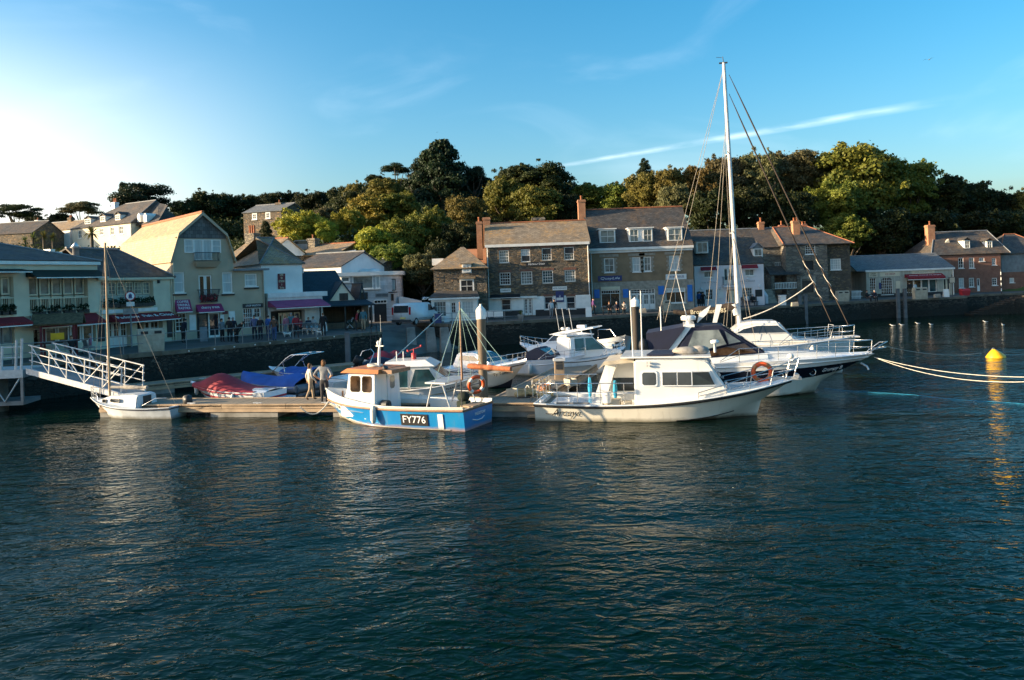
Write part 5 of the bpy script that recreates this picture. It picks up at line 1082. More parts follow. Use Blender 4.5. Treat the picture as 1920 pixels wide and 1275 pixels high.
# (px, top, bottom, width, Y, kind, material, label)
TREES = [
 # left skyline
 (28, 380, 440, 85, 150, 'flat', 'leaf_dark', 'flat topped dark pine at the left edge of the skyline'),
 (75, 404, 445, 60, 146, 'fine', 'leaf_dark', 'low dark tree right of the leftmost pine'),
 (150, 375, 425, 70, 152, 'flat', 'leaf_olive', 'umbrella shaped tree with visible branches left of the large hill house'),
 (110, 398, 430, 50, 150, 'fine', 'leaf_dark', 'small dark tree under the umbrella shaped tree'),
 (262, 340, 432, 100, 142, 'flat', 'leaf_pine', 'wind-swept black pine behind the large hill house'),
 (232, 346, 420, 44, 144, 'cone', 'leaf_pine', 'thin pointed pine top left of the wind-swept pine'),
 (345, 372, 440, 70, 140, 'fine', 'leaf_dark', 'dark rounded tree right of the wind-swept pine'),
 (392, 352, 440, 92, 143, 'fine', 'leaf_dark', 'broad dark oak behind the gambrel ridge'),
 (455, 360, 430, 80, 146, 'fine', 'leaf_dark', 'dark rounded oak above the hill cottage, left one'),
 (520, 356, 425, 86, 146, 'fine', 'leaf_dark', 'dark rounded oak above the hill cottage, right one'),
 (585, 352, 430, 80, 142, 'fine', 'leaf_dark', 'dark tree on the skyline above the bright green tree'),
 (640, 344, 420, 62, 138, 'fine', 'leaf_dark', 'dark skyline tree left of the rusty treetops'),
 (668, 338, 415, 56, 134, 'fine', 'leaf_rust', 'rusty brown treetop left of the flat pine'),
 # centre
 (742, 305, 345, 52, 128, 'flat', 'leaf_pine', 'flat topped pine left of the great cypress'),
 (705, 324, 365, 48, 128, 'fine', 'leaf_dark', 'small dark tree left of the flat topped pine'),
 (826, 268, 430, 150, 122, 'cone', 'leaf_pine', 'great dark cypress standing highest in the middle of the hill'),
 (785, 300, 425, 80, 124, 'cone', 'leaf_pine', 'lower dark cypress at the left foot of the great cypress'),
 (886, 306, 390, 50, 124, 'flat', 'leaf_pine', 'thin pine with bare trunk right of the great cypress'),
 (912, 330, 385, 40, 126, 'flat', 'leaf_pine', 'small thin pine between the cypress and the round oak'),
 (560, 388, 466, 92, 96, 'round', 'leaf_bright', 'bright yellow-green round tree below the hill cottage'),
 (607, 382, 440, 46, 100, 'fine', 'leaf_olive', 'pale olive shrub tree right of the bright green tree'),
 (612, 410, 460, 44, 94, 'round', 'leaf_bright', 'small yellow-green tree right of the bright green tree'),
 (650, 386, 450, 60, 98, 'round', 'leaf_bright', 'yellow-green tree above the lane'),
 (498, 416, 452, 30, 92, 'cone', 'leaf_dark', 'small dark conifer left of the bright green tree'),
 (690, 362, 445, 90, 104, 'round', 'leaf_bright', 'olive tree in the middle of the slope'),
 (745, 356, 425, 84, 106, 'round', 'leaf_mid', 'green domed tree left of the great cypress'),
 (718, 330, 392, 70, 118, 'fine', 'leaf_rust', 'rusty tree below the flat topped pine'),
 (700, 420, 500, 90, 90, 'round', 'leaf_bright', 'yellow-green tree above the white cafe'),
 (755, 400, 490, 96, 92, 'round', 'leaf_mid', 'large green tree in the middle of the slope above the van'),
 (800, 388, 480, 90, 95, 'round', 'leaf_mid', 'green tree under the great cypress'),
 (735, 452, 515, 80, 84, 'round', 'leaf_mid', 'low green tree above the white cafe roof'),
 (790, 468, 545, 76, 82, 'fine', 'leaf_olive', 'olive bush tree above the white van'),
 (775, 505, 600, 90, 84, 'fine', 'leaf_dark', 'dark tree in shade behind the white van'),
 (870, 362, 450, 80, 103, 'fine', 'leaf_rust', 'brownish tree right of the great cypress'),
 (862, 410, 500, 80, 92, 'fine', 'leaf_dark', 'dark tree behind the little stone shop'),
 (820, 440, 560, 60, 86, 'fine', 'leaf_dark', 'shaded tree left of the little stone shop'),
 (965, 306, 385, 100, 117, 'fine', 'leaf_dark', 'broad dark pine on the skyline above the four-bay house'),
 (1015, 300, 385, 120, 116, 'fine', 'leaf_dark', 'dark round oak crown on the skyline above the four-bay house'),
 (945, 330, 425, 80, 108, 'round', 'leaf_mid', 'green tree behind the left chimneys of the four-bay house'),
 (1005, 344, 430, 95, 104, 'round', 'leaf_mid', 'broad green tree behind the roof of the four-bay house'),
 (1058, 356, 430, 60, 106, 'fine', 'leaf_dark', 'dark tree left of the tall orange chimney'),
 (1100, 342, 400, 70, 116, 'round', 'leaf_mid', 'green tree behind the tall orange chimney'),
 (1150, 340, 405, 64, 114, 'round', 'leaf_mid', 'low green tree behind the slate roof ridge'),
 # right wood
 (1208, 298, 345, 36, 124, 'cone', 'leaf_pine', 'small dark conifer top on the skyline left of the wood'),
 (1205, 318, 405, 80, 110, 'fine', 'leaf_rust', 'rusty autumn tree at the left of the wood'),
 (1255, 310, 410, 80, 108, 'fine', 'leaf_rust', 'russet tree above the right dormer'),
 (1262, 340, 430, 70, 103, 'fine', 'leaf_olive', 'grey-green tree right of the dormered roof'),
 (1310, 300, 420, 84, 108, 'fine', 'leaf_rust', 'brown tree left of the tall mast'),
 (1360, 286, 400, 90, 112, 'fine', 'leaf_olive', 'olive tree crossed by the tall mast'),
 (1330, 350, 450, 90, 101, 'fine', 'leaf_dark', 'dark tree above the lilac restaurant'),
 (1420, 276, 390, 92, 112, 'fine', 'leaf_olive', 'olive tree right of the tall mast'),
 (1485, 276, 370, 110, 114, 'fine', 'leaf_olive', 'pale olive treetop between the forestays and the great oak'),
 (1410, 340, 450, 100, 103, 'fine', 'leaf_dark', 'dark tree behind the stone cottage chimney'),
 (1480, 350, 450, 100, 103, 'fine', 'leaf_dark', 'dark tree behind the hipped stone house'),
 (1610, 264, 420, 170, 112, 'round', 'leaf_mid', 'great broad oak, the largest tree of the right wood'),
 (1560, 330, 440, 110, 106, 'round', 'leaf_mid', 'lower left limb of trees beside the great oak'),
 (1585, 400, 475, 90, 102, 'round', 'leaf_mid', 'green tree above the right end of the hipped stone house'),
 (1700, 296, 420, 110, 116, 'fine', 'leaf_mid', 'tall tree right of the great oak'),
 (1650, 380, 490, 120, 106, 'fine', 'leaf_dark', 'dark shaded tree above the low cream shop'),
 (1760, 322, 430, 110, 118, 'fine', 'leaf_dark', 'dark tree on the falling skyline above the brick chimney'),
 (1740, 390, 490, 120, 108, 'fine', 'leaf_dark', 'black shaded tree behind the brick chimney'),
 (1815, 334, 430, 90, 120, 'fine', 'leaf_dark', 'dark tree on the skyline above the brick inn'),
 (1870, 350, 440, 84, 122, 'fine', 'leaf_dark', 'dark tree on the skyline above the warehouse'),
 (1925, 350, 440, 60, 120, 'fine', 'leaf_rust', 'brown treetop at the right edge'),
 (1830, 390, 480, 120, 112, 'fine', 'leaf_dark', 'black shaded tree behind the brick inn'),
 (1910, 385, 480, 110, 112, 'fine', 'leaf_dark', 'black shaded tree behind the warehouse'),
 (1960, 380, 480, 110, 114, 'fine', 'leaf_dark', 'dark tree beyond the right edge of the warehouse'),
]
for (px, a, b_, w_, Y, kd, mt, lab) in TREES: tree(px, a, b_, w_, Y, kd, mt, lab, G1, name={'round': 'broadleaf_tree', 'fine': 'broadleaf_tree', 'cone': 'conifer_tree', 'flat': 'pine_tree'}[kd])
SKY = [(290, 398), (340, 375), (390, 353), (430, 365), (455, 360), (520, 357), (580, 352), (620, 350), (660, 340), (700, 328), (740, 318), (800, 300), (826, 285), (880, 318), (920, 335), (945, 312), (990, 300), (1040, 312), (1075, 346), (1110, 342), (1160, 338), (1200, 306), (1240, 312), (1290, 305), (1340, 290), (1400, 280), (1480, 280), (1540, 292), (1600, 270), (1650, 284), (1700, 299), (1760, 327), (1810, 337), (1850, 357), (1890, 354), (1960, 362)]
for i, px in enumerate(range(306, 1960, 46)):
    y_ = lerp_tab(px, SKY)+14+(i*7 % 11); tree(px, y_, y_+95, 104, 150 if px < 640 else 132, 'fine', ('leaf_dark', 'leaf_dark', 'leaf_mid', 'leaf_rust')[i % 4 if px > 640 else 0], (lambda q: 'back-row tree just ' + ('left' if px < q[0] else 'right') + ' of the ' + ' '.join(q[7].split()[:9]))(min(TREES, key=lambda q: abs(q[0]-px)+.2*abs(q[1]-y_))), 'back row of the wood', 'broadleaf_tree')
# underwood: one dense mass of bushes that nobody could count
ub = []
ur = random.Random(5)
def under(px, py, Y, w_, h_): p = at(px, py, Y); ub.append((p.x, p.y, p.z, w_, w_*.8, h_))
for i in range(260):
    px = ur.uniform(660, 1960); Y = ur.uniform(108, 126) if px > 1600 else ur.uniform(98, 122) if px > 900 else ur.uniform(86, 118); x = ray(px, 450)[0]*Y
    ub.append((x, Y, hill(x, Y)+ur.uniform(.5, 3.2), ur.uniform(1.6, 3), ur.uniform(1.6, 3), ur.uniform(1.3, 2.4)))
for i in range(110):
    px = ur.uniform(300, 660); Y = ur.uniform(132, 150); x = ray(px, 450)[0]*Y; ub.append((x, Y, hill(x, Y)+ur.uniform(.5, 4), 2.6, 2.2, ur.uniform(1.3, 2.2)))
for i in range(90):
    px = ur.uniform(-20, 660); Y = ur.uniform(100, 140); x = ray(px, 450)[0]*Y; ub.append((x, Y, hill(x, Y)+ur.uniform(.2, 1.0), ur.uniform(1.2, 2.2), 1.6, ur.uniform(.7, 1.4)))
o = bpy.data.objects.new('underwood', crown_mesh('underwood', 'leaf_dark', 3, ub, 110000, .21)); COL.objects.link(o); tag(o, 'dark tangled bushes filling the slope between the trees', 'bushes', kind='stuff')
# cordyline palms before the mansion
def palm(px, py, Y, sc, label):
    p = at(px, py, Y); t_ = thing('cordyline_palm', label, 'palm', (p.x, Y, p.z), 0, 'cordyline palms before the hill house'); r = random.Random(int(px)); MB().tube([(0, 0, -2.5), (0, 0, 0)], .16*sc, 6).build('trunk', 'bark', t_); mb = MB()
    for i in range(46):
        a = r.uniform(0, 2*math.pi); e_ = r.uniform(-.5, 1.3); L_ = sc*r.uniform(1.0, 1.5); d = Vector((math.cos(a)*math.cos(e_), math.sin(a)*math.cos(e_), math.sin(e_))); s_ = Vector((-math.sin(a), math.cos(a), 0))*.09*sc; k = d*L_ - Vector((0, 0, L_*.25))
        mb.poly([-s_, d*L_*.55 - s_*.8, k, d*L_*.55 + s_*.8, s_])
    mb.build('fronds', 'leaf_palm', t_)
for i, (px, py, sc) in enumerate(((172, 437, 1.35), (62, 446, 1.0), (82, 444, 1.1), (99, 446, 1.0), (47, 452, .9))): palm(px, py, 116, sc, ['tall cordyline palm before the large hill house', 'pale spiky palm before the bungalow, second from left', 'pale spiky palm before the bungalow, the tallest of its row', 'pale spiky palm before the bungalow, nearest the large hill house', 'pale spiky palm before the bungalow, leftmost'][i])

# ================================================================== BOATS
def quad3(t_, a, m_, b_):                      # parabola through (0,a) (.5,m) (1,b)
    return a*(1-t_)*(1-2*t_) + 4*m_*t_*(1-t_) + b_*t_*(2*t_-1)
class Boat:
    """local frame: x from the stern to the bow, y to port, z above the waterline"""
    def __init__(s, name, label, stern, bow, L=None, cat='boat', group=None):
        st_, bo = Vector(stern[:2]), Vector(bow[:2]); s.d = (bo-st_).normalized(); s.n = Vector((-s.d.y, s.d.x)); s.o = st_; s.L = L or (bo-st_).length
        s.root = thing(name, label, cat, (st_.x, st_.y, 0), math.atan2(s.d.y, s.d.x), group)
    def uv(s, px, py, yo=0.0):                  # pixel -> (x, z) on the vertical fore-and-aft plane y = yo
        o_ = s.o + s.n*yo; u, v = ray(px, py); Y = o_.dot(s.n)/(Vector((u, 1)).dot(s.n)); P = Vector((u*Y, Y)); return (P-o_).dot(s.d), EYE+v*Y
    def part(s, mb, name, mats, parent=None): return mb.build(name, mats, parent or s.root)
    def hull(s, B, sheer, tr=.86, tm=.40, pw=2.2, cf=.80, zc=-.05, zc_bow=.35, draft=.35, rake=.9, flare=.5, rows=(0, .2, .45, .7, .88, 1), mats=('gelcoat',), rowmat=(0,)*8, N=28, trans_rake=0.0, side_name='hull'):
        s.B, s.sheer = B, sheer; s.hp = (tr, tm, pw, cf, zc, zc_bow, draft, rake, flare, trans_rake); mb = MB(); K = len(rows)
        for sd in (1, -1):
            vs = []
            for i in range(N+1):
                t_ = i/N; vs.append(s._keel(t_)); vs += [s.side(t_, f, sd) for f in rows]
            M_ = K+1
            for i in range(N):
                for j in range(M_-1):
                    q = (i*M_+j, (i+1)*M_+j, (i+1)*M_+j+1, i*M_+j+1)
                    mb.add([vs[k] for k in (q if sd < 0 else q[::-1])], [(0, 1, 2, 3)], rowmat[j], True)
        tp = [s.side(0, f, 1) for f in rows]; tq = [s.side(0, f, -1) for f in rows]; kk = s._keel(0)
        for j in range(K-1): mb.add([tp[j], tq[j], tq[j+1], tp[j+1]], [(3, 2, 1, 0)], rowmat[j+1])
        mb.add([kk, tq[0], tp[0]], [(0, 1, 2)], rowmat[0])
        o_ = s.part(mb, side_name, list(mats)); me = o_.data
        bm = bmesh.new(); bm.from_mesh(me); bmesh.ops.remove_doubles(bm, verts=bm.verts, dist=.0008); bmesh.ops.recalc_face_normals(bm, faces=bm.faces)
        for e_ in bm.edges:
            if len(e_.link_faces) == 2 and e_.calc_face_angle(0) > R(38): e_.smooth = False
        bm.to_mesh(me); bm.free(); return o_
    def hb(s, t_):
        tr, tm, pw = s.hp[:3]
        return s.B/2*(tr+(1-tr)*math.sin(math.pi/2*t_/tm)) if t_ < tm else s.B/2*max(0.012, 1-((t_-tm)/(1-tm))**pw)
    def _keel(s, t_):
        dr_, rk = s.hp[6], s.hp[7]; q = max(0, (t_-.55)/.45)**1.6; z = -dr_*(1-q*.9); return (t_*s.L - rk*1.15*q, 0, z)
    def side(s, t_, f, sd=1):                   # point on the topsides: f = 0 chine, 1 sheer
        tr, tm, pw, cf, zc, zcb, dr_, rk, fl, trk = s.hp; q = max(0, (t_-.45)/.55); b_ = s.hb(t_); zs_ = s.sheer(t_); z0 = zc+zcb*q**2
        bc = b_*(cf*(1-fl*q**1.4)); z = z0+(zs_-z0)*f; g = f**(1+.8*q)
        x = t_*s.L - rk*(1-f)*max(0, (t_-.55)/.45)**1.6 - trk*(1-f)*max(0, 1-t_*6)*-1
        return Vector((x, sd*(bc+(b_-bc)*g), z))
    def deck(s, t0, t1, dz=-.04, mat='deck_grey', inset=.03, camber=.05, N=16, name='deck'):
        mb = MB(); vs = []
        for i in range(N+1):
            t_ = t0+(t1-t0)*i/N; p = s.side(t_, 1); w_ = max(.005, p.y-inset); z = p.z+dz; vs += [(p.x, w_, z), (p.x, w_*.5, z+camber*.75), (p.x, 0, z+camber), (p.x, -w_*.5, z+camber*.75), (p.x, -w_, z)]
        mb.add(vs, [(i*5+j, i*5+j+1, i*5+j+6, i*5+j+5) for i in range(N) for j in range(4)], 0, False); return s.part(mb, name, mat)
    def well(s, t0, t1, sole, gw_=.16, mat='deck_grey', cap='gelcoat', N=12):   # cockpit with side decks
        mb = MB(); P = [s.side(t0+(t1-t0)*i/N, 1) for i in range(N+1)]
        for sd in (1, -1):
            for a, b_ in zip(P, P[1:]):
                A_ = [(p.x, sd*p.y, p.z) for p in (a, b_)]; I = [(p.x, sd*max(.02, p.y-gw_), p.z) for p in (a, b_)]; S_ = [(p.x, sd*max(.02, p.y-gw_), sole) for p in (a, b_)]
                mb.add([A_[0], A_[1], I[1], I[0]], [(0, 1, 2, 3)], 1); mb.add([I[0], I[1], S_[1], S_[0]], [(0, 1, 2, 3)], 1)
        for a, b_ in zip(P, P[1:]): mb.add([(a.x, a.y-gw_, sole), (b_.x, max(.02, b_.y-gw_), sole), (b_.x, -max(.02, b_.y-gw_), sole), (a.x, -a.y+gw_, sole)], [(0, 1, 2, 3)], 0)
        p = P[0]; mb.add([(p.x, p.y-gw_, p.z), (p.x, -p.y+gw_, p.z), (p.x+gw_, -p.y+gw_, p.z), (p.x+gw_, p.y-gw_, p.z)], [(0, 1, 2, 3)], 1); mb.add([(p.x+gw_, p.y-gw_, p.z), (p.x+gw_, -p.y+gw_, p.z), (p.x+gw_, -p.y+gw_, sole), (p.x+gw_, p.y-gw_, sole)], [(0, 1, 2, 3)], 1)
        q = P[-1]; mb.add([(q.x, q.y-gw_, sole), (q.x, -q.y+gw_, sole), (q.x, -q.y+gw_, q.z), (q.x, q.y-gw_, q.z)], [(0, 1, 2, 3)], 1)
        return s.part(mb, 'cockpit', [mat, cap])
    def strake(s, f, mat, r=.03, t0=0.0, t1=1.0, name='rubbing_strake', both=True, N=30, off=.012):
        mb = MB()
        for sd in ((1, -1) if both else (1,)):
            mb.tube([s.side(t0+(t1-t0)*i/N, f, sd)+Vector((0, sd*off, 0)) for i in range(N+1)], r, 5)
        if t0 == 0: mb.tube([s.side(0, f, 1)+Vector((-off, 0, 0)), s.side(0, f, -1)+Vector((-off, 0, 0))], r, 5)
        return s.part(mb, name, mat)
    def cabin(s, prof, wb, wt, mat='gelcoat', nar=None, name='cabin', bevel=.06):
        """prof: (x, z) outline; half width wb at its foot, wt at its top; nar(x) narrows it"""
        zs_ = [p[1] for p in prof]; z0, z1 = min(zs_), max(zs_); nar = nar or (lambda x: 1.0); s.cw = lambda x, z: (wb+(wt-wb)*(z-z0)/(z1-z0))*nar(x)
        cw = s.cw; k = len(prof); P = [(x, cw(x, z), z) for x, z in prof]; S_ = [(x, -cw(x, z), z) for x, z in prof]; mb = MB(); mb.poly(P[::-1]); mb.poly(S_)
        for i in range(k): j = (i+1) % k; mb.poly([P[i], P[j], S_[j], S_[i]])
        o_ = s.part(mb, name, mat); bm = bmesh.new(); bm.from_mesh(o_.data); bmesh.ops.remove_doubles(bm, verts=bm.verts, dist=.0005); bmesh.ops.recalc_face_normals(bm, faces=bm.faces)
        if bevel: bmesh.ops.bevel(bm, geom=[e_ for e_ in bm.edges if e_.calc_face_angle(0) > R(15)], offset=bevel, segments=2, affect='EDGES', clamp_overlap=True)
        for f_ in bm.faces: f_.smooth = True
        for e_ in bm.edges:
            if len(e_.link_faces) == 2 and e_.calc_face_angle(0) > R(50): e_.smooth = False
        bm.to_mesh(o_.data); bm.free(); s.cab = o_; return o_
    def side_win(s, poly, glass='glass', frame='gelcoat', fw=.035, both=True, parent=None, off=.0):
        cw = s.cw; cx_ = sum(p[0] for p in poly)/len(poly); cz_ = sum(p[1] for p in poly)/len(poly)
        for sd in ((1, -1) if both else (1,)):
            mb = MB(); big = [(x+fw*(1 if x > cx_ else -1), z+fw*(1 if z > cz_ else -1)) for x, z in poly]
            A_ = [(x, sd*(cw(x, z)+.012+off), z) for x, z in big]; mb.prism(A_, (0, -sd*.03, 0)); w_ = s.part(mb, 'window', frame, parent or s.cab)
            MB().prism([(x, sd*(cw(x, z)+.020+off), z) for x, z in poly], (0, -sd*.03, 0)).build('pane', glass, w_) if False else s._pane(w_, poly, sd, glass, off)
    def _pane(s, w_, poly, sd, glass, off):
        cw = s.cw; MB().prism([(x, sd*(cw(x, z)+.018+off), z) for x, z in poly], (0, -sd*.02, 0)).build('window_pane', glass, s.cab if w_.parent != s.root else w_)
    def screen(s, a, b_, n=2, glass='glass', fr=.07, mat='gelcoat', off=.012):
        """windscreen panes on the slope from (x,z)=a at the bottom to b at the top"""
        cw = s.cw; dx, dz = b_[0]-a[0], b_[1]-a[1]; L_ = math.hypot(dx, dz); nn = Vector((dz/L_, 0, -dx/L_)) * (1 if dz > 0 else -1)
        for i in range(n):
            q = []
            for (f, e_) in ((fr/L_, 0), (fr/L_, 1), (1-fr/L_, 1), (1-fr/L_, 0)):
                x, z = a[0]+dx*f, a[1]+dz*f; w_ = cw(x, z)-.06; y = -w_+(2*w_)*((i+e_)/n) + (fr/2 if e_ == 0 else -fr/2); q.append(Vector((x, y, z))+nn*off)
            s.part(MB().prism(q, -nn*.02), 'windscreen_pane', glass, s.cab)
    def rail(s, pts_, r=.014, mat='steel', posts=(), name='guard_rail', parent=None):
        mb = MB(); mb.tube(pts_, r, 5)
        for a, b_ in posts: mb.tube([a, b_], r*.9, 5)
        return s.part(mb, name, mat, parent)
    def bow_rail(s, t0, t1, h_, inset=.08, n=6, mid=True, mat='steel', dz=0.0, r=.014):
        T = [t0+(t1-t0)*i/n for i in range(n+1)]; P = []
        for t_ in T: p = s.side(t_, 1); P.append(Vector((p.x-.04, max(.03, p.y-inset), p.z+dz)))
        mb = MB(); hh = [h_*(.15 if i == 0 else 1.0) for i in range(n+1)]
        top = [p+Vector((.06*i/n, 0, hh[i])) for i, p in enumerate(P)]; loop = top + [Vector((q.x, -q.y, q.z)) for q in top[::-1]]; mb.tube(loop, r, 5)
        if mid: m_ = [p+Vector((0, 0, hh[i]*.5)) for i, p in enumerate(P)]; mb.tube(m_ + [Vector((q.x, -q.y, q.z)) for q in m_[::-1]], r*.75, 4)
        for i in range(1, n+1):
            for sd in (1, -1): p = P[i]; q = top[i]; mb.tube([(p.x, sd*p.y, p.z-.03), (q.x, sd*q.y, q.z)], r*.9, 5)
        return s.part(mb, 'bow_rail', mat)
    def fender(s, t_, f=.55, sd=-1, L_=.55, r=.11, mat='fender'):
        p = s.side(t_, f, sd)+Vector((0, sd*(r+.02), 0)); top = s.side(t_, 1, sd); mb = MB(); mb.lathe([(.02, L_/2+.05), (r*.6, L_/2), (r, L_*.3), (r, -L_*.3), (r*.6, -L_/2), (.02, -L_/2-.04)], 9, p); mb.tube([p+Vector((0, 0, L_/2)), top+Vector((0, sd*.01, .03))], .012, 4); return s.part(mb, 'fender', mat)
    def letter(s, txt, t_, f, sd, size, mat, width=None, flip=None, **k):
        """lettering laid on the hull side, following its slope"""
        p = s.side(t_, f, sd); a = s.side(min(1, t_+.02), f, sd) - s.side(t_-.02, f, sd); u = s.side(t_, min(1, f+.05), sd) - s.side(t_, f-.05, sd); ex = a.normalized()*(1 if sd < 0 else -1); ez = (u - ex*u.dot(ex)).normalized(); ny = ex.cross(ez)
        o_ = bpy.data.objects.new('lettering', text_mesh(txt, size, mat, width, **k)); COL.objects.link(o_); o_.parent = s.root; M3 = Matrix((ex, ez, ny)).transposed().to_4x4(); o_.matrix_local = Matrix.Translation(p+ny*.03) @ M3; return o_, p, ex, ez, ny
    def outboard(s, x, y, z, sc=1.0, mat='dark_metal', tilt=0.0):
        t_ = R(tilt); c, n_ = math.cos(t_), math.sin(t_)
        def rt(px, pz): return (x+px*c+pz*n_, z-px*n_+pz*c)
        mb = MB()
        for (poly, hw) in ((((-.42, .25), (.02, .2), (.06, .62), (-.1, .74), (-.40, .70)), .17), (((-.30, -.55), (-.12, -.55), (-.08, .25), (-.34, .25)), .06), (((-.42, -.85), (-.02, -.72), (-.08, -.55), (-.34, -.55)), .05)):
            mb.prism([(rt(a*sc, b_*sc)[0], y-hw*sc, rt(a*sc, b_*sc)[1]) for a, b_ in poly], (0, 2*hw*sc, 0))
        o_ = s.part(mb, 'outboard_motor', mat); bm = bmesh.new(); bm.from_mesh(o_.data); bmesh.ops.remove_doubles(bm, verts=bm.verts, dist=.0005); bmesh.ops.bevel(bm, geom=list(bm.edges), offset=.045*sc, segments=2, affect='EDGES', clamp_overlap=True); bm.to_mesh(o_.data); bm.free(); [setattr(f_, 'use_smooth', True) for f_ in o_.data.polygons]; return o_
def lifebuoy(name_label, loc, rot, Rr=.30, r=.075, base='orange_float', band='white_paint', group='lifebuoys'):
    mb = MB().torus((0, 0, 0), Rr, r, 'y', 28, 8, seg=lambda f: 1 if any(abs((f*4 % 1)-.5) < .13 for _ in (0,)) else 0)
    o_ = mb.build('lifebuoy', [base, band]); o_.location = loc; o_.rotation_euler = rot; tag(o_, name_label, 'lifebuoy', group)
    rp = MB(); rp.torus((0, 0, 0), Rr+r+.01, .012, 'y', 24, 4); rp.build('grab_line', 'rope_white', o_); return o_

# ---------------------------------------------------------------- blue fishing boat
nc = gnd(865, 812); hd = Vector((-.891, .454)).normalized(); rt_ = Vector((hd.y, -hd.x)); sc_ = Vector((nc.x, nc.y)) + rt_*1.32
fb = Boat('blue_fishing_boat', 'blue fishing boat with a white wheelhouse and orange wheelhouse roof', sc_, sc_+hd*7.4, 7.4, 'fishing boat')
fb.hull(2.72, lambda t_: quad3(t_, .80, .74, .78), tr=.84, tm=.45, pw=2.4, cf=.90, zc=-.10, zc_bow=.30, draft=.5, rake=.55, flare=.38, rows=(0, .08, .14, .45, .70, .95, 1), mats=('hull_blue', 'gelcoat_cream', 'timber_strake', 'gelcoat'), rowmat=(1, 1, 0, 0, 0, 0, 2), N=34)
fb.strake(.98, 'timber_strake', .05, name='rubbing_strake')
bw_h = lambda t_: .09+.36*max(0, (t_-.45)/.55)**1.2
for sd in (1, -1):
    q = []
    for i in range(25): t_ = i/24; a = fb.side(t_, 1, sd); c = a+Vector((.10*max(0, t_-.5), sd*.05*t_, bw_h(t_))); q += [a, c, c-Vector((0, sd*.05, 0)), a-Vector((0, sd*.06, 0))]
    bk = MB(); bk.add(q, [(4*i+j, 4*i+4+j, 4*i+4+(j+1) % 4, 4*i+(j+1) % 4) for i in range(24) for j in range(3)], 0, False); fb.part(bk, 'bulwark', 'gelcoat'); fb.part(MB().tube([q[4*i+1] for i in range(25)], .04, 5), 'gunwale_cap', 'gelcoat_cream')
fb.strake(.15, 'gelcoat_cream', .022, .08, .80, name='bilge_rubber')
fb.deck(.62, .985, -.22, 'deck_sand'); fb.well(0, .62, .25, .14, 'deck_timber', 'gelcoat')
wx0, wz1 = fb.uv(703, 704, .85); wx1, _ = fb.uv(650, 704, .85)
wx1 = max(wx1, wx0+1.5); zt_ = fb.uv(700, 701, .85)[1]
fb.cabin([(wx0, .25), (wx0, zt_), (wx1-.12, zt_), (wx1-.02, zt_-.75), (wx1+.28, .62), (wx1+.28, .25)], .92, .82, 'gelcoat', bevel=.05, name='wheelhouse')
wl = wx1-.12-wx0
def rwin(x0, x1, z0, z1, c=.07): return [(x0+c, z0), (x1-c, z0), (x1, z0+c), (x1, z1-c), (x1-c, z1), (x0+c, z1), (x0, z1-c), (x0, z0+c)]
fb.side_win(rwin(wx0+wl*.14, wx0+wl*.47, zt_-.74, zt_-.12), 'glass_warm', 'black_rubber', .02); fb.side_win(rwin(wx0+wl*.56, wx0+wl*.90, zt_-.74, zt_-.12), 'glass_warm', 'black_rubber', .02); fb.screen((wx1-.02, zt_-.72), (wx1-.12, zt_-.05), 3, 'glass_warm')
fb.part(MB().box(wx0-.03, wx0-.004, -.62, .08, .35, zt_-.08), 'door', 'gelcoat_cool', fb.cab); fb.part(MB().prism([(wx0-.038, y, z) for y, z in [(p[0], p[1]) for p in rwin(-.42, -.10, zt_-.72, zt_-.2)]], (.006, 0, 0)), 'door_window', 'glass_pale', fb.cab)
rfz = zt_+.02; fb.part(MB().hexa([(wx0-.28, -1.02, rfz), (wx1+.16, -.98, rfz), (wx1+.16, .98, rfz), (wx0-.28, 1.02, rfz)], [(wx0-.22, -.90, rfz+.15), (wx1-.1, -.85, rfz+.17), (wx1-.1, .85, rfz+.17), (wx0-.22, .90, rfz+.15)]), 'wheelhouse_roof', 'orange_paint')
fb.part(MB().box(wx0-.75, wx0-.2, -.55, .75, rfz-.02, rfz+.13), 'roof_shelf', 'timber_strake'); fb.part(MB().torus((wx0+.7, -.1, rfz+.2), .3, .04, 'z', 14, 5).torus((wx0+.75, -.05, rfz+.24), .22, .04, 'z', 14, 5), 'rope_coil', 'rope_white')
mx = fb.uv(711, 705, 0)[0]; fb.part(MB().tube([(mx, 0, rfz+.1), (mx-.06, 0, rfz+.9), (mx-.16, 0, fb.uv(718, 634, 0)[1])], [.07, .055, .035], 7).box(mx-.28, mx+.10, -.03, .03, rfz+1.0, rfz+1.04).lathe([(.07, 0), (.08, .12), (.03, .18)], 8, (mx-.02, .0, rfz+1.06)).tube([(mx-.16, 0, rfz+1.6), (mx-.16, 0, rfz+2.3)], .008, 4), 'mast', 'white_paint')
fb.part(MB().tube([(wx0-.3, .6, rfz+.15), (wx0-.36, .6, rfz+.24)], [.10, .12], 9), 'searchlight', 'dark_metal')
fb.part(MB().tube([(wx0-.1, .55, .75), (wx0-.4, .55, .75)], .2, 12).tube([(wx0-.1, .55, .75), (wx0-.45, .55, .75)], .08, 8), 'net_hauler', 'dark_metal')
zs0 = .82; gx = 1.0                                                   # stern gantry and steadying mast
gm = MB()
for y in (-.95, .95): gm.tube([(gx+.75, y, .75), (gx+.45, y, 1.75)], .03, 6); gm.tube([(gx-.35, y, .75), (gx+.0, y, 1.75)], .03, 6); gm.tube([(gx+.55, y, 1.2), (gx-.15, y, 1.2)], .022, 5)
gm.box(gx-.15, gx+.75, -1.0, 1.0, 1.73, 1.79); fb.part(gm, 'stern_gantry', 'galvanised')
mzx, mzz = fb.uv(862, 566, 0); mbx = fb.uv(866, 700, 0)[0]
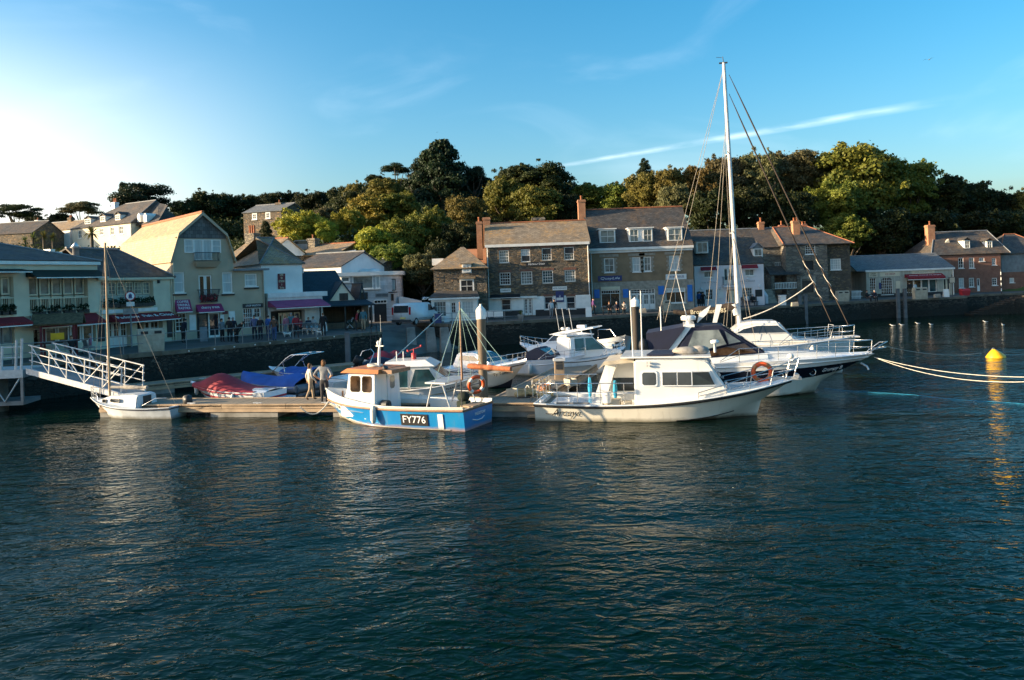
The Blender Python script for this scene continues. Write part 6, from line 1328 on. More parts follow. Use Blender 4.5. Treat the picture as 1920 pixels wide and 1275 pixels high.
fb.part(MB().tube([(mbx, 0, 1.76), (mzx, 0, mzz)], [.045, .03], 7), 'mizzen_mast', 'timber_strake'); bend = fb.uv(958, 697, 0)
bm0 = fb.uv(878, 691, 0); fb.part(MB().tube([(bm0[0], 0, bm0[1]+.05), (bend[0]-.1, 0, bend[1])], [.045, .035], 6), 'boom', 'timber_strake')
sl_ = MB(); rs = random.Random(3)
sl_.tube([(bm0[0]+(bend[0]-bm0[0])*i/14, rs.uniform(-.03, .03), bm0[1]+.10+(bend[1]-bm0[1])*i/14) for i in range(15)], [.05+.05*rs.random()*(1-i/22)+.03 for i in range(15)], 8); fb.part(sl_, 'furled_sail', 'sail_rust')
rg = MB()
for e_ in ((mbx+.7, .9, 1.78), (mbx+.7, -.9, 1.78), (mbx+.1, .9, 1.78), (mbx+.1, -.9, 1.78)): rg.tube([(mzx, 0, mzz-.25), e_], .009, 4)
for f in (.35, .7, 1.0): rg.tube([(mzx, 0, mzz-.2), (bm0[0]+(bend[0]-bm0[0])*f, 0, bm0[1]+(bend[1]-bm0[1])*f+.06)], .009, 4)
fb.part(rg, 'rigging', 'rope_green')
fb.part(MB().box(-.05, .5, -.5, .5, .80, .86).box(.5, 3.4, .25, .55, .55, .64).box(.9, 3.2, -.4, -.1, .5, .58), 'deck_boards', 'deck_timber'); fb.part(MB().tube([(.25, .8, .8), (.25, .8, 1.9)], .025, 5).tube([(.2, -.6, .8), (.2, -.6, 1.6), (.2, .8, 1.6)], .02, 5), 'stern_frame', 'dark_metal')
fb.part(MB().box(.5, .9, -.3, .1, .3, .95).ball((.7, -.1, 1.1), .28, .22, .2, 8, 6), 'engine_cover', 'green_canvas')
fb.part(MB().lathe([(.30, 0), (.32, .22), (.30, .3)], 10, (6.1, 0, .48)).ball((6.35, .1, .75), .22, .3, .14, 8, 6), 'rope_heap', 'straw')
fb.fender(.53, .72, 1, .62, .12); fb.part(MB().tube([s_ for s_ in [(6.6, 0, .5), (6.6, 0, 1.15)]], .04, 6), 'bollard', 'timber_strake')
tx = fb.letter('FY776', .285, .56, 1, .40, 'white_letters', 1.0); p, ex, ez, ny = tx[1:]
pl = MB().prism([p+ex*a*.60+ez*b_*.225+ny*.005 for a, b_ in ((-1, -1), (1, -1), (1, 1), (-1, 1))], ny*.02); fb.part(pl, 'number_board', 'black_letters')
tx = fb.letter('776', .86, .74, 1, .26, 'black_letters', .40); p, ex, ez, ny = tx[1:]; fb.part(MB().prism([p+ex*a*.27+ez*b_*.17+ny*.004 for a, b_ in ((-1, -1), (1, -1), (1, 1), (-1, 1))], ny*.016), 'number_board', 'white_letters')
fb.part(MB().prism([s_ + Vector((0, .02, 0)) for s_ in (fb.side(.115, .15), fb.side(.145, .15), fb.side(.145, .84), fb.side(.115, .84))], (0, .014, 0)), 'white_stripe', 'gelcoat_cool')
lettering('PADSTOW', .16, 'white_letters', fb.root, (-.02, -.1, .52), rot=(R(90), 0, R(-90)), width=.8); fb.part(MB().tube([(-.0, .45, .35), (-.03, .2, .28), (-.03, -.2, .28), (0, -.45, .35)], .02, 5), 'transom_scroll', 'gelcoat_cool')
lp = fb.root.matrix_basis @ Vector((.05, .4, 1.35)); lq = at(893, 721, lp.y-.1); lifebuoy('orange and white lifebuoy at the stern of the blue fishing boat', lq, (R(8), 0, R(25)), .30, .07)

# ---------------------------------------------------------------- white launch with the orange lifebuoy (nearest boat)
as_ = gnd(1003, 790); ab = gnd(1420, 793); hd = Vector((ab.x-as_.x, ab.y-as_.y)).normalized(); lf = Vector((-hd.y, hd.x)); sc_ = Vector((as_.x, as_.y)) + lf*1.55
ar_ = Boat('white_launch', 'large white passenger launch with cream topsides and dark windows, nearest boat', sc_, sc_+hd*10.2, 10.2, 'launch')
ar_.L = ar_.uv(1490, 727, 0)[0]
ar_.hull(3.3, lambda t_: quad3(t_, .70, .72, 1.42), tr=.94, tm=.42, pw=2.5, cf=.93, zc=.0, zc_bow=.62, draft=.45, rake=1.25, flare=.45, rows=(0, .3, .6, .84, .93, 1), mats=('antifoul', 'gelcoat_cream', 'black_rubber', 'gelcoat'), rowmat=(1, 1, 1, 1, 2, 3), N=36)
ar_.strake(.90, 'black_rubber', .05); ar_.strake(1.0, 'gelcoat', .03, name='toe_rail'); ar_.strake(.03, 'black_rubber', .018, .55, .82, name='spray_rail')
ar_.deck(.40, .985, .0, 'gelcoat', camber=.12); ar_.well(0, .40, .22, .22, 'deck_grey', 'gelcoat')
cx0 = ar_.uv(1188, 700, -1.45)[0]; cx1 = ar_.uv(1366, 712, -1.25)[0]; czb = .70; czt = ar_.uv(1250, 674, -1.3)[1]; fx = ar_.uv(1331, 690, -1.2)[0]
ar_.cabin([(cx0, .5), (cx0, czt), (cx0+2.2, czt+.06), (fx-.15, czt-.04), (fx, czt-.16), (cx1, czb+.42), (cx1+1.5, ar_.sheer(.86)+.14), (cx1+1.5, ar_.sheer(.86)-.02), (fx-.3, .66)], 1.50, 1.30, 'gelcoat', nar=lambda x: 1.0 if x < fx-.5 else max(.18, 1-.60*((x-fx+.5)/(cx1+1.5-fx+.5))**1.3), bevel=.07, name='cabin')
wz0, wz1 = ar_.uv(1290, 722, -1.4)[1], ar_.uv(1290, 698, -1.4)[1]; X = lambda px: ar_.uv(px, 710, -1.42)[0]
ar_.side_win(rwin(X(1204), X(1230), wz0, wz1, .06), 'glass', 'gelcoat_cool', .05); ar_.side_win([(X(1242), wz0), (X(1268), wz0), (X(1268), wz1), (X(1242), wz1)], 'glass', 'gelcoat_cool', .04); ar_.side_win([(X(1270.5), wz0), (X(1296), wz0), (X(1296), wz1), (X(1270.5), wz1)], 'glass', 'gelcoat_cool', .04); ar_.side_win([(X(1298), wz0), (X(1340), wz0), (X(1329), wz1), (X(1298), wz1)], 'glass', 'gelcoat_cool', .04)
ar_.screen((cx1-.02, czb+.46), (fx+.02, czt-.2), 3, 'glass_teal'); ar_.part(MB().box(cx0-.5, fx+.05, -1.36, 1.36, czt+.06, czt+.12), 'cabin_roof', 'gelcoat')
ar_.part(MB().box(cx0-.012, cx0-.002, -.5, .35, .3, czt-.25), 'cabin_door', 'glass'); dn = ar_.uv(1216, 683, -1.4); ar_.part(MB().tube([(dn[0]+a, -1.40, dn[1]+c) for a, c in ((-.06, .06), (-.05, .06))], .05, 8).tube([(dn[0]+.06, -1.40, dn[1]+.06), (dn[0]+.07, -1.40, dn[1]+.06)], .05, 8).tube([(dn[0]-.06, -1.40, dn[1]-.06), (dn[0]-.05, -1.40, dn[1]-.06)], .05, 8).tube([(dn[0]+.06, -1.40, dn[1]-.06), (dn[0]+.07, -1.40, dn[1]-.06)], .05, 8), 'vent_holes', 'black_letters')
# aft shelter: beige canvas top on a slanting white side
ax0 = ar_.uv(1138, 690, .9)[0]; ax1 = ar_.uv(1118, 738, .9)[0]
ar_.part(MB().prism([(ax1, 1.2, .75), (cx0, 1.2, .75), (cx0, 1.2, czt-.05), (ax0, 1.2, czt-.3)], (0, -.06, 0)).prism([(ax1, 1.2, .74), (ax0, 1.2, czt-.32), (ax0+.45, 1.2, czt-.32), (ax1+.5, 1.2, .74)], (0, -.6, 0)), 'shelter_side', 'gelcoat'); ar_.part(MB().box(ax1+.7, cx0-.1, 1.12, 1.135, .80, 1.35), 'shelter_window', 'glass')
ar_.part(MB().prism([(ax0-.12, 1.25, czt-.38), (ax0+.1, 1.25, czt-.08), (cx0, 1.25, czt+.03), (cx0, 1.25, czt-.12), (ax0+.1, 1.25, czt-.22)], (0, -2.4, 0)), 'canvas_canopy', 'deck_sand')
rp_ = []; zr0 = .72; sy = -1.42
top_ = [(.1, 1.42, zr0+.75), (.05, -1.40, zr0+.75), (1.6, sy, zr0+.75), (cx0-.05, sy, zr0+.75)]; mid_ = [(.1, 1.42, zr0+.4), (.05, -1.40, zr0+.4), (1.6, sy, zr0+.4), (cx0-.05, sy, zr0+.4)]
ar_.rail(top_, .018, 'steel', [((x, sy, zr0-.05), (x, sy, zr0+.75)) for x in (.1, .9, 1.7, 2.6, cx0-.4)] + [((.08, y, zr0-.05), (.08, y, zr0+.75)) for y in (-.7, 0, .7, 1.4)], name='stern_rail'); ar_.rail(mid_, .013, 'steel', name='stern_rail')
ar_.rail([(.1, 1.42, zr0+.75), (ax1, 1.4, zr0+.75)], .018, 'steel', [((x, 1.42, zr0), (x, 1.42, zr0+.75)) for x in (.9, 1.8)], name='side_rail')
ar_.part(MB().box(.5, 2.6, -.8, .8, .22, .60), 'engine_box', 'gelcoat_cool'); ar_.part(MB().box(2.7, 3.3, -1.0, -.45, .22, .75).box(3.35, 3.75, -1.05, -.6, .22, .68), 'fish_box', 'deck_sand'); ar_.part(MB().lathe([(.16, 0), (.2, .42)], 10, (cx0-1.1, -1.0, .65)), 'bucket', 'gelcoat')
for (x, y, hh) in ((cx0-.9, .3, .75), (1.9, .9, .8)): ar_.part(MB().lathe([(.06, 0), (.09, hh*.5), (.05, hh)], 6, (x, y, .6)), 'deck_brush', 'rope_blue')
ar_.part(MB().ball((cx0+2.0, -.5, czt+.24), .55, .32, .17, 10, 6).ball((cx0+2.5, -.4, czt+.25), .38, .3, .19, 9, 6), 'folded_dinghy', 'sail_grey')
ar_.part(MB().lathe([(.05, 0), (.05, .35), (.16, .36), (.17, .46), (.08, .5)], 10, (cx0+3.1, .2, czt+.1)), 'navigation_light', 'gelcoat'); ar_.part(MB().prism([(cx0+.5, -1.2, czt+.14), (cx0+1.5, -1.2, czt+.14), (cx0+1.7, .6, czt+.14), (cx0+.7, .6, czt+.14)], (0, 0, .05)), 'solar_panel', 'navy_cover')
for px, yy_ in ((1183, -.8), (1200, .6)): x, z = ar_.uv(px+4, 668, yy_); x2, z2 = ar_.uv(px-2 if px < 1190 else px+1, 545, yy_); ar_.part(MB().tube([(x, yy_, czt+.08), (x2, yy_, z2)], [.028, .018], 5), 'whip_aerial', 'white_paint')
T = [.64, .74, .83, .91, .97, 1.0]; tops = []; mb = MB(); lows = []
for i, t_ in enumerate(T): p = ar_.side(t_, 1); y = max(.05, p.y-.06); q = Vector((p.x-.05+.25*(i/5), y, p.z+(.25, .42, .55, .66, .74, .80)[i])); tops.append(q); lows.append(Vector((p.x, y, p.z)).lerp(q, .5)); [mb.tube([(p.x-.05, sd*y, p.z-.02), (q.x, sd*q.y, q.z)], .016, 5) for sd in (1, -1)]
for LL in (tops, lows): mb.tube(LL + [Vector((q.x, -q.y, q.z)) for q in LL[::-1]], .018, 5)
ar_.part(mb, 'bow_rail', 'steel'); ar_.part(MB().box(ar_.L-.9, ar_.L+.25, -.10, .10, ar_.sheer(1)-.02, ar_.sheer(1)+.08).tube([(ar_.L+.1, -.14, ar_.sheer(1)+.12), (ar_.L+.1, .14, ar_.sheer(1)+.12)], .09, 8), 'anchor_roller', 'galvanised'); ar_.part(MB().ball((ar_.L-.1, .1, ar_.sheer(1)+.86), .13, .12, .11, 8, 6), 'bow_lamp', 'white_paint')
ar_.part(MB().box(-.45, .0, -.9, .9, .02, .10).tube([(-.4, -.3, .1), (-.4, -.3, .75), (0, -.3, .75)], .02, 5), 'boarding_platform', 'deck_timber')
ar_.letter('Arceye', .125, .54, -1, .42, 'black_letters', 1.15, shear=.45, extrude=.004, thin=.004); fl_ = MB().tube([ar_.side(.045, .46, -1)+Vector((0, -.03, 0)), ar_.side(.075, .44, -1)+Vector((0, -.03, .0)), ar_.side(.10, .56, -1)+Vector((0, -.03, 0))], .014, 4); ar_.part(fl_, 'lettering_flourish', 'black_letters')
ar_.part(MB().box(.9, 2.2, -1.685, -1.66, .70, .77), 'hull_vent', 'grey_metal')
lifebuoy('bright orange lifebuoy on the bow rail of the white launch', at(1429, 698, ar_.root.matrix_basis.translation.y-1.8), (0, 0, R(-12)), .33, .085, 'orange_float', 'orange_paint')

# ---------------------------------------------------------------- navy and white sports cruiser
bt = at(1640, 668, 34.6); hd2 = Vector((.978, -.21)).normalized(); st_ = Vector((bt.x, bt.y)) - hd2*10.6
gr = Boat('sports_cruiser', 'white sports cruiser with a navy hull band and navy canopy behind the launch', st_, (bt.x, bt.y), 10.6, 'motor cruiser')
gr.hull(3.5, lambda t_: quad3(t_, 1.42, 1.58, 1.72), tr=.93, tm=.40, pw=2.3, cf=.90, zc=.0, zc_bow=.55, draft=.5, rake=2.3, flare=.55, rows=(0, .2, .42, .58, .75, .9, 1), mats=('gelcoat_cream', 'hull_navy', 'gelcoat'), rowmat=(0, 0, 0, 1, 1, 2, 2, 2), N=36)
gr.strake(.88, 'gelcoat', .03); gr.deck(.30, .99, .0, 'gelcoat_cool', camber=.10); gr.well(0, .30, .55, .25, 'deck_timber', 'gelcoat')
gr.cabin([(3.4, 1.3), (3.5, 1.62), (5.6, 1.98), (7.6, 1.93), (9.2, 1.74), (9.2, 1.6)], 1.45, 1.05, 'gelcoat_cool', nar=lambda x: 1 if x < 5 else max(.2, 1-.7*((x-5)/4.2)**1.6), bevel=.10, name='foredeck_trunk')
cz_t = gr.uv(1335, 607, 0)[1]; a0 = gr.uv(1252, 658, -1.45)[0]; a1 = gr.uv(1296, 612, -1.2)[0]; a2 = gr.uv(1352, 609, -1.2)[0]; a3 = gr.uv(1440, 655, -.9)[0]
cab0 = gr.cab
gr.cabin([(a0-.4, 1.3), (a0, 1.62), (a3, 1.92), (a3+.05, 1.5)], 1.58, 1.42, 'gelcoat', nar=lambda x: 1 if x < a2 else 1-.30*(x-a2)/(a3-a2), bevel=.05, name='coaming')
gr.cabin([(a0+.1, 1.62), (a1, cz_t-.05), (a2, cz_t), (a2+.9, (cz_t+1.75)/2+.12), (a3-.1, 1.94), (a3-.3, 1.86)], 1.44, 1.10, 'navy_cover', nar=lambda x: 1 if x < a2 else 1-.30*(x-a2)/(a3-a2), bevel=.05, name='canopy')
zq = lambda f: 1.75+(cz_t-1.75)*f
gr.side_win([(a0+.75, zq(.12)), (a2+.2, zq(.42)), (a2-.12, zq(.86)), (a1+.12, zq(.84))], 'glass_pale', 'navy_cover', .03); gr.side_win([(a2+.32, zq(.42)), (a2+.85, zq(.48)), (a2+.15, zq(.82))], 'glass_pale', 'navy_cover', .03); gr.side_win([(a0+.5, zq(-.02)), (a3-.5, zq(.14)), (a2+1.0, zq(.42)), (a2+.2, zq(.33)), (a0+.9, zq(.05))], 'glass_warm', 'navy_cover', .02)
gr.screen((a3-.12, 1.98), (a2+.92, (cz_t+1.75)/2+.13), 3, 'glass_teal'); gr.screen((a2+.88, (cz_t+1.75)/2+.16), (a2+.05, cz_t), 2, 'glass_pale')
for sd in (1, -1): gr.part(MB().prism([(a0-1.15, sd*1.35, 1.15), (a0-.45, sd*1.35, 1.15), (a1+.05, sd*1.12, cz_t-.02), (a1-.3, sd*1.12, cz_t-.02)], (0, -sd*.14, 0)), 'radar_arch_leg', 'gelcoat')
gr.part(MB().box(a1-.35, a1+.15, -1.14, 1.14, cz_t-.06, cz_t+.06), 'radar_arch', 'gelcoat'); gr.part(MB().prism([(a0-.95, 1.3, cz_t-.30), (a1-.3, 1.3, cz_t-.02), (a1-.3, 1.3, cz_t-.12), (a0-.5, 1.3, 1.45), (a0-1.0, 1.3, 1.4)], (0, -2.6, 0)), 'aft_canopy', 'navy_cover')
rx, rz_ = gr.uv(1291, 598, 0); gr.part(MB().lathe([(.12, 0), (.12, .12), (.34, .14), (.36, .30), (.28, .36)], 14, (a1-.1, 0, cz_t+.06)), 'radar_dome', 'gelcoat')
sx, sz = gr.uv(1313, 592, .5); gr.part(MB().prism([(a1+.3, .5, cz_t+.05), (a1+.42, .5, cz_t+.5), (a1+.95, .5, cz_t+.85), (a1+.75, .5, cz_t+.45)], (0, -.5, 0)), 'satellite_dish', 'gelcoat'); gr.part(MB().prism([(a1+1.0, .1, cz_t+.05), (a1+1.2, .1, cz_t+.05), (a1+1.45, .1, cz_t+.9), (a1+1.2, .1, cz_t+.9)], (0, -.12, 0)), 'mast_fin', 'gelcoat')
gr.part(MB().tube([(a0-1.3, -1.3, 1.3), (a0-.9, -1.3, 1.95), (a0-1.1, -1.3, 2.3)], .05, 6).tube([(a0-1.0, -1.3, 1.2), (a0-.6, -1.3, 1.9), (a0-1.0, -1.3, 2.35)], .05, 6).ball((a0-1.1, -1.3, 2.35), .22, .16, .35, 8, 6), 'davit_outboard', 'black_rubber')
x2, z2 = gr.uv(1266, 508, -.8); gr.part(MB().tube([(a1-.1, -.8, cz_t), (x2, -.8, z2)], [.022, .012], 5), 'whip_aerial', 'white_paint'); x2, z2 = gr.uv(1238, 575, -1.2); gr.part(MB().tube([(x2+.02, -1.2, 1.5), (x2, -1.2, z2)], .03, 5), 'ensign_staff', 'white_paint')
gr.bow_rail(.36, .99, .62, .12, 8, r=.016); gr.part(MB().tube([(10.2, -.2, 1.7), (10.9, -.35, 2.2), (11.15, 0, 2.25), (10.9, .35, 2.2), (10.2, .2, 1.7)], .022, 6).tube([(10.4, -.25, 1.9), (11.0, -.2, 2.0), (11.1, 0, 2.0), (11.0, .2, 2.0), (10.4, .25, 1.9)], .018, 6), 'pulpit', 'steel')
gr.letter('Grumpy B', .865, .60, -1, .30, 'white_letters', 1.05, shear=.3); 
for t_, f in ((.60, .58), (.76, .58)): p = gr.side(t_, f, -1); gr.part(MB().torus((0, 0, 0), .14, .018, 'y', 16, 5), 'porthole', 'steel').location = p+Vector((0, -.02, 0))
gr.part(MB().ball((8.2, -.1, 1.74), .32, .28, .04, 10, 5), 'deck_hatch', 'glass'); gr.part(MB().tube([(10.0, -.03, 1.3), (10.25, -.06, 1.15), (10.3, -.1, 1.0)], .05, 6), 'anchor', 'galvanised')

# ---------------------------------------------------------------- white yacht with the tall mast
bt = at(1606, 626, 41.0); st_ = Vector((bt.x, bt.y)) - hd2*10.8
ya = Boat('tall_masted_yacht', 'white deck saloon yacht with the tall silver mast behind the sports cruiser', st_, (bt.x, bt.y), 10.8, 'sailing yacht')
ya.hull(3.6, lambda t_: quad3(t_, 1.35, 1.55, 1.95), tr=.8, tm=.45, pw=2.2, cf=.90, zc=-.05, zc_bow=.45, draft=.6, rake=.7, flare=.4, rows=(0, .2, .5, .8, .94, 1), mats=('gelcoat',), rowmat=(0,)*8)
ya.deck(.02, .99, -.02, 'deck_grey', camber=.12); ya.strake(1.0, 'gelcoat_cool', .04, name='toe_rail')
x0 = ya.uv(1362, 636, -1.2)[0]; x1 = ya.uv(1490, 630, -1.1)[0]; zt = ya.uv(1430, 600, 0)[1]; xf = ya.uv(1470, 606, -1)[0]
ya.cabin([(x0-.8, 1.5), (x0-.2, 2.0), (x0+.8, zt-.12), (x0+1.4, zt), (xf-.3, zt-.02), (x1, 2.02), (x1+1.6, 1.85), (x1+1.6, 1.6)], 1.35, 1.0, 'gelcoat', nar=lambda x: 1 if x < xf else max(.3, 1-.5*(x-xf)/(x1+1.6-xf)), bevel=.10, name='deck_saloon')
zm = zt-.62; ya.side_win([(x0+.5, zm), (xf+.1, zm), (xf-.35, zt-.24), (x0+1.6, zt-.24), (x0+.9, zm+.22)], 'glass', 'gelcoat', .03); ya.screen((x1-.1, 2.08), (xf-.22, zt-.06), 4, 'glass')
mb0 = ya.uv(1386, 602, 0); mt = ya.uv(1357, 118, 0); hb_ = mb0[0]
def mpt(f): return Vector((hb_+(mt[0]-hb_)*f, 0, mb0[1]-.3+(mt[1]-mb0[1]+.3)*f))
ya.part(MB().tube([mpt(0), mpt(.5), mpt(1)], [.125, .115, .09], 10), 'mast', 'alloy_white'); ya.part(MB().tube([mpt(1)+Vector((-.25, 0, 0)), mpt(1)+Vector((.2, 0, 0))], .05, 5).tube([mpt(1), mpt(1)+Vector((-.05, 0, .35))], .02, 4).tube([mpt(1)+Vector((-.1, 0, .3)), mpt(1)+Vector((-.4, 0, .35))], .012, 4), 'masthead', 'dark_metal')
for f, w_ in ((.355, 1.2), (.655, .75)): p = mpt(f); ya.part(MB().tube([p+Vector((-.15, w_, .05)), p, p+Vector((-.15, -w_, .05))], .03, 5), 'spreader', 'alloy_white')
rg = MB(); ch = [(hb_-.5, sd*1.6, 1.6) for sd in (1, -1)]
for sd in (1, -1):
    for f0, fx in ((.97, .655), (.66, .355)): sp = mpt(fx)+Vector((-.15, sd*(1.2 if fx < .5 else .75), .05)); rg.tube([mpt(f0), sp], .010, 4)
    sp = mpt(.355)+Vector((-.15, sd*1.2, .05)); rg.tube([mpt(.655)+Vector((-.15, sd*.75, 0)), sp], .010, 4); rg.tube([sp, (hb_-.3, sd*1.65, 1.6)], .011, 4); rg.tube([mpt(.36), (hb_-.9, sd*1.6, 1.55)], .010, 4); rg.tube([mpt(.36), (hb_+.7, sd*1.6, 1.65)], .010, 4)
for px, py in ((1232, 600), (1247, 604), (1325, 600), (1340, 602)): x, z = ya.uv(px, py, 0); rg.tube([mpt(.985 if px < 1300 else .8), (x, .3 if px in (1232, 1325) else -.3, max(1.7, z))], .011, 4)
ya.part(rg, 'standing_rigging', 'wire')
f1a, f1b = ya.uv(1367, 140, 0), ya.uv(1592, 612, 0); f2a, f2b = ya.uv(1367, 176, 0), ya.uv(1558, 603, 0)
for (a, b_, nm) in ((f1a, f1b, 'genoa_furl'), (f2a, f2b, 'staysail_furl')):
    A_, B_ = Vector((a[0], 0, a[1])), Vector((b_[0], 0, b_[1])); P = [A_.lerp(B_, i/12) for i in range(13)]; fo = ya.part(MB().tube(P, [.015, .03] + [.042]*9 + [.038, .025], 6), nm, 'sail_brown')
    MB().tube([A_.lerp(B_, .72+.02*i)+Vector((.07*math.cos(i*2.1), .07*math.sin(i*2.1), 0)) for i in range(10)], .022, 4).build('lashing', 'rope_white', fo)
g0, g1 = ya.uv(1380, 578, 0), ya.uv(1262, 578, 0); bo = MB(); rs = random.Random(9)
bo.tube([(g0[0]+(g1[0]-g0[0])*i/14, rs.uniform(-.04, .04), g0[1]+.05-.22*(i/14)+.08*math.sin(i)) for i in range(15)], [.22-.008*i+.03*rs.random() for i in range(15)], 8); bo_ = ya.part(bo, 'boom_sail_cover', 'sail_brown'); lettering('Broadblue 385', .34, 'gold_letters', bo_, ((g0[0]+g1[0])/2+.2, -.24, g0[1]-.12), rot=(R(90), R(-2), 0), width=1.9)
ya.part(MB().tube([(g0[0]-.1, 0, g0[1]+.25), (g0[0]+.05, 0, g0[1]-.35)], [.24, .2], 9), 'sail_stack', 'gelcoat_old')
ms = MB().tube(sag((f2a[0]+(f2b[0]-f2a[0])*.83, 0, f2a[1]+(f2b[1]-f2a[1])*.83), (hb_+.2, -.2, zt+.1), .25), .03, 5); ya.part(ms, 'jib_sheet', 'rope_white')
ya.bow_rail(.62, .99, .62, .10, 6, r=.018); ya.part(MB().box(9.6, 10.9, -.35, .35, 1.93, 1.99).tube([(9.4, -.4, 1.9), (9.6, -.45, 2.6), (9.5, .45, 2.6), (9.4, .4, 1.9)], .02, 5), 'bowsprit_frame', 'alloy_white')
for t_ in (.55, .78): ya.fender(t_, .7, -1, .7, .15)
ya.part(MB().prism([s_+Vector((0, -.03, 0)) for s_ in (ya.side(.62, .55, -1), ya.side(.68, .55, -1), ya.side(.68, .72, -1), ya.side(.62, .72, -1))], (0, .04, 0)), 'hull_window', 'glass')

# ---------------------------------------------------------------- pontoons
PD = .55
def pontoon(name, label, a, b_, w_, floats, side_gap=True):
    A_, B_ = Vector(a), Vector(b_); d = (B_-A_).normalized(); n_ = Vector((-d.y, d.x)); L_ = (B_-A_).length; t_ = thing(name, label, 'pontoon', (A_.x, A_.y, 0), math.atan2(d.y, d.x))
    deck = MB(); deck.box(0, L_, 0, w_, PD-.10, PD-.03); dk = deck.build('deck_frame', 'dark_timber', t_)
    npl = int(L_/.155)
    if npl <= 300:
        base = MB().box(.006, .148, .10, w_-.10, PD-.028, PD).mesh('plank', 'deck_planks_plain')
        for i in range(npl):
            o_ = bpy.data.objects.new('plank', base); COL.objects.link(o_); o_.parent = dk; o_.location = (i*.155, 0, rnd.uniform(-.004, .003))
    for y0 in (0.0, w_-.10):                      # edge walings
        k = int(L_/3)
        for i in range(k): MB().box(L_*i/k+.01, L_*(i+1)/k-.01, y0, y0+.10, PD-.17, PD+.025).build('waling', 'deck_timber', t_)
        MB().box(0, L_, y0+(-.03 if y0 == 0 else .08), y0+(.02 if y0 == 0 else .13), PD-.32, PD-.19).build('fender_board', 'deck_timber', t_)
    for f0, f1 in floats: MB().hexa([(L_*f0, .06, -.5), (L_*f1, .06, -.5), (L_*f1, w_-.06, -.5), (L_*f0, w_-.06, -.5)], [(L_*f0, .03, PD-.18), (L_*f1, .03, PD-.18), (L_*f1, w_-.03, PD-.18), (L_*f0, w_-.03, PD-.18)]).build('float', 'concrete', t_)
    for i in range(int(L_/3.2)): MB().box(1.2+i*3.2, 1.6+i*3.2, .05, .11, PD+.05, PD+.09).box(1.34+i*3.2, 1.46+i*3.2, .05, .11, PD+.02, PD+.05).build('cleat', 'galvanised', t_)
    return t_
simple('deck_planks_plain', (0.26, 0.215, 0.155), 0.8, 0.35, 1.2, stretch=(1, .4, 1))
PA, PB = (-19.0, 35.0), (2.0, 31.0)
pontoon('main_pontoon', 'long timber decked pontoon on concrete floats with two people walking on it', PA, PB, 1.9, ((.0, .16), (.26, .41), (.53, .68), (.78, .97)))
pontoon('walkway_pontoon', 'timber pontoon walkway leading away between the moored cruisers', (1.2, 32.9), (8.2, 55.5), 2.2, ((.0, .2), (.3, .5), (.6, .8), (.85, 1)))
pontoon('far_pontoon', 'far pontoon lying along the foot of the left quay wall behind the covered boats', (-21.5, 41.0), (-9.0, 50.0), 1.5, ((.05, .2), (.4, .6), (.8, .95)))
# ---- service pedestals on the walkway
for px, py, Y, lab in ((1048, 672, 38.5, 'timber service pedestal with meter boxes and a white cap, nearer one'), (1156, 645, 49.0, 'grey service pedestal at the far end of the walkway')):
    p = at(px, py, Y); o_ = thing('service_pedestal', lab, 'pedestal', (p.x, Y, PD)); hh = p.z-PD
    MB().box(-.24, .24, -.16, .16, 0, hh-.12).build('post', 'deck_timber' if px < 1100 else 'weed_post', o_); MB().box(-.29, .29, -.21, .21, hh-.118, hh).build('cap', 'cool_white', o_)
    for k in (.30, .58): MB().box(-.17, .17, -.19, -.162, hh*k+.2, hh*k+.46).build('meter_box', 'dark_metal', o_)
# ---- mooring piles
def pile(px, py_top, py_bot, Y, r, cap, label, mat='pile_timber', lean=0.0):
    a = at(px, py_top, Y); o_ = thing('mooring_pile', label, 'pile', (a.x, Y, -1.5), 0, 'mooring piles'); L_ = a.z+1.5; ch = .62 if cap else 0
    MB().tube([(0, 0, 0), (0, 0, L_-ch)], r, 16).build('shaft', mat, o_)
    if cap: MB().lathe([(r*1.12, L_-ch-.02), (r*1.12, L_-ch*.42), (r*.95, L_-ch*.34), (.05, L_-.06), (.05, L_)], 16).build('cap', 'white_paint', o_)
pile(901, 570, 757, 33.0, .19, True, 'thick brown timber mooring pile with a white conical cap'); pile(1190, 557, 665, 52.0, .28, True, 'dark mooring pile with a white cap before the dormered shop house', 'dark_timber')
for px, py, Y, lab in ((651, 623, 53.0, 'square grey timber post standing against the left quay wall'), (1683, 541, 83.5, 'left post of the pair at the quay ladder by the low cream shop'), (1696, 541, 83.5, 'right post of the pair at the quay ladder by the low cream shop'), (1499, 553, 80.0, 'left of the two posts at the quay edge before the picket fence'), (1510, 552, 80.0, 'right of the two posts at the quay edge before the picket fence')):
    a = at(px, py, Y); o_ = MB().box(-.16, .16, -.14, .14, -1.2-a.z, 0).build('fender_post', 'weed_post'); o_.location = a; tag(o_, lab, 'post', 'fender posts on the quay wall')

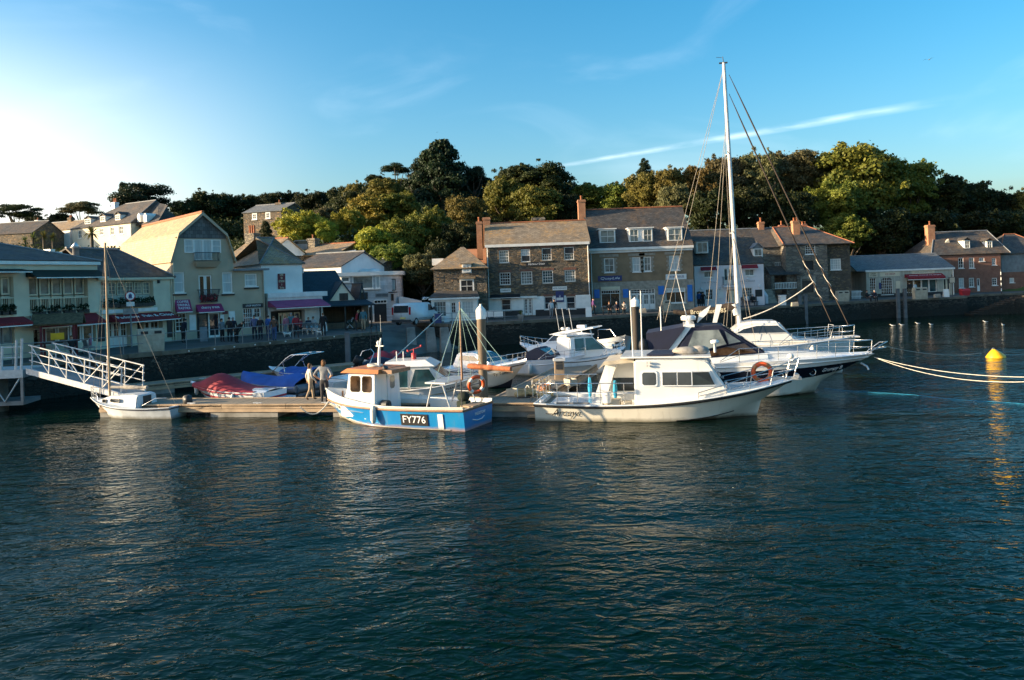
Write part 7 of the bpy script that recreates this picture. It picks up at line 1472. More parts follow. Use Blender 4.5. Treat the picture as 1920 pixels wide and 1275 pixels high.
# ---------------------------------------------------------------- gangway and its landing
ga, gb = at(50, 690, 37.5), at(232, 738, 35.6)
gd_ = Vector((gb.x-ga.x, gb.y-ga.y, 0)); gL_ = gd_.length; gt = thing('gangway', 'sloping white lattice gangway from the landing stage down to the pontoon', 'gangway', ga, math.atan2(gd_.y, gd_.x)); gs = (gb.z-ga.z)/gL_
def gp_(x, y, z): return (x, y, z+gs*x)
for sd, y in ((0, 0.0), (1, 1.3)):
    MB().hexa([gp_(0, y-.05, -.28), gp_(gL_, y-.05, -.28), gp_(gL_, y+.05, -.28), gp_(0, y+.05, -.28)], [gp_(0, y-.05, .0), gp_(gL_, y-.05, .0), gp_(gL_, y+.05, .0), gp_(0, y+.05, .0)]).build('beam', 'alloy_white', gt)
    for h_ in (1.15, .80, .42): MB().tube([gp_(0.2, y, h_), gp_(gL_-.02, y, h_)], .035 if h_ > 1 else .025, 5).build('rail', 'alloy_white', gt)
    nb_ = 5
    for i in range(nb_+1):
        x = .35+(gL_-.5)*i/nb_; MB().tube([gp_(x, y, 0), gp_(x+.08, y, 1.15)], .035, 5).build('post', 'alloy_white', gt)
        if i < nb_: x2 = .35+(gL_-.5)*(i+1)/nb_; MB().tube([gp_(x, y, 1.12) if i < 3 else gp_(x, y, .02), gp_(x2, y, .02) if i < 3 else gp_(x2, y, 1.12)], .028, 5).build('brace', 'alloy_white', gt)
MB().hexa([gp_(0, .06, -.12), gp_(gL_, .06, -.12), gp_(gL_, 1.24, -.12), gp_(0, 1.24, -.12)], [gp_(0, .06, -.04), gp_(gL_, .06, -.04), gp_(gL_, 1.24, -.04), gp_(0, 1.24, -.04)]).build('walkway', 'grey_metal', gt)
ls = thing('landing_stage', 'steel landing stage on concrete columns at the left edge', 'landing stage', at(46, 692, 37.6), R(8)); 
MB().box(-5, 0, -.2, 2.0, -.40, -.0).build('platform', 'alloy_white', ls); MB().box(-5, -.1, 0, 1.8, -1.75, -1.55).build('lower_beam', 'grey_metal', ls)
for x in (-.1, -1.5, -3.0, -4.5): MB().box(x-.06, x+.06, -.12, 0, -1.6, -.35).build('hanger', 'grey_metal', ls)
for x in (-.2, -1.6, -3.1): MB().tube([(x, -.06, -.42), (x-.7, -.06, -1.55), (x-1.4, -.06, -.42)], .05, 5).build('brace', 'alloy_white', ls)
for x, h_ in ((-.1, 1.5), (-.35, 1.45), (-1.0, 1.15), (-1.15, 1.3), (-1.75, 1.25)): MB().tube([(x, -.1, 0), (x+.08, -.1, h_)], .06, 6).build('post', 'alloy_white', ls)
for h_ in (1.1, .6): MB().tube([(-5, -.1, h_), (0, -.1, h_)], .03, 5).build('rail', 'alloy_white', ls)
for x in (-1.55, -4.2): MB().tube([(x, .7, -6), (x, .7, -.42)], .42, 14).build('column', 'wet_concrete', ls)

# ---------------------------------------------------------------- smaller boats
def motorboat(name, label, px_s, px_b, Y_s, Y_b, B, sh, cat='motor boat', **k):
    a = at(px_s, 600, Y_s); c = at(px_b, 600, Y_b); bt_ = Boat(name, label, (a.x, Y_s), (c.x, Y_b), None, cat); bt_.hull(B, lambda t_: quad3(t_, *sh), **k); return bt_
# little white sailing boat under the gangway
sa = gnd(335, 788); sb_ = gnd(165, 786); s1 = Boat('small_sailing_boat', 'small weathered white sailing boat with bare mast beside the gangway', (sa.x-.3, sa.y+.9), (sb_.x-.55, sb_.y+1.3), None, 'sailing boat')
s1.hull(1.9, lambda t_: quad3(t_, .52, .50, .80), tr=.72, tm=.45, pw=2.1, cf=.82, zc=-.05, zc_bow=.3, draft=.3, rake=.55, mats=('antifoul', 'gelcoat_old', 'navy_cover'), rows=(0, .3, .6, .9, 1), rowmat=(0, 1, 1, 1, 1)); s1.strake(.9, 'navy_cover', .022); s1.strake(1.0, 'gelcoat_old', .02, name='toe_rail'); s1.deck(.36, .98, -.02, 'gelcoat_old', camber=.08); s1.well(0, .36, .05, .2, 'deck_grey', 'gelcoat_old')
L1 = s1.L; s1.cabin([(L1*.36, .3), (L1*.36, 1.0), (L1*.42, 1.05), (L1*.70, .95), (L1*.86, .72), (L1*.86, .4)], .70, .55, 'gelcoat_old', nar=lambda x: 1 if x < L1*.55 else 1-.5*(x-L1*.55)/(L1*.31), bevel=.05)
s1.side_win(rwin(L1*.56, L1*.68, .70, .84, .05), 'glass', 'dark_metal', .02); s1.side_win(rwin(L1*.74, L1*.79, .66, .78, .04), 'glass', 'dark_metal', .02); s1.part(MB().box(L1*.36-.012, L1*.36-.003, -.25, .25, .35, .95), 'hatch_boards', 'dark_timber')
mx_, mz_ = s1.uv(197, 455, 0); mx0, _ = s1.uv(206, 738, 0); s1.part(MB().tube([(mx0, 0, .9), (mx_, 0, mz_)], [.055, .042], 8), 'mast', 'deck_timber'); bx, bz = s1.uv(273, 729, 0); s1.part(MB().tube([(mx0-.05, 0, bz+.05), (bx, 0, bz)], .03, 5), 'boom', 'galvanised'); rs = random.Random(4)
s1.part(MB().tube([(mx0-.1+(bx-mx0)*i/10, rs.uniform(-.03, .03), bz+.06) for i in range(11)], [.06+.05*rs.random() for i in range(11)], 7), 'furled_sail', 'sail_grey'); rg = MB()
for e_ in ((mx0-.2, .85, .55), (mx0-.2, -.85, .55), (L1*.98, 0, .8), (.05, .2, .55)): rg.tube([(mx_, 0, mz_-.15), e_], .008, 4)
s1.part(rg, 'rigging', 'wire'); s1.bow_rail(.82, .99, .5, .05, 3, r=.016); s1.outboard(.0, -.3, .35, .8); s1.rail([(.1, .7, .95), (.6, .82, .95), (1.3, .86, .62)], .013)
# red covered speedboat
sp1 = motorboat('red_covered_speedboat', 'white speedboat under a dark red cover moored behind the pontoon', 512, 352, 37.6, 39.6, 2.0, (.62, .66, .92), tr=.88, cf=.86, zc_bow=.35, rake=.9, mats=('gelcoat_cool', 'red_cover'), rows=(0, .25, .45, .6, .8, 1), rowmat=(0, 0, 0, 1, 0, 0)); sp1.deck(.0, .99, -.02, 'gelcoat_cool', camber=.10); sp1.part(MB().box(-.55, .05, -.85, .85, .16, .26), 'swim_platform', 'gelcoat_cool')
def cover(bt_, t0, t1, hump, mat, over=.03, drop=.12, N=34, M_=16):
    mb = MB(); vs = []
    for i in range(N+1):
        t_ = t0+(t1-t0)*i/N; p = bt_.side(t_, 1)
        for j in range(M_+1):
            a = -1+2*j/M_; e_ = abs(a); y = a*(p.y+over); z = p.z+.03+hump(i/N)*(1-e_**2.2) - (drop if e_ > .99 else 0) + 0.028*mnoise.noise(Vector((p.x*1.1, y*5, i*.02)))*(1-e_**4) + 0.014*mnoise.noise(Vector((p.x*4.5, y*2.2, 7))) - .03*abs(math.sin(i*.55))*e_; vs.append((p.x, y, z))
    mb.add(vs, [(i*(M_+1)+j, (i+1)*(M_+1)+j, (i+1)*(M_+1)+j+1, i*(M_+1)+j+1) for i in range(N) for j in range(M_)], 0, True); return bt_.part(mb, 'cover', mat)
cover(sp1, .12, .93, lambda f: .55*math.exp(-((f-.62)/.22)**2)+.14*math.sin(math.pi*f), 'red_cover'); sp1.fender(.32, .5, 1, .45, .10); sp1.fender(.95, .5, 1, .45, .10)
# blue covered inflatable
rb = motorboat('blue_covered_inflatable', 'grey inflatable boat under a bright blue cover behind the red covered speedboat', 575, 450, 40.2, 42.6, 2.0, (.50, .52, .78), tr=.92, cf=.8, mats=('grey_rubber',)); rb.strake(.75, 'grey_rubber', .24, .0, .97, 'tube', off=-.05); cover(rb, .02, .97, lambda f: .30+.25*math.exp(-((f-.2)/.18)**2), 'blue_cover', over=.12); rb.outboard(-.1, 0, .45, 1.0, 'black_rubber')
# wakeboard boat with tower
wk = motorboat('wakeboard_boat', 'white ski boat with a tall tubular tower and blue cover by the quay wall', 600, 500, 45.0, 46.5, 2.1, (.66, .66, .9), mats=('gelcoat_cool',)); wk.deck(0, .99, -.02, 'gelcoat_cool'); cover(wk, .05, .6, lambda f: .18, 'blue_cover')
tp = wk.uv(565, 663, 0)[1]; x0, x1 = wk.uv(531, 700, 0)[0], wk.uv(563, 664, 0)[0]
for sd in (1, -1): wk.part(MB().tube([(x0, sd*.95, .7), (x0+(x1-x0)*.75, sd*.85, tp-.18), (x1, sd*.8, tp), (x1-1.1, sd*.8, tp+.03)], .032, 6).tube([(x0-.9, sd*.95, .7), (x0-.75, sd*.9, 1.25), (x1-.25, sd*.82, tp)], .032, 6).tube([(x0+(x1-x0)*.5, sd*.9, (tp+.6)/2), (x0-.78, sd*.9, 1.3)], .025, 6), 'tower_leg', 'steel')
wk.part(MB().tube([(x1, -.8, tp), (x1, .8, tp)], .03, 6).tube([(x1-1.1, -.8, tp+.03), (x1-1.1, .8, tp+.03)], .03, 6).tube([(x1-.5, .8, tp+.03), (x1-.5, -.8, tp+.03)], .025, 6), 'tower_top', 'steel')
# open white speedboat with outboard, behind the people
ob = motorboat('white_outboard_boat', 'open white speedboat with a black outboard behind the two people', 600, 662, 41.0, 43.2, 1.9, (.50, .52, .70), mats=('gelcoat_cool', 'hull_navy'), rowmat=(1, 1, 0, 0, 0, 0, 0)); ob.deck(.45, .99, -.02, 'gelcoat_cool'); ob.well(0, .45, .1, .15)
o2 = motorboat('navy_covered_boat', 'white boat under a navy cover with a black outboard and metal frame', 668, 760, 45.5, 47.5, 2.1, (.75, .78, 1.0), mats=('gelcoat_cool',)); o2.deck(.0, .99, -.02, 'gelcoat_cool'); cover(o2, .08, .9, lambda f: .45*math.exp(-((f-.4)/.35)**2), 'navy_cover'); o2.outboard(0, 0, .6, 1.1, 'black_rubber', 25); o2.part(MB().tube([(.3, -.8, .8), (.7, -.75, 1.6), (.9, 0, 1.75), (.7, .75, 1.6), (.3, .8, .8)], .03, 6), 'frame', 'steel')
o3 = motorboat('pink_covered_boat', 'small boat under a faded pinkish red cover close to the quay wall', 690, 760, 50.0, 51.5, 2.1, (.7, .72, .95), mats=('gelcoat_cool',)); cover(o3, .0, .95, lambda f: .55*math.exp(-((f-.35)/.25)**2)+.35*math.exp(-((f-.75)/.12)**2), 'red_cover')
# white wheelhouse motor boat behind the fishing boat
wh = motorboat('wheelhouse_motor_boat', 'white wheelhouse motor boat with green tinted windows behind the blue fishing boat', 702, 905, 36.4, 36.0, 2.5, (.72, .78, 1.22), tr=.9, tm=.4, cf=.86, zc_bow=.5, rake=1.0, flare=.5, mats=('antifoul', 'gelcoat'), rowmat=(0, 1, 1, 1, 1, 1, 1)); wh.strake(.62, 'deck_sand', .03); wh.strake(1.0, 'gelcoat', .03, name='gunwale'); wh.deck(.35, .99, -.02, 'gelcoat', camber=.12); wh.well(0, .35, .2, .18)
hx = lambda px, py=700: wh.uv(px, py, -.95)[0]; zt = wh.uv(790, 688, -.8)[1]; zb = wh.uv(780, 726, -1)[1]
wh.cabin([(hx(722), .7), (hx(722), zt), (hx(770), zt+.03), (hx(806), zt), (hx(843), zb+.22), (hx(880), 1.12), (hx(880), .9)], 1.02, .88, 'gelcoat', nar=lambda x: 1 if x < hx(806) else max(.3, 1-.55*(x-hx(806))/(hx(880)-hx(806))), bevel=.06, name='wheelhouse')
wh.side_win([(hx(734), zb), (hx(764), zb), (hx(764), zt-.1), (hx(734), zt-.1)], 'glass_teal', 'gelcoat', .03); wh.side_win([(hx(768), zb), (hx(824), zb), (hx(804), zt-.1), (hx(778), zt-.1)], 'glass_teal', 'gelcoat', .03); wh.screen((hx(841), zb+.26), (hx(808), zt-.04), 3, 'glass_teal')
rz_ = zt+.03; wh.part(MB().hexa([(hx(718), -1.0, rz_), (hx(815), -.92, rz_), (hx(815), .92, rz_), (hx(718), 1.0, rz_)], [(hx(722), -.8, rz_+.24), (hx(796), -.7, rz_+.28), (hx(796), .7, rz_+.28), (hx(722), .8, rz_+.24)]), 'wheelhouse_roof', 'gelcoat'); x = hx(769); wh.part(MB().lathe([(.12, 0), (.12, .28), (.03, .3), (.02, .5)], 10, (x, 0, rz_+.26)), 'roof_beacon', 'red_float'); wh.part(MB().tube([(x-.25, 0, rz_+.65), (x+.35, 0, rz_+.85)], .012, 4).ball((x+.36, 0, rz_+.88), .06, n=6, m=5).ball((x-.28, 0, rz_+.66), .06, n=6, m=5), 'wind_vane', 'red_float')
for px in (733, 746): wh.part(MB().tube([(hx(px), .3, rz_+.2), (hx(px), .3, rz_+.62)], .025, 5), 'aerial', 'white_paint')
wh.bow_rail(.55, .98, .42, .08, 5); wh.fender(.45, .5, -1, .4, .1); wh.letter('PLEASURE', .75, .8, -1, .14, 'black_letters', .8)
# cream hulled cruiser
ty = motorboat('cream_hulled_cruiser', 'small cruiser with a cream hull and dark stripe, its bow by the brown pile', 842, 986, 43.0, 39.6, 2.5, (.95, 1.0, 1.40), tr=.9, cf=.86, zc_bow=.5, rake=1.0, flare=.5, mats=('antifoul', 'gelcoat_cream', 'gelcoat_cool'), rowmat=(0, 1, 1, 1, 2, 2)); ty.strake(.84, 'black_rubber', .03); ty.deck(.1, .99, -.02, 'gelcoat_cool', camber=.15); Lt = ty.L
ty.cabin([(Lt*.18, 1.0), (Lt*.22, 1.75), (Lt*.45, 1.78), (Lt*.66, 1.30), (Lt*.66, 1.0)], .98, .75, 'gelcoat_cool', bevel=.08); ty.side_win([(Lt*.26, 1.38), (Lt*.55, 1.38), (Lt*.45, 1.62), (Lt*.28, 1.62)], 'glass', 'gelcoat_cool', .02); ty.screen((Lt*.65, 1.33), (Lt*.46, 1.76), 3, 'glass_teal'); ty.bow_rail(.5, .98, .5, .08, 5); ty.letter('Ty Tomik', .80, .6, -1, .22, 'black_letters', .95)
# low white sports boat with navy canopy
sb2 = motorboat('low_sports_boat', 'low white sports boat with a navy canopy at the walkway', 962, 1098, 46.2, 44.0, 2.3, (.85, .9, 1.2), tr=.9, cf=.85, zc_bow=.5, rake=1.2, flare=.55, mats=('gelcoat_cream', 'gelcoat_cool'), rowmat=(0, 0, 1, 1, 1, 1)); sb2.deck(.05, .99, -.02, 'gelcoat_cool', camber=.16); Ls = sb2.L; sb2.strake(.75, 'gelcoat_cool', .03)
sb2.cabin([(Ls*.12, .9), (Ls*.2, 1.2), (Ls*.38, 1.62), (Ls*.62, 1.12), (Ls*.62, .9)], .92, .68, 'navy_cover', bevel=.06, name='canopy'); sb2.screen((Ls*.60, 1.18), (Ls*.42, 1.54), 2, 'glass_teal'); sb2.bow_rail(.45, .98, .4, .08, 5); sb2.fender(.35, .5, -1, .5, .12)
# flybridge cruiser, bow to the left
fl2 = motorboat('flybridge_cruiser', 'white cruiser with a hardtop and its bow towards the left quay', 1112, 972, 47.6, 49.6, 2.7, (.95, 1.02, 1.45), tr=.9, cf=.88, zc_bow=.5, rake=1.2, mats=('gelcoat_cool', 'hull_navy'), rows=(0, .3, .5, .62, .75, .9, 1), rowmat=(0, 0, 0, 0, 1, 0, 0)); fl2.deck(.02, .99, -.02, 'gelcoat_cool', camber=.18); Lf = fl2.L
fl2.cabin([(Lf*.04, 1.0), (Lf*.05, 1.55), (Lf*.24, 1.70), (Lf*.58, 1.62), (Lf*.82, 1.38), (Lf*.82, 1.05)], 1.1, .9, 'gelcoat_cool', bevel=.08, name='cabin_trunk'); fl2.side_win([(Lf*.10, 1.22), (Lf*.42, 1.22), (Lf*.42, 1.42), (Lf*.10, 1.42)], 'glass', 'gelcoat_cool', .02)
zt = fl2.uv(1040, 622, 0)[1]; fl2.cabin([(Lf*.20, 1.62), (Lf*.22, zt-.08), (Lf*.46, zt-.08), (Lf*.58, 1.58)], .95, .78, 'gelcoat_cool', bevel=.05, name='saloon'); fl2.side_win([(Lf*.25, 1.76), (Lf*.36, 1.76), (Lf*.36, zt-.16), (Lf*.25, zt-.16)], 'glass', 'gelcoat_cool', .02); fl2.side_win([(Lf*.38, 1.76), (Lf*.535, 1.70), (Lf*.46, zt-.16), (Lf*.38, zt-.16)], 'glass', 'gelcoat_cool', .02); fl2.screen((Lf*.575, 1.64), (Lf*.465, zt-.10), 2, 'glass')
fl2.part(MB().prism([(Lf*-.06, -.95, zt+.26), (Lf*-.05, -.95, zt+.33), (Lf*.34, -.95, zt+.10), (Lf*.52, -.95, zt-.10), (Lf*.50, -.95, zt-.13), (Lf*.28, -.95, zt-.02)], (0, 1.9, 0)), 'hardtop', 'gelcoat_cool')
for sd in (1, -1): fl2.part(MB().tube([(Lf*.06, sd*.85, 1.5), (Lf*.10, sd*.85, zt+.15)], .05, 6), 'hardtop_post', 'gelcoat_cool')
for x in (.40, .33): fl2.part(MB().lathe([(.07, 0), (.13, .05), (.13, .14), (.05, .18)], 8, (Lf*x, 0, zt+.10)), 'dome_aerial', 'gelcoat')
fl2.part(MB().box(Lf*.10, Lf*.20, -.25, .25, zt+.24, zt+.42), 'radar', 'gelcoat'); fl2.bow_rail(.60, .98, .55, .1, 5, r=.018)
for px in (1043, 1055, 1068): x, z = fl2.uv(px, 578, .4); fl2.part(MB().tube([(x-.15, .4, zt+.1), (x+.05, .4, z)], .018, 5), 'fishing_rod', 'galvanised')
# pilothouse boat, bow to the right
ph = motorboat('pilothouse_boat', 'white pilothouse boat with a raked windscreen and black gunwale line by the far walkway', 1040, 1172, 44.6, 46.4, 2.4, (.90, .95, 1.32), tr=.9, cf=.88, zc_bow=.45, rake=1.0, mats=('gelcoat_cool', 'black_rubber'), rows=(0, .3, .6, .86, .92, 1), rowmat=(0, 0, 0, 0, 1, 0)); ph.deck(.02, .99, -.02, 'gelcoat_cool', camber=.12); Lp = ph.L; zt = ph.uv(1085, 629, -.7)[1]
ph.cabin([(Lp*.10, .95), (Lp*.10, zt-.12), (Lp*.26, zt), (Lp*.42, zt-.08), (Lp*.62, 1.42), (Lp*.86, 1.22), (Lp*.86, 1.0)], .98, .80, 'gelcoat_cool', nar=lambda x: 1 if x < Lp*.6 else .75, bevel=.07, name='pilothouse'); ph.side_win([(Lp*.17, 1.40), (Lp*.30, 1.40), (Lp*.30, zt-.16), (Lp*.17, zt-.16)], 'glass_teal', 'gelcoat_cool', .03); ph.side_win([(Lp*.32, 1.40), (Lp*.58, 1.40), (Lp*.42, zt-.16), (Lp*.32, zt-.16)], 'glass_teal', 'gelcoat_cool', .03); ph.screen((Lp*.61, 1.46), (Lp*.425, zt-.1), 2, 'glass_teal'); ph.part(MB().box(Lp*.06, Lp*.44, -.88, .88, zt-.01, zt+.06), 'pilothouse_roof', 'gelcoat_cool')
ph.bow_rail(.5, .98, .45, .08, 5); ph.fender(.72, .5, -1, .5, .13); ph.letter('ERA', .60, .5, -1, .32, 'black_letters', .7)
mbk = motorboat('end_of_walkway_boat', 'white boat stern with a boarding rail at the end of the walkway', 1140, 1172, 54.5, 52.0, 2.2, (1.2, 1.3, 1.6), mats=('gelcoat_old',)); mbk.deck(.02, .99, -.02, 'gelcoat_old'); mbk.rail([(.2, -.9, 1.3), (.2, -.9, 1.9), (2.0, -.8, 2.0), (2.4, -.6, 1.5)], .03)
p = at(1096, 656, 45.5); lifebuoy('faded red lifebuoy on a stand beside the far walkway', p, (0, 0, R(70)), .34, .08, 'red_float', 'red_float'); lsd = MB().tube([(0, 0, -1.75), (0, 0, .1)], .035, 6).build('lifebuoy_stand', 'galvanised'); lsd.location = (p.x+.06, p.y+.12, p.z); tag(lsd, 'thin metal stand carrying the faded red lifebuoy', 'stand')

# ---------------------------------------------------------------- ropes, buoy, gulls
def rope(name, label, pts_, r, mat): o_ = MB().tube(pts_, r, 6).build(name, mat); tag(o_, label, 'rope'); return o_
a = at(1640, 670, 34.6); rope('mooring_rope', 'white mooring rope from the cruiser bow, upper of the doubled pair', sag(a, at(1960, 707, 27.0), .25), .013, 'rope_white'); rope('mooring_rope', 'white mooring rope from the cruiser bow, lower of the doubled pair', sag(a, at(1960, 714, 26.5), .4), .013, 'rope_white')
rope('mooring_rope', 'thin white line from the yacht pulpit sinking towards the yellow buoy', sag(at(1645, 645, 38.5), gnd(1840, 662), .3), .012, 'rope_white'); rope('floating_line', 'blue line floating on the water off the cruiser bow', [gnd(1545+42*i, 728+3.4*i+(1.2*math.sin(i*1.3)), -.004) for i in range(11)], .012, 'rope_blue')
bowp = fb.root.matrix_basis @ Vector((7.2, .2, .72)); rope('mooring_rope', 'slack white rope from the fishing boat bow to a pontoon cleat', sag(bowp, gnd(563, 763, PD+.05), .42), .028, 'rope_white'); pa, pb = at(708, 700, 36.0), at(830, 588, 60.0); rope('mooring_rope', 'taut line rising from the wheelhouse boat to the slip wall', [pa, pb], .03, 'rope_white')
rope('mooring_rope', 'thin line rising from the motor boat windscreen to the quay by the stone shop', [at(822, 705, 36.0), at(850, 600, 62.0)], .022, 'rope_white')
by = gnd(1866, 670); bo_ = MB(); bo_.lathe([(.30, -.3), (.56, -.1), (.53, .05), (.30, .36), (.12, .56), (.05, .6)], 16); bo = bo_.build('mooring_buoy', 'yellow_float'); bo.location = by; bo.scale = (1.0, 1.0, .85); bo.rotation_euler = (R(4), R(-14), 0); tag(bo, 'yellow conical mooring buoy floating at the right', 'buoy'); MB().torus((0, 0, .62), .06, .02, 'y', 10, 5).build('lifting_eye', 'galvanised', bo)
def gull(px, py, label, fly=False, Y=None, rz=0.0, sc=1.0):
    p = gnd(px, py) if not fly else at(px, py, Y); g_ = thing('gull', label, 'gull', p, rz, 'gulls about the harbour'); mb = MB()
    rings = [(-.26, .02, .10), (-.16, .07, .10), (0, .10, .09), (.12, .085, .11), (.19, .055, .17), (.23, .055, .22), (.29, .03, .215), (.33, .008, .205)]; n_ = 8; vs = [(x*sc, r_*.8*math.cos(2*math.pi*j/n_)*sc, (z+r_*.75*math.sin(2*math.pi*j/n_))*sc) for x, r_, z in rings for j in range(n_)]
    mb.add(vs, [(i*n_+j, i*n_+(j+1) % n_, (i+1)*n_+(j+1) % n_, (i+1)*n_+j) for i in range(len(rings)-1) for j in range(n_)], 0, True); mb.build('body', 'gull_white', g_)
    w_ = MB()
    if fly:
        for sd in (1, -1): w_.add([(.10*sc, sd*.05*sc, .12*sc), (-.08*sc, sd*.05*sc, .12*sc), (-.12*sc, sd*.45*sc, .26*sc), (.08*sc, sd*.4*sc, .28*sc), (-.22*sc, sd*.85*sc, .16*sc)], [(0, 1, 2, 3), (3, 2, 4)])
    else:
        for sd in (1, -1): w_.add([(.08*sc, sd*.085*sc, .14*sc), (-.05*sc, sd*.09*sc, .16*sc), (-.34*sc, sd*.02*sc, .13*sc), (-.1*sc, sd*.10*sc, .08*sc)], [(0, 1, 2, 3)])
    w_.build('wings', 'gull_grey', g_); MB().tube([(.32*sc, 0, .205*sc), (.40*sc, 0, .195*sc)], [.012*sc, .004*sc], 5).build('beak', 'yellow_float', g_)
for i, (px, py) in enumerate(((1674, 612), (1691, 611), (1721, 608), (1746, 610), (1848, 605), (1881, 611))): gull(px, py, ['gull afloat leftmost of the row below the low cream shop', 'gull afloat second from left below the low cream shop', 'gull afloat third from left below the low cream shop', 'gull afloat fourth from left below the low cream shop', 'gull afloat near the quay steps', 'gull afloat furthest right, nearest the yellow buoy'][i], rz=R(180) if i in (2, 4) else R(170+i*8), sc=.85)
gull(797, 563, 'gull flying past the dark trees beside the white van', True, 62, R(20), 1.0); gull(1742, 113, 'tiny gull high in the sky at the right', True, 120, R(40), 1.0)

# ---- fishing gear on the pontoon behind the launch
def pot(px, py, label, k, rz):
    p = gnd(px, py, PD); t_ = thing('lobster_pot' if k < 2 else 'fish_crate', label, 'pot' if k < 2 else 'crate', p, rz)
    if k < 2:
        MB().box(-.35, .35, -.22, .22, .0, .05).build('base', 'dark_timber', t_)
        for x in (-.33, 0, .33): MB().tube([(x, .22*math.cos(a*math.pi/8), .05+.34*math.sin(a*math.pi/8)) for a in range(9)], .018, 5).build('hoop', 'rope_white', t_)
        for a in range(1, 8): MB().tube([(-.34, .22*math.cos(a*math.pi/8), .05+.34*math.sin(a*math.pi/8)), (.34, .22*math.cos(a*math.pi/8), .05+.34*math.sin(a*math.pi/8))], .01, 4).build('netting_line', 'straw', t_)
    else:
        MB().box(-.3, .3, -.2, .2, 0, .03).build('floor', 'orange_paint' if k == 2 else 'deck_sand', t_)
        for q in ((-.3, .3, -.2, -.18), (-.3, .3, .18, .2), (-.3, -.28, -.178, .178), (.28, .3, -.178, .178)): MB().box(*q, .031, .30).build('side', 'orange_paint' if k == 2 else 'deck_sand', t_)
for i, (px, py, k, lab) in enumerate(((985, 745, 0, 'netted lobster pot on the pontoon nearest the launch stern'), (1002, 738, 1, 'netted lobster pot behind the launch rail, left of the orange crate'), (1020, 734, 2, 'orange fish crate on the pontoon behind the launch'), (1034, 730, 0, 'netted lobster pot right of the orange crate'), (1070, 722, 3, 'sand coloured fish crate by the nearer pedestal'), (965, 742, 3, 'sand coloured fish crate left of the lobster pots'), (1012, 727, 1, 'netted lobster pot at the foot of the nearer pedestal'))): pot(px, py, lab, k, .5*i)
mbn = MB(); rs = random.Random(8); c0 = gnd(1000, 744, PD)
for i in range(9): mbn.ball((rs.uniform(-.6, .6), rs.uniform(-.35, .35), .08+rs.uniform(0, .08)), rs.uniform(.2, .35), rs.uniform(.18, .3), rs.uniform(.1, .2), 8, 6)
o_ = mbn.build('net_heap', 'straw'); o_.location = c0; tag(o_, 'heap of straw coloured netting on the pontoon by the launch stern', 'net')

for px, py, Y, lab in ((1689.5, 541, 83.6, 'steel ladder between the two posts below the low cream shop'), (700, 628, 55.0, 'rusty ladder on the left quay wall near the slip'), (1240, 590, 72.2, 'steel ladder on the quay wall below the dormered shop house')):
    a = at(px, py, Y); ld = thing('quay_ladder', lab, 'ladder', (a.x, Y-.12, QZ), 0, 'quay ladders')
    for x in (-.2, .2): MB().tube([(x, 0, -2.3), (x, 0, .25), (x, .25, .75), (x, .6, .0)], .025, 5).build('stile', 'dark_metal', ld)
    for i in range(9): MB().tube([(-.2, 0, -2.1+i*.28), (.2, 0, -2.1+i*.28)], .016, 5).build('rung', 'dark_metal', ld)

# ================================================================== QUAY FURNITURE
# ---- railing along the left quay
rl = thing('quay_railing', 'grey two-rail railing along the edge of the left quay', 'railing', (edge_pt(0).x, edge_pt(0).y, QZ), math.atan2(LD.y, LD.x)); RL = 21.0
for i in range(int(RL/1.9)+1): MB().tube([(i*1.9, .45, 0), (i*1.9, .45, 1.08)], .03, 6).build('post', 'grey_metal', rl)
for h_ in (1.06, .55): MB().tube([(-1, .45, h_), (RL, .45, h_)], .026, 6).build('rail', 'grey_metal', rl)
rl2 = thing('quay_railing', 'short grey railing before the small stone shop', 'railing', gnd(815, 610, QZ), R(8))
for i in range(6): MB().tube([(i*1.5, 0, 0), (i*1.5, 0, 1.0)], .03, 6).build('post', 'grey_metal', rl2)
for h_ in (.98, .5): MB().tube([(0, 0, h_), (7.5, 0, h_)], .026, 6).build('rail', 'grey_metal', rl2)
# ---- white markers set in the coping
for i, (px, py) in enumerate(((354, 658), (402, 654), (439, 650), (478, 646), (506, 643), (535, 640), (563, 637), (595, 634), (626, 631))):
    p = gnd(px, py, QZ-.06); o_ = MB().lathe([(.045, -.05), (.05, 0), (.035, .03), (.01, .04)], 8).build('quay_marker', 'white_paint'); o_.location = (p.x+.06, p.y-.12, QZ-.06); o_.rotation_euler = (R(80), 0, math.atan2(LD.y, LD.x)); tag(o_, 'small white marker on the left quay edge, ' + ('leftmost', 'second from left', 'third from left', 'fourth from left', 'fifth and middle one', 'fourth from right', 'third from right', 'second from right', 'rightmost')[i], 'marker', 'white markers along the quay edge')
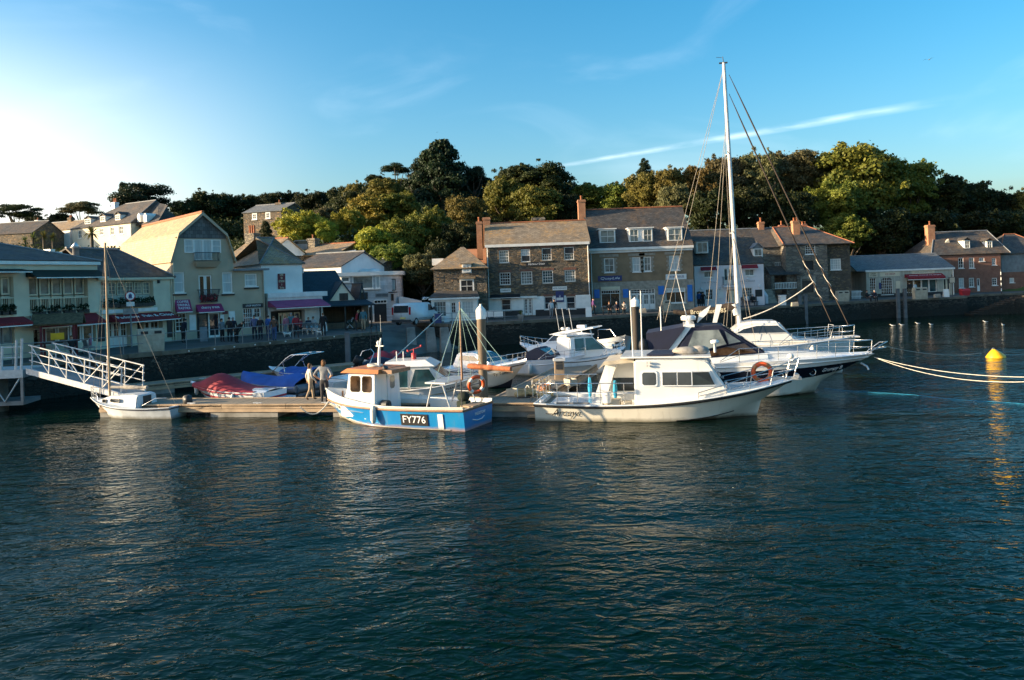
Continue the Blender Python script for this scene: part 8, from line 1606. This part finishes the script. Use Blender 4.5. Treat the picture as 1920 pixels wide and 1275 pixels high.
# ---- litter bins
def bin_(px, py, h_px, label, w_=1.25, mat='beige_bin', rz=0.0, z=QZ):
    p = gnd(px, py, z); hh = h_px*p.y/F_PX; t_ = thing('litter_bin', label, 'litter bin', p, rz, 'beige litter bins'); w2 = w_/2
    MB().hexa([(-w2*.94, -.30, 0), (w2*.94, -.30, 0), (w2*.94, .30, 0), (-w2*.94, .30, 0)], [(-w2, -.33, hh*.72), (w2, -.33, hh*.72), (w2, .33, hh*.72), (-w2, .33, hh*.72)]).build('body', mat, t_); MB().hexa([(-w2*1.02, -.35, hh*.722), (w2*1.02, -.35, hh*.722), (w2*1.02, .35, hh*.722), (-w2*1.02, .35, hh*.722)], [(-w2*.96, -.26, hh), (w2*.96, -.26, hh), (w2*.96, .28, hh), (-w2*.96, .28, hh)]).build('hood', mat, t_)
    for s_ in ((-.5, .5) if w_ > .8 else (0,)): MB().box(s_*w2-.2, s_*w2+.2, -.352, -.335, hh*.78, hh*.9).build('slot', 'black_paint', t_)
    for s_ in ((-.5, .5) if w_ > .8 else (0,)): MB().box(s_*w2-w2*.42, s_*w2+w2*.42, -.345, -.334, hh*.08, hh*.66).build('door_panel', mat, t_)
bin_(284, 659, 43, 'large beige double litter bin before the fish and chip shop', 1.5, rz=R(30)); bin_(1250, 583, 20, 'beige litter bin before the blue shutters', .8); bin_(1580, 565, 20, 'beige double litter bin before the picket fence', 1.3); bin_(1725, 561, 22, 'beige double litter bin before the low cream shop', 1.4)
# ---- round traffic sign, left
p = gnd(247, 651, QZ); sg_ = thing('traffic_sign', 'round red ringed traffic sign on a grey post before the fish and chip shop', 'sign', p, R(38)); k = p.y/F_PX
MB().tube([(0, 0, 0), (0, 0, 66*k)], .055, 8).build('post', 'grey_metal', sg_); zc_ = 96*k
MB().tube([(0, .0, 66*k), (0, 0, 104*k)], .03, 6).build('sign_pole', 'grey_metal', sg_); MB().tube([(0, -.06, zc_), (0, -.075, zc_)], 9*k, 24).build('disc', 'red_letters', sg_); MB().tube([(0, -.076, zc_), (0, -.082, zc_)], 7.2*k, 24).build('disc_face', 'white_letters', sg_)
MB().box(-.10, .10, -.09, -.083, zc_-.10, zc_+.10).box(-.13, .13, -.09, -.083, zc_-.16, zc_-.105).box(-.05, .05, -.09, -.083, zc_+.105, zc_+.16).build('vehicle_symbol', 'navy_sign', sg_); MB().box(-7*k, 7*k, -.08, -.06, 77*k, 85*k).build('plate', 'cool_white', sg_); MB().box(-13*k, 13*k, -.06, -.04, 62*k, 73*k).build('wide_plate', 'grey_metal', sg_)
# ---- thatched kiosk
p = gnd(112, 667, QZ); kk = p.y/F_PX; ki = thing('thatched_kiosk', 'little kiosk with a mossy pitched roof on red posts at the left quay', 'kiosk', p, R(22))
for x in (-.85, .85):
    for y in (-.5, .5): MB().box(x-.06, x+.06, y-.06, y+.06, 0, 2.0).build('post', 'maroon_sign', ki)
rf_ = MB(); rf_.slab([(-1.35, -.85, 1.95), (1.35, -.85, 1.95), (1.35, 0, 2.55), (-1.35, 0, 2.55)], .12); rf_.slab([(1.35, .85, 1.95), (-1.35, .85, 1.95), (-1.35, .004, 2.55), (1.35, .004, 2.55)], .12); rf_.build('roof', 'moss_thatch', ki); MB().prism([(-1.36, -.8, 1.93), (-1.36, .8, 1.93), (-1.36, 0, 2.48)], (-.03, 0, 0)).build('gable_board', 'cool_white', ki)
MB().box(-.8, .8, -.45, .45, .75, .85).build('counter', 'dark_timber', ki); MB().box(-.35, .35, -.56, -.53, 1.0, 1.4).build('price_board', 'yellow_float', ki)
# ---- small furniture
def chair(name, label, p, rz, mat='galvanised', group=None):
    t_ = thing(name, label, 'chair', p, rz, group); MB().box(-.22, .22, -.22, .22, .43, .46).build('seat', mat, t_); MB().hexa([(-.21, .19, .5), (.21, .19, .5), (.21, .22, .5), (-.21, .22, .5)], [(-.2, .27, .88), (.2, .27, .88), (.2, .30, .88), (-.2, .30, .88)]).build('backrest', mat, t_)
    for x in (-.19, .19):
        for y in (-.19, .19): MB().tube([(x, y, .43), (x*1.08, y*1.1, 0)], .016, 5).build('leg', mat, t_)
for i, px in enumerate((572, 581, 590, 599)): chair('cafe_chair', 'shiny aluminium cafe chair before the white restaurant, ' + ('leftmost of its row', 'second from the left', 'third from the left', 'rightmost of its row')[i], gnd(px, 627, QZ), R(200+i*7), 'steel', 'aluminium chairs before the restaurant')
for i, (px, lab) in enumerate(((574, 'aluminium cafe table left of the pair before the white restaurant'), (594, 'aluminium cafe table right of the pair before the white restaurant'))):
    t_ = thing('cafe_table', lab, 'table', gnd(px, 624, QZ), 0, 'cafe tables'); MB().tube([(0, 0, .72), (0, 0, .75)], .4, 14).build('table_top', 'steel', t_); MB().tube([(0, 0, .04), (0, 0, .72)], .03, 6).build('pedestal', 'galvanised', t_); MB().lathe([(.25, 0), (.2, .04)], 10).build('foot', 'galvanised', t_)
for px, py, lab in ((132, 668, 'grey wicker chair at the far left cafe, left one'), (168, 664, 'grey wicker chair at the far left cafe, right one')): chair('wicker_chair', lab, gnd(px, py, QZ), R(150), 'grey_metal')
def panel_(name, label, px, py, w_px, h_px, mat, cat, th=.06, z=QZ, rz=0.0):
    p = gnd(px, py, z); k = p.y/F_PX; w2 = w_px*k/2; hh = h_px*k; t_ = thing(name, label, cat, p, rz); MB().hexa([(-w2, -.18, 0), (w2, -.18, 0), (w2, -.14, 0), (-w2, -.14, 0)], [(-w2, -.03, hh), (w2, -.03, hh), (w2, .0, hh), (-w2, .0, hh)]).build('front_board', mat, t_); MB().hexa([(-w2, .14, 0), (w2, .14, 0), (w2, .18, 0), (-w2, .18, 0)], [(-w2, .002, hh), (w2, .002, hh), (w2, .03, hh), (-w2, .03, hh)]).build('rear_board', mat, t_)
panel_('pavement_sign', 'white pavement sign by the low cream shop door', 1774, 557, 10, 15, 'white_paint', 'sign'); panel_('pavement_sign', 'white pavement board at the right end of the four-bay house', 1104, 594, 11, 18, 'white_paint', 'sign'); panel_('pavement_sign', 'white pavement board right of the restaurant terrace', 610, 621, 7, 17, 'white_paint', 'sign'); panel_('pavement_sign', 'blue-lettered board at the small stone shop', 838, 604, 10, 12, 'cool_white', 'sign'); panel_('pavement_sign', 'dark blue menu board at the small stone shop', 822, 606, 12, 18, 'navy_sign', 'sign'); panel_('pavement_sign', 'grey menu board before the magenta awning', 382, 640, 13, 27, 'lead', 'sign', rz=R(30))
for px, lab in ((893, 'red barrier panel by the small stone shop'), (917, 'white barrier panel beside the brown pile'), (935, 'white barrier panel second from the brown pile')):
    p = gnd(px, 600, QZ); o_ = thing('barrier_panel', lab, 'barrier', p, 0, 'barrier panels'); MB().box(-.42, .42, -.02, .02, .25, .85).build('panel', 'red_letters' if px == 893 else 'white_paint', o_); [MB().box(x-.02, x+.02, -.2, .2, 0, .25).build('foot', 'dark_metal', o_) for x in (-.35, .35)]
p = gnd(977, 599, QZ); pt_ = thing('planter', 'small square stone planter on the quay before the four-bay house', 'planter', p); MB().hexa([(-.22, -.22, 0), (.22, -.22, 0), (.22, .22, 0), (-.22, .22, 0)], [(-.3, -.3, .45), (.3, -.3, .45), (.3, .3, .45), (-.3, .3, .45)]).build('tub', 'concrete', pt_); leafball(60, [(0, 0, .6, .2, .2, .25)], .07, 4).build('plant', 'leaf_mid', pt_)
for px, py, lab in ((1757, 558, 'low pale stone block before the low cream shop'), (1490, 574, 'low white block at the quay edge before the stone cottage'), (1205, 586, 'low pale block before the blue shuttered shop door')):
    p = gnd(px, py, QZ); o_ = MB().hexa([(-.34, -.2, 0), (.34, -.2, 0), (.34, .2, 0), (-.34, .2, 0)], [(-.28, -.16, .38), (.3, -.16, .42), (.3, .16, .42), (-.28, .16, .38)]).build('stone_block', 'granite'); o_.location = p; tag(o_, lab, 'block')
p = gnd(1467, 572, QZ); o_ = thing('gate_pillar', 'white square gate pillar before the stone cottage', 'pillar', p); MB().box(-.3, .3, -.3, .3, 0, .95).build('shaft', 'white_paint', o_); MB().box(-.34, .34, -.34, .34, .952, 1.05).build('cap', 'cool_white', o_)
pf = thing('picket_fence', 'white picket fence before the hipped stone house', 'fence', gnd(1482, 566, QZ), 0); fl_ = (gnd(1618, 560, QZ)-gnd(1482, 566, QZ)); pf.rotation_euler = (0, 0, math.atan2(fl_.y, fl_.x)); FL = fl_.length
pk = MB().box(-.035, .035, -.02, .02, 0, 1.0).mesh('picket', 'cool_white')
for i in range(int(FL/.17)): o_ = bpy.data.objects.new('picket', pk); COL.objects.link(o_); o_.parent = pf; o_.location = (i*.17, 0, rnd.uniform(-.02, .02))
for h_ in (.25, .8): MB().box(0, FL, .022, .06, h_, h_+.08).build('rail', 'cool_white', pf)
p = gnd(1786, 556, QZ); o_ = thing('hanging_sign', 'small boxed sign on a post at the corner of the low cream shop', 'sign', p); MB().tube([(0, 0, 0), (0, 0, 2.5)], .04, 6).build('post', 'dark_metal', o_); MB().box(-.35, .35, -.06, .06, 1.5, 2.2).build('sign_box', 'dark_metal', o_); MB().box(-.29, .29, -.07, -.061, 1.56, 2.14).build('sign_face', 'deck_sand', o_)
p = gnd(1878, 551, QZ); o_ = thing('striped_pole', 'thin black and white striped pole at the quay before the brick inn', 'pole', p); [MB().tube([(0, 0, i*.32), (0, 0, (i+1)*.32)], .05, 8).build('band', 'white_paint' if i % 2 else 'black_paint', o_) for i in range(9)]
p = gnd(1809, 554, QZ); o_ = thing('red_grit_bin', 'red grit bin before the brick inn', 'bin', p); MB().hexa([(-.4, -.3, 0), (.4, -.3, 0), (.4, .3, 0), (-.4, .3, 0)], [(-.48, -.36, .55), (.48, -.36, .55), (.48, .36, .55), (-.48, .36, .55)]).build('tub', 'red_letters', o_); MB().hexa([(-.5, -.38, .552), (.5, -.38, .552), (.5, .38, .552), (-.5, .38, .552)], [(-.4, -.2, .78), (.4, -.2, .78), (.4, .3, .78), (-.4, .3, .78)]).build('lid', 'red_float', o_)
def bench(px, py, label, rz=0.0, w_=1.7):
    p = gnd(px, py, QZ); t_ = thing('bench', label, 'bench', p, rz, 'quay benches'); [MB().box(-w_/2, w_/2, -.25+i*.13, -.15+i*.13, .43, .46).build('seat_slat', 'dark_timber', t_) for i in range(4)]; [MB().box(-w_/2, w_/2, .25+i*.03, .28+i*.03, .55+i*.13, .65+i*.13).build('back_slat', 'dark_timber', t_) for i in range(3)]
    for x in (-w_/2+.08, w_/2-.08): MB().box(x-.03, x+.03, -.25, -.19, 0, .43).box(x-.03, x+.03, .22, .28, 0, .9).box(x-.03, x+.03, -.25, .28, .40, .428).build('leg_frame', 'dark_metal', t_)
bench(1406, 573, 'dark slatted bench before the lilac restaurant with two people'); bench(1152, 590, 'dark bench before the navy shop sign with three people', w_=2.2)
# ---- white van and parked cars
def wheel(parent, x, y, r=.32, w_=.2): o_ = MB().tube([(x, y-w_/2, r), (x, y+w_/2, r)], r, 16).build('wheel', 'black_rubber', parent); MB().tube([(x, y-w_/2-.006, r), (x, y+w_/2+.006, r)], r*.6, 12).build('rim', 'galvanised', o_)
p = gnd(753, 611, QZ); vn = thing('white_van', 'white panel van seen from behind parked by the slipway', 'van', p, R(66)); 
body = [(0, .35), (-.02, 1.1), (.06, 1.78), (.22, 1.90), (3.15, 1.90), (3.55, 1.75), (4.05, 1.15), (4.65, .98), (4.75, .75), (4.75, .35)]
bmv = MB().prism([(x, -.93, z) for x, z in body], (0, 1.86, 0)); vb = bmv.build('body', 'van_white', vn); bm = bmesh.new(); bm.from_mesh(vb.data); bmesh.ops.remove_doubles(bm, verts=bm.verts, dist=.001); bmesh.ops.recalc_face_normals(bm, faces=bm.faces); bmesh.ops.bevel(bm, geom=[e_ for e_ in bm.edges if e_.calc_face_angle(0) > R(20)], offset=.07, segments=3, affect='EDGES', clamp_overlap=True); bm.to_mesh(vb.data); bm.free(); [setattr(f_, 'use_smooth', True) for f_ in vb.data.polygons]
MB().prism([(-.028, -.72, 1.12), (-.028, .72, 1.12), (.035, .70, 1.72), (.035, -.70, 1.72)], (-.02, 0, 0)).build('rear_window', 'glass', vn)
for y in (-.85, .85): MB().box(-.035, .09, y-.07, y+.07, .95, 1.6).build('tail_light', 'tail_lamp', vn)
MB().box(-.05, -.02, -.45, .1, .58, .74).build('number_plate', 'number_plate', vn); MB().box(-.10, .25, -.92, .92, .30, .52).build('bumper', 'dark_metal', vn); MB().box(-.035, -.012, -.006, .006, .55, 1.75).build('door_gap', 'black_paint', vn)
for y in (-1, 1): MB().prism([(3.0, y*.935, 1.18), (3.9, y*.935, 1.18), (3.5, y*.935, 1.68), (3.0, y*.935, 1.72)], (0, y*.012, 0)).build('cab_window', 'glass', vn); MB().box(1.3, 2.75, y*.94-.006, y*.94+.006, .55, .58).build('side_trim', 'dark_metal', vn); MB().box(3.75, 3.9, y*1.08-.1, y*1.08+.1, 1.2, 1.45).build('mirror', 'dark_metal', vn)
for x in (.9, 3.85):
    for y in (-.84, .84): wheel(vn, x, y)
def car(px, py, Y, rz, mat, label):
    p = at(px, py, Y); t_ = thing('parked_car', label, 'car', p, rz, 'cars parked on the hill lane'); b_ = MB().prism([(x, -.85, z) for x, z in ((0, .3), (0, .8), (.7, .92), (1.3, 1.42), (2.6, 1.42), (3.3, .95), (4.0, .8), (4.05, .3))], (0, 1.7, 0)).build('body', mat, t_)
    for y in (-1, 1): MB().prism([(.95, y*.855, .95), (3.05, y*.855, .95), (2.55, y*.855, 1.34), (1.35, y*.855, 1.34)], (0, y*.01, 0)).build('side_window', 'glass', t_)
    for x in (.8, 3.2):
        for y in (-.78, .78): wheel(t_, x, y, .3)
car(617, 450, 101, R(25), 'van_white', 'white car parked among the trees on the hill lane'); car(534, 474, 91, R(10), 'grey_metal', 'grey car partly hidden on the lane above the timbered house')
# ---- pram and dogs
p = gnd(656, 619, QZ); pr = thing('pram', 'folding pram with a dark hood pushed by the woman in red', 'pram', p, R(20)); MB().ball((0, 0, .62), .3, .25, .22, 10, 6).build('hood', 'green_canvas', pr); MB().tube([(-.25, .2, .12), (.3, .2, 1.0)], .015, 5).tube([(-.25, -.2, .12), (.3, -.2, 1.0)], .015, 5).tube([(.3, .2, .12), (-.2, .2, .7)], .015, 5).tube([(.3, -.2, .12), (-.2, -.2, .7)], .015, 5).build('frame', 'galvanised', pr); [MB().tube([(x, y-.02, .1), (x, y+.02, .1)], .1, 10).build('wheel', 'black_rubber', pr) for x in (-.25, .3) for y in (-.22, .22)]
SKEL = []
def add_skel(root, verts, edges, radii, cats, mats):
    me = bpy.data.meshes.new('body'); me.from_pydata(verts, edges, []); o_ = bpy.data.objects.new('skel', me); COL.objects.link(o_); md = o_.modifiers.new('s', 'SKIN'); md.use_smooth_shade = True; sb = o_.modifiers.new('u', 'SUBSURF'); sb.levels = 1; sb.render_levels = 1
    for i, v_ in enumerate(me.skin_vertices[0].data): v_.radius = radii[i]; v_.use_root = (i == 0)
    SKEL.append((o_, root, [(Vector(verts[a]), Vector(verts[b_]), cats[i]) for i, (a, b_) in enumerate(edges)], mats))
def dog(px, py, label, rz, mat):
    p = gnd(px, py, QZ); t_ = thing('dog', label, 'dog', p, rz); s_ = .42
    V_ = [(-.55, 0, .62), (0, 0, .60), (.42, 0, .66), (.66, 0, .92), (.92, 0, .90), (.36, .12, .33), (.38, .12, .02), (.36, -.12, .33), (.38, -.12, .02), (-.50, .12, .36), (-.60, .12, .20), (-.55, .12, .02), (-.50, -.12, .36), (-.60, -.12, .20), (-.55, -.12, .02), (-.78, 0, .86)]
    E_ = [(0, 1), (1, 2), (2, 3), (3, 4), (2, 5), (5, 6), (2, 7), (7, 8), (0, 9), (9, 10), (10, 11), (0, 12), (12, 13), (13, 14), (0, 15)]; rr_ = [.15, .17, .19, .13, .06, .06, .045, .06, .045, .08, .05, .045, .08, .05, .045, .03]
    add_skel(t_, [tuple(c*s_ for c in v_) for v_ in V_], E_, [(r_*s_, r_*s_) for r_ in rr_], ['top']*len(E_), {'top': mat}); MB().ball((.62*s_, .06*s_, 1.04*s_), .03, .02, .04, 6, 4).ball((.62*s_, -.06*s_, 1.04*s_), .03, .02, .04, 6, 4).build('ears', mat, t_)
dog(538, 632, 'small white dog on a lead before the restaurant', R(200), 'white_paint'); dog(598, 629, 'pale dog sitting by the walker in dark clothes', R(160), 'fender')

# ================================================================== PEOPLE
def cloth(name, col): return simple(name, col, .85, .25, 6) and name
CL = {k: cloth('cloth_'+k, c) for k, c in dict(navy=(.012, .014, .03), black=(.012, .012, .014), jeans=(.035, .075, .17), blue=(.03, .12, .36), check=(.09, .11, .22), grey=(.21, .22, .235), pale=(.50, .46, .40), beige=(.36, .27, .18), red=(.30, .02, .03), pink=(.45, .16, .22), white=(.6, .6, .6), brown=(.10, .055, .035), teal=(.05, .16, .20), purple=(.12, .04, .16), dark=(.03, .03, .035), khaki=(.12, .10, .06)).items()}
HAIR = {k: cloth('hair_'+k, c) for k, c in dict(brown=(.13, .062, .024), dark=(.025, .018, .014), grey=(.30, .29, .28), fair=(.34, .22, .10)).items()}
def person(label, loc, rz, H=1.72, pose='stand', top='navy', legs='black', hair='dark', long_hair=False, shoes='dark', sleeves=True, fingers=False):
    t_ = thing('person', label, 'person', loc, rz, 'people about the harbour'); P = {}
    P['pelvis'] = Vector((0, 0, .53)); P['spine'] = Vector((0, .005, .63)); P['chest'] = Vector((0, 0, .745)); P['neck'] = Vector((0, .008, .845)); P['head'] = Vector((0, -.012, .905)); P['crown'] = Vector((0, -.008, .955))
    for s_, n_ in ((1, 'l'), (-1, 'r')):
        P['sh'+n_] = Vector((s_*.105, .005, .80)); P['el'+n_] = Vector((s_*.145, .025, .645)); P['wr'+n_] = Vector((s_*.15, -.03, .505)); P['ha'+n_] = Vector((s_*.148, -.045, .455))
        P['hi'+n_] = Vector((s_*.052, 0, .50)); P['kn'+n_] = Vector((s_*.058, -.012, .285)); P['an'+n_] = Vector((s_*.06, .015, .045)); P['to'+n_] = Vector((s_*.068, -.075, .022))
    if pose == 'akimbo':
        for s_, n_ in ((1, 'l'), (-1, 'r')): P['el'+n_] = Vector((s_*.215, .055, .655)); P['wr'+n_] = Vector((s_*.118, .0, .565)); P['ha'+n_] = Vector((s_*.085, -.045, .545))
        P['knr'] = Vector((-.05, -.03, .285)); P['anr'] = Vector((-.045, -.02, .045)); P['tor'] = Vector((-.05, -.11, .022))
    if pose == 'walk':
        P['knl'] = Vector((.055, -.07, .29)); P['anl'] = Vector((.055, -.085, .05)); P['tol'] = Vector((.06, -.175, .03)); P['knr'] = Vector((-.055, .035, .285)); P['anr'] = Vector((-.055, .135, .10)); P['tor'] = Vector((-.06, .075, .035)); P['ell'] += Vector((0, .04, 0)); P['wrl'] += Vector((0, .07, .02)); P['hal'] += Vector((0, .07, .02)); P['elr'] += Vector((0, -.03, 0)); P['wrr'] += Vector((0, -.08, .02)); P['har'] += Vector((0, -.08, .02))
    if pose in ('bend', 'lean'):
        a = R(50 if pose == 'bend' else 18); c0 = P['pelvis'].copy()
        for k in ('spine', 'chest', 'neck', 'head', 'crown', 'shl', 'shr', 'ell', 'elr', 'wrl', 'wrr', 'hal', 'har'):
            d = P[k]-c0; P[k] = c0+Vector((d.x, d.y*math.cos(a)-d.z*math.sin(a), d.y*math.sin(a)+d.z*math.cos(a)))
        for n_ in 'lr':
            for k in ('el', 'wr', 'ha'): P[k+n_].y -= .03; P[k+n_].z = min(P[k+n_].z, P['sh'+n_].z - {'el': .15, 'wr': .28, 'ha': .33}[k])
    if pose == 'sit':
        dz = -.26
        for k in P:
            if k[:2] not in ('kn', 'an', 'to'): P[k].z += dz
        for s_, n_ in ((1, 'l'), (-1, 'r')): P['kn'+n_] = Vector((s_*.065, -.225, .275)); P['an'+n_] = Vector((s_*.065, -.215, .045)); P['to'+n_] = Vector((s_*.07, -.30, .022)); P['el'+n_] += Vector((0, -.01, 0)); P['wr'+n_] = Vector((s_*.075, -.14, .315)); P['ha'+n_] = Vector((s_*.05, -.18, .31))
    rad_ = dict(pelvis=(.088, .062), spine=(.078, .056), chest=(.092, .062), neck=(.032, .034), head=(.046, .055), crown=(.038, .045))
    for n_ in 'lr': rad_.update({'sh'+n_: (.044, .044), 'el'+n_: (.031, .031), 'wr'+n_: (.020, .020), 'ha'+n_: (.024, .016), 'hi'+n_: (.064, .064), 'kn'+n_: (.042, .042), 'an'+n_: (.027, .027), 'to'+n_: (.026, .02)})
    names = list(P); ix = {k: i for i, k in enumerate(names)}; E_ = []; cats = []
    def ed(a, b_, c): E_.append((ix[a], ix[b_])); cats.append(c)
    ed('pelvis', 'spine', 'top'); ed('spine', 'chest', 'top'); ed('chest', 'neck', 'top'); ed('neck', 'head', 'skin'); ed('head', 'crown', 'skin')
    for n_ in 'lr': ed('chest', 'sh'+n_, 'top'); ed('sh'+n_, 'el'+n_, 'top'); ed('el'+n_, 'wr'+n_, 'top' if sleeves else 'skin'); ed('wr'+n_, 'ha'+n_, 'skin'); ed('pelvis', 'hi'+n_, 'legs'); ed('hi'+n_, 'kn'+n_, 'legs'); ed('kn'+n_, 'an'+n_, 'legs'); ed('an'+n_, 'to'+n_, 'shoes')
    add_skel(t_, [tuple(P[k]*H) for k in names], E_, [(rad_[k][0]*H, rad_[k][1]*H) for k in names], cats, dict(top=CL[top], legs=CL[legs], skin='skin', shoes=CL[shoes]))
    hc = (P['head']*.45+P['crown']*.55)*H; hm = MB(); hm.ball((hc.x, hc.y+.012*H, hc.z+.008*H), .051*H, .055*H, .052*H, 10, 8)
    if long_hair: hm.ball((hc.x, hc.y+.035*H, hc.z-.045*H), .046*H, .032*H, .075*H, 9, 7); hm.ball((hc.x-.02*H, hc.y+.045*H, hc.z-.02*H), .04*H, .03*H, .055*H, 8, 6)
    o_ = hm.build('hair', HAIR[hair], t_)
    fc = MB(); fy = P['head'].y*H-.054*H; fz = P['head'].z*H; fc.ball((P['head'].x*H, fy-.004*H, fz+.004*H), .008*H, .012*H, .014*H, 6, 5)
    for s_ in (1, -1): fc.ball((P['head'].x*H+s_*.046*H, P['head'].y*H+.01*H, fz+.008*H), .008*H, .012*H, .017*H, 6, 5)
    fc.build('nose_and_ears', 'skin', t_)
    ey = MB(); [ey.ball((P['head'].x*H+s_*.018*H, fy+.002*H, fz+.022*H), .006*H, .004*H, .004*H, 5, 4) for s_ in (1, -1)]; ey.box(P['head'].x*H-.014*H, P['head'].x*H+.014*H, fy-.001*H, fy+.006*H, fz-.024*H, fz-.020*H); ey.build('eyes_and_mouth', 'maroon_sign', t_)
    for n_ in 'lr':                                   # five separate fingers
        b0, w0 = P['ha'+n_]*H, P['wr'+n_]*H; d = (b0-w0).normalized(); a = d.cross(Vector((0, 0, 1))) if abs(d.z) < .9 else Vector((0, 1, 0)); a.normalize(); s_ = 1 if n_ == 'l' else -1; nn = d.cross(a).normalized(); fm = MB()
        for q, L_ in enumerate((.034, .040, .037, .028)): o2_ = b0+a*(q-1.5)*.0115*H+d*.008*H; fm.tube([o2_, o2_+d*L_*.55*H, o2_+d*L_*.9*H+nn*.012*H], [.0052*H, .0048*H, .0036*H], 5)
        tb = b0-d*.012*H+a*.018*H; fm.tube([tb, tb+(d*.5+a*.8).normalized()*.018*H, tb+(d*.9+a*.5).normalized()*.034*H], [.0060*H, .0055*H, .004*H], 5); fm.build('fingers', 'skin', t_)
    return t_
def qp(px, py): return gnd(px, py, QZ)
person('man in a grey t-shirt with hands on hips walking along the pontoon', gnd(609, 757, PD), R(172), 1.92, 'akimbo', 'grey', 'dark', 'brown', True, 'brown', sleeves=False)
person('woman in a pale top and beige trousers walking on the pontoon', gnd(583, 751, PD), R(120), 1.68, 'walk', 'pale', 'beige', 'brown', True, 'brown')
Q = [
 (344, 643, 'man in a dark jacket stooping outside the magenta awning', 150, 1.75, 'lean', 'navy', 'black', 'dark'), (417, 641, 'woman in a light top with a dark bag by the cherry coloured sign', 60, 1.66, 'stand', 'grey', 'black', 'dark'), (431, 641, 'man in a long dark coat, left of the close group', 170, 1.74, 'stand', 'black', 'black', 'dark'), (438, 640, 'bald man in dark clothes in the middle of the close group', 190, 1.72, 'stand', 'navy', 'black', 'grey'), (444, 643, 'man in black bending over a bag, right of the close group', 80, 1.74, 'bend', 'black', 'black', 'dark'),
 (478, 637, 'man in a blue checked shirt and jeans facing the harbour', 10, 1.78, 'stand', 'check', 'navy', 'dark'), (489, 637, 'grey haired woman in a dark jacket beside the checked shirt man', -10, 1.68, 'stand', 'black', 'navy', 'grey'), (504, 635, 'person in a blue and yellow jacket at the restaurant corner', 150, 1.7, 'stand', 'blue', 'jeans', 'dark'), (515, 640, 'man in a brown top and jeans walking before the restaurant', 190, 1.74, 'walk', 'brown', 'jeans', 'brown'), (535, 632, 'person in a pink top leaning to the white dog', 60, 1.66, 'lean', 'pink', 'grey', 'fair'),
 (556, 634, 'person in a dark red top at the terrace rail', 30, 1.72, 'walk', 'red', 'dark', 'dark'), (547, 628, 'diner in a teal shirt standing under the plum awning', 10, 1.7, 'stand', 'teal', 'dark', 'grey'), (607, 630, 'walker in dark clothes with a pale dog', 200, 1.72, 'stand', 'black', 'black', 'brown'), (668, 620, 'woman in a red jacket pushing a pram', 100, 1.68, 'lean', 'red', 'dark', 'fair'), (682, 620, 'man in a blue vest and beige trousers beside the pram', -5, 1.78, 'stand', 'teal', 'beige', 'brown'),
 (1034, 596, 'woman in a white top and striped skirt before the four-bay house', 20, 1.66, 'stand', 'white', 'grey', 'dark'), (1113, 591, 'person in purple walking by the white pavement board', 90, 1.68, 'walk', 'purple', 'dark', 'dark'), (1312, 577, 'man in a bright blue jacket reading the menu board', 150, 1.75, 'stand', 'blue', 'dark', 'dark'), (1319, 577, 'person in black beside the bright blue jacket', 170, 1.68, 'stand', 'black', 'black', 'dark'), (1706, 556, 'person in black at the low cream shop window', 170, 1.75, 'stand', 'black', 'khaki', 'dark'), (1716, 556, 'person in a white top beside the double bin', 200, 1.66, 'stand', 'white', 'dark', 'fair'), (1040, 594, 'person in black standing behind the cruiser rods', 0, 1.7, 'stand', 'black', 'brown', 'dark'),
]
for px, py, lab, rz, H_, po, tp_, lg, hr in Q: person(lab, qp(px, py), R(rz), H_, po, tp_, lg, hr, long_hair='woman' in lab)
S_ = [(1143, 590, 'left of three people sitting on the bench before the navy shop sign', 'black', 'dark', 0), (1157, 590, 'middle of three people sitting on the bench before the navy shop sign', 'navy', 'black', 5), (1171, 589, 'right of three people on the bench, in a pale top and bare legs', 'pale', 'beige', -10), (1401, 573, 'person in pale blue sitting on the bench before the lilac restaurant', 'white', 'jeans', 0), (1412, 573, 'person in a dark coat sitting on the bench before the lilac restaurant', 'black', 'black', 20), (579, 624, 'diner in navy sitting at the terrace', 'navy', 'dark', 30), (588, 622, 'diner in a white shirt sitting at the terrace', 'white', 'dark', -30), (564, 625, 'diner in red sitting at the terrace', 'red', 'dark', 60), (135, 668, 'diner in black sitting outside the far left cafe', 'black', 'black', 40), (170, 663, 'diner in magenta sitting outside the far left cafe', 'pink', 'pale', -60), (1626, 566, 'person in dark clothes with a red bag sitting at the fence end', 'black', 'dark', 40), (1640, 566, 'person in navy sitting low before the arched window', 'navy', 'black', 0)]
for px, py, lab, tp_, lg, rz in S_: person(lab, qp(px, py), R(rz), 1.70, 'sit', tp_, lg, ('brown', 'dark', 'grey')[px % 3])
# grow all the bodies in one pass
dg = bpy.context.evaluated_depsgraph_get(); dg.update()
for o_, root, segs, mats in SKEL:
    me = bpy.data.meshes.new_from_object(o_.evaluated_get(dg)); me.materials.clear(); keys = list(mats)
    for k in keys: me.materials.append(MATS[mats[k]])
    for f_ in me.polygons:
        c = f_.center; best = None
        for a, b_, cat in segs:
            ab = b_-a; tt = max(0, min(1, (c-a).dot(ab)/max(1e-9, ab.length_squared))); d = (c-(a+ab*tt)).length
            if best is None or d < best[0]: best = (d, cat)
        f_.material_index = keys.index(best[1]); f_.use_smooth = True
    nb = bpy.data.objects.new('body', me); COL.objects.link(nb); nb.parent = root
    bpy.data.objects.remove(o_)
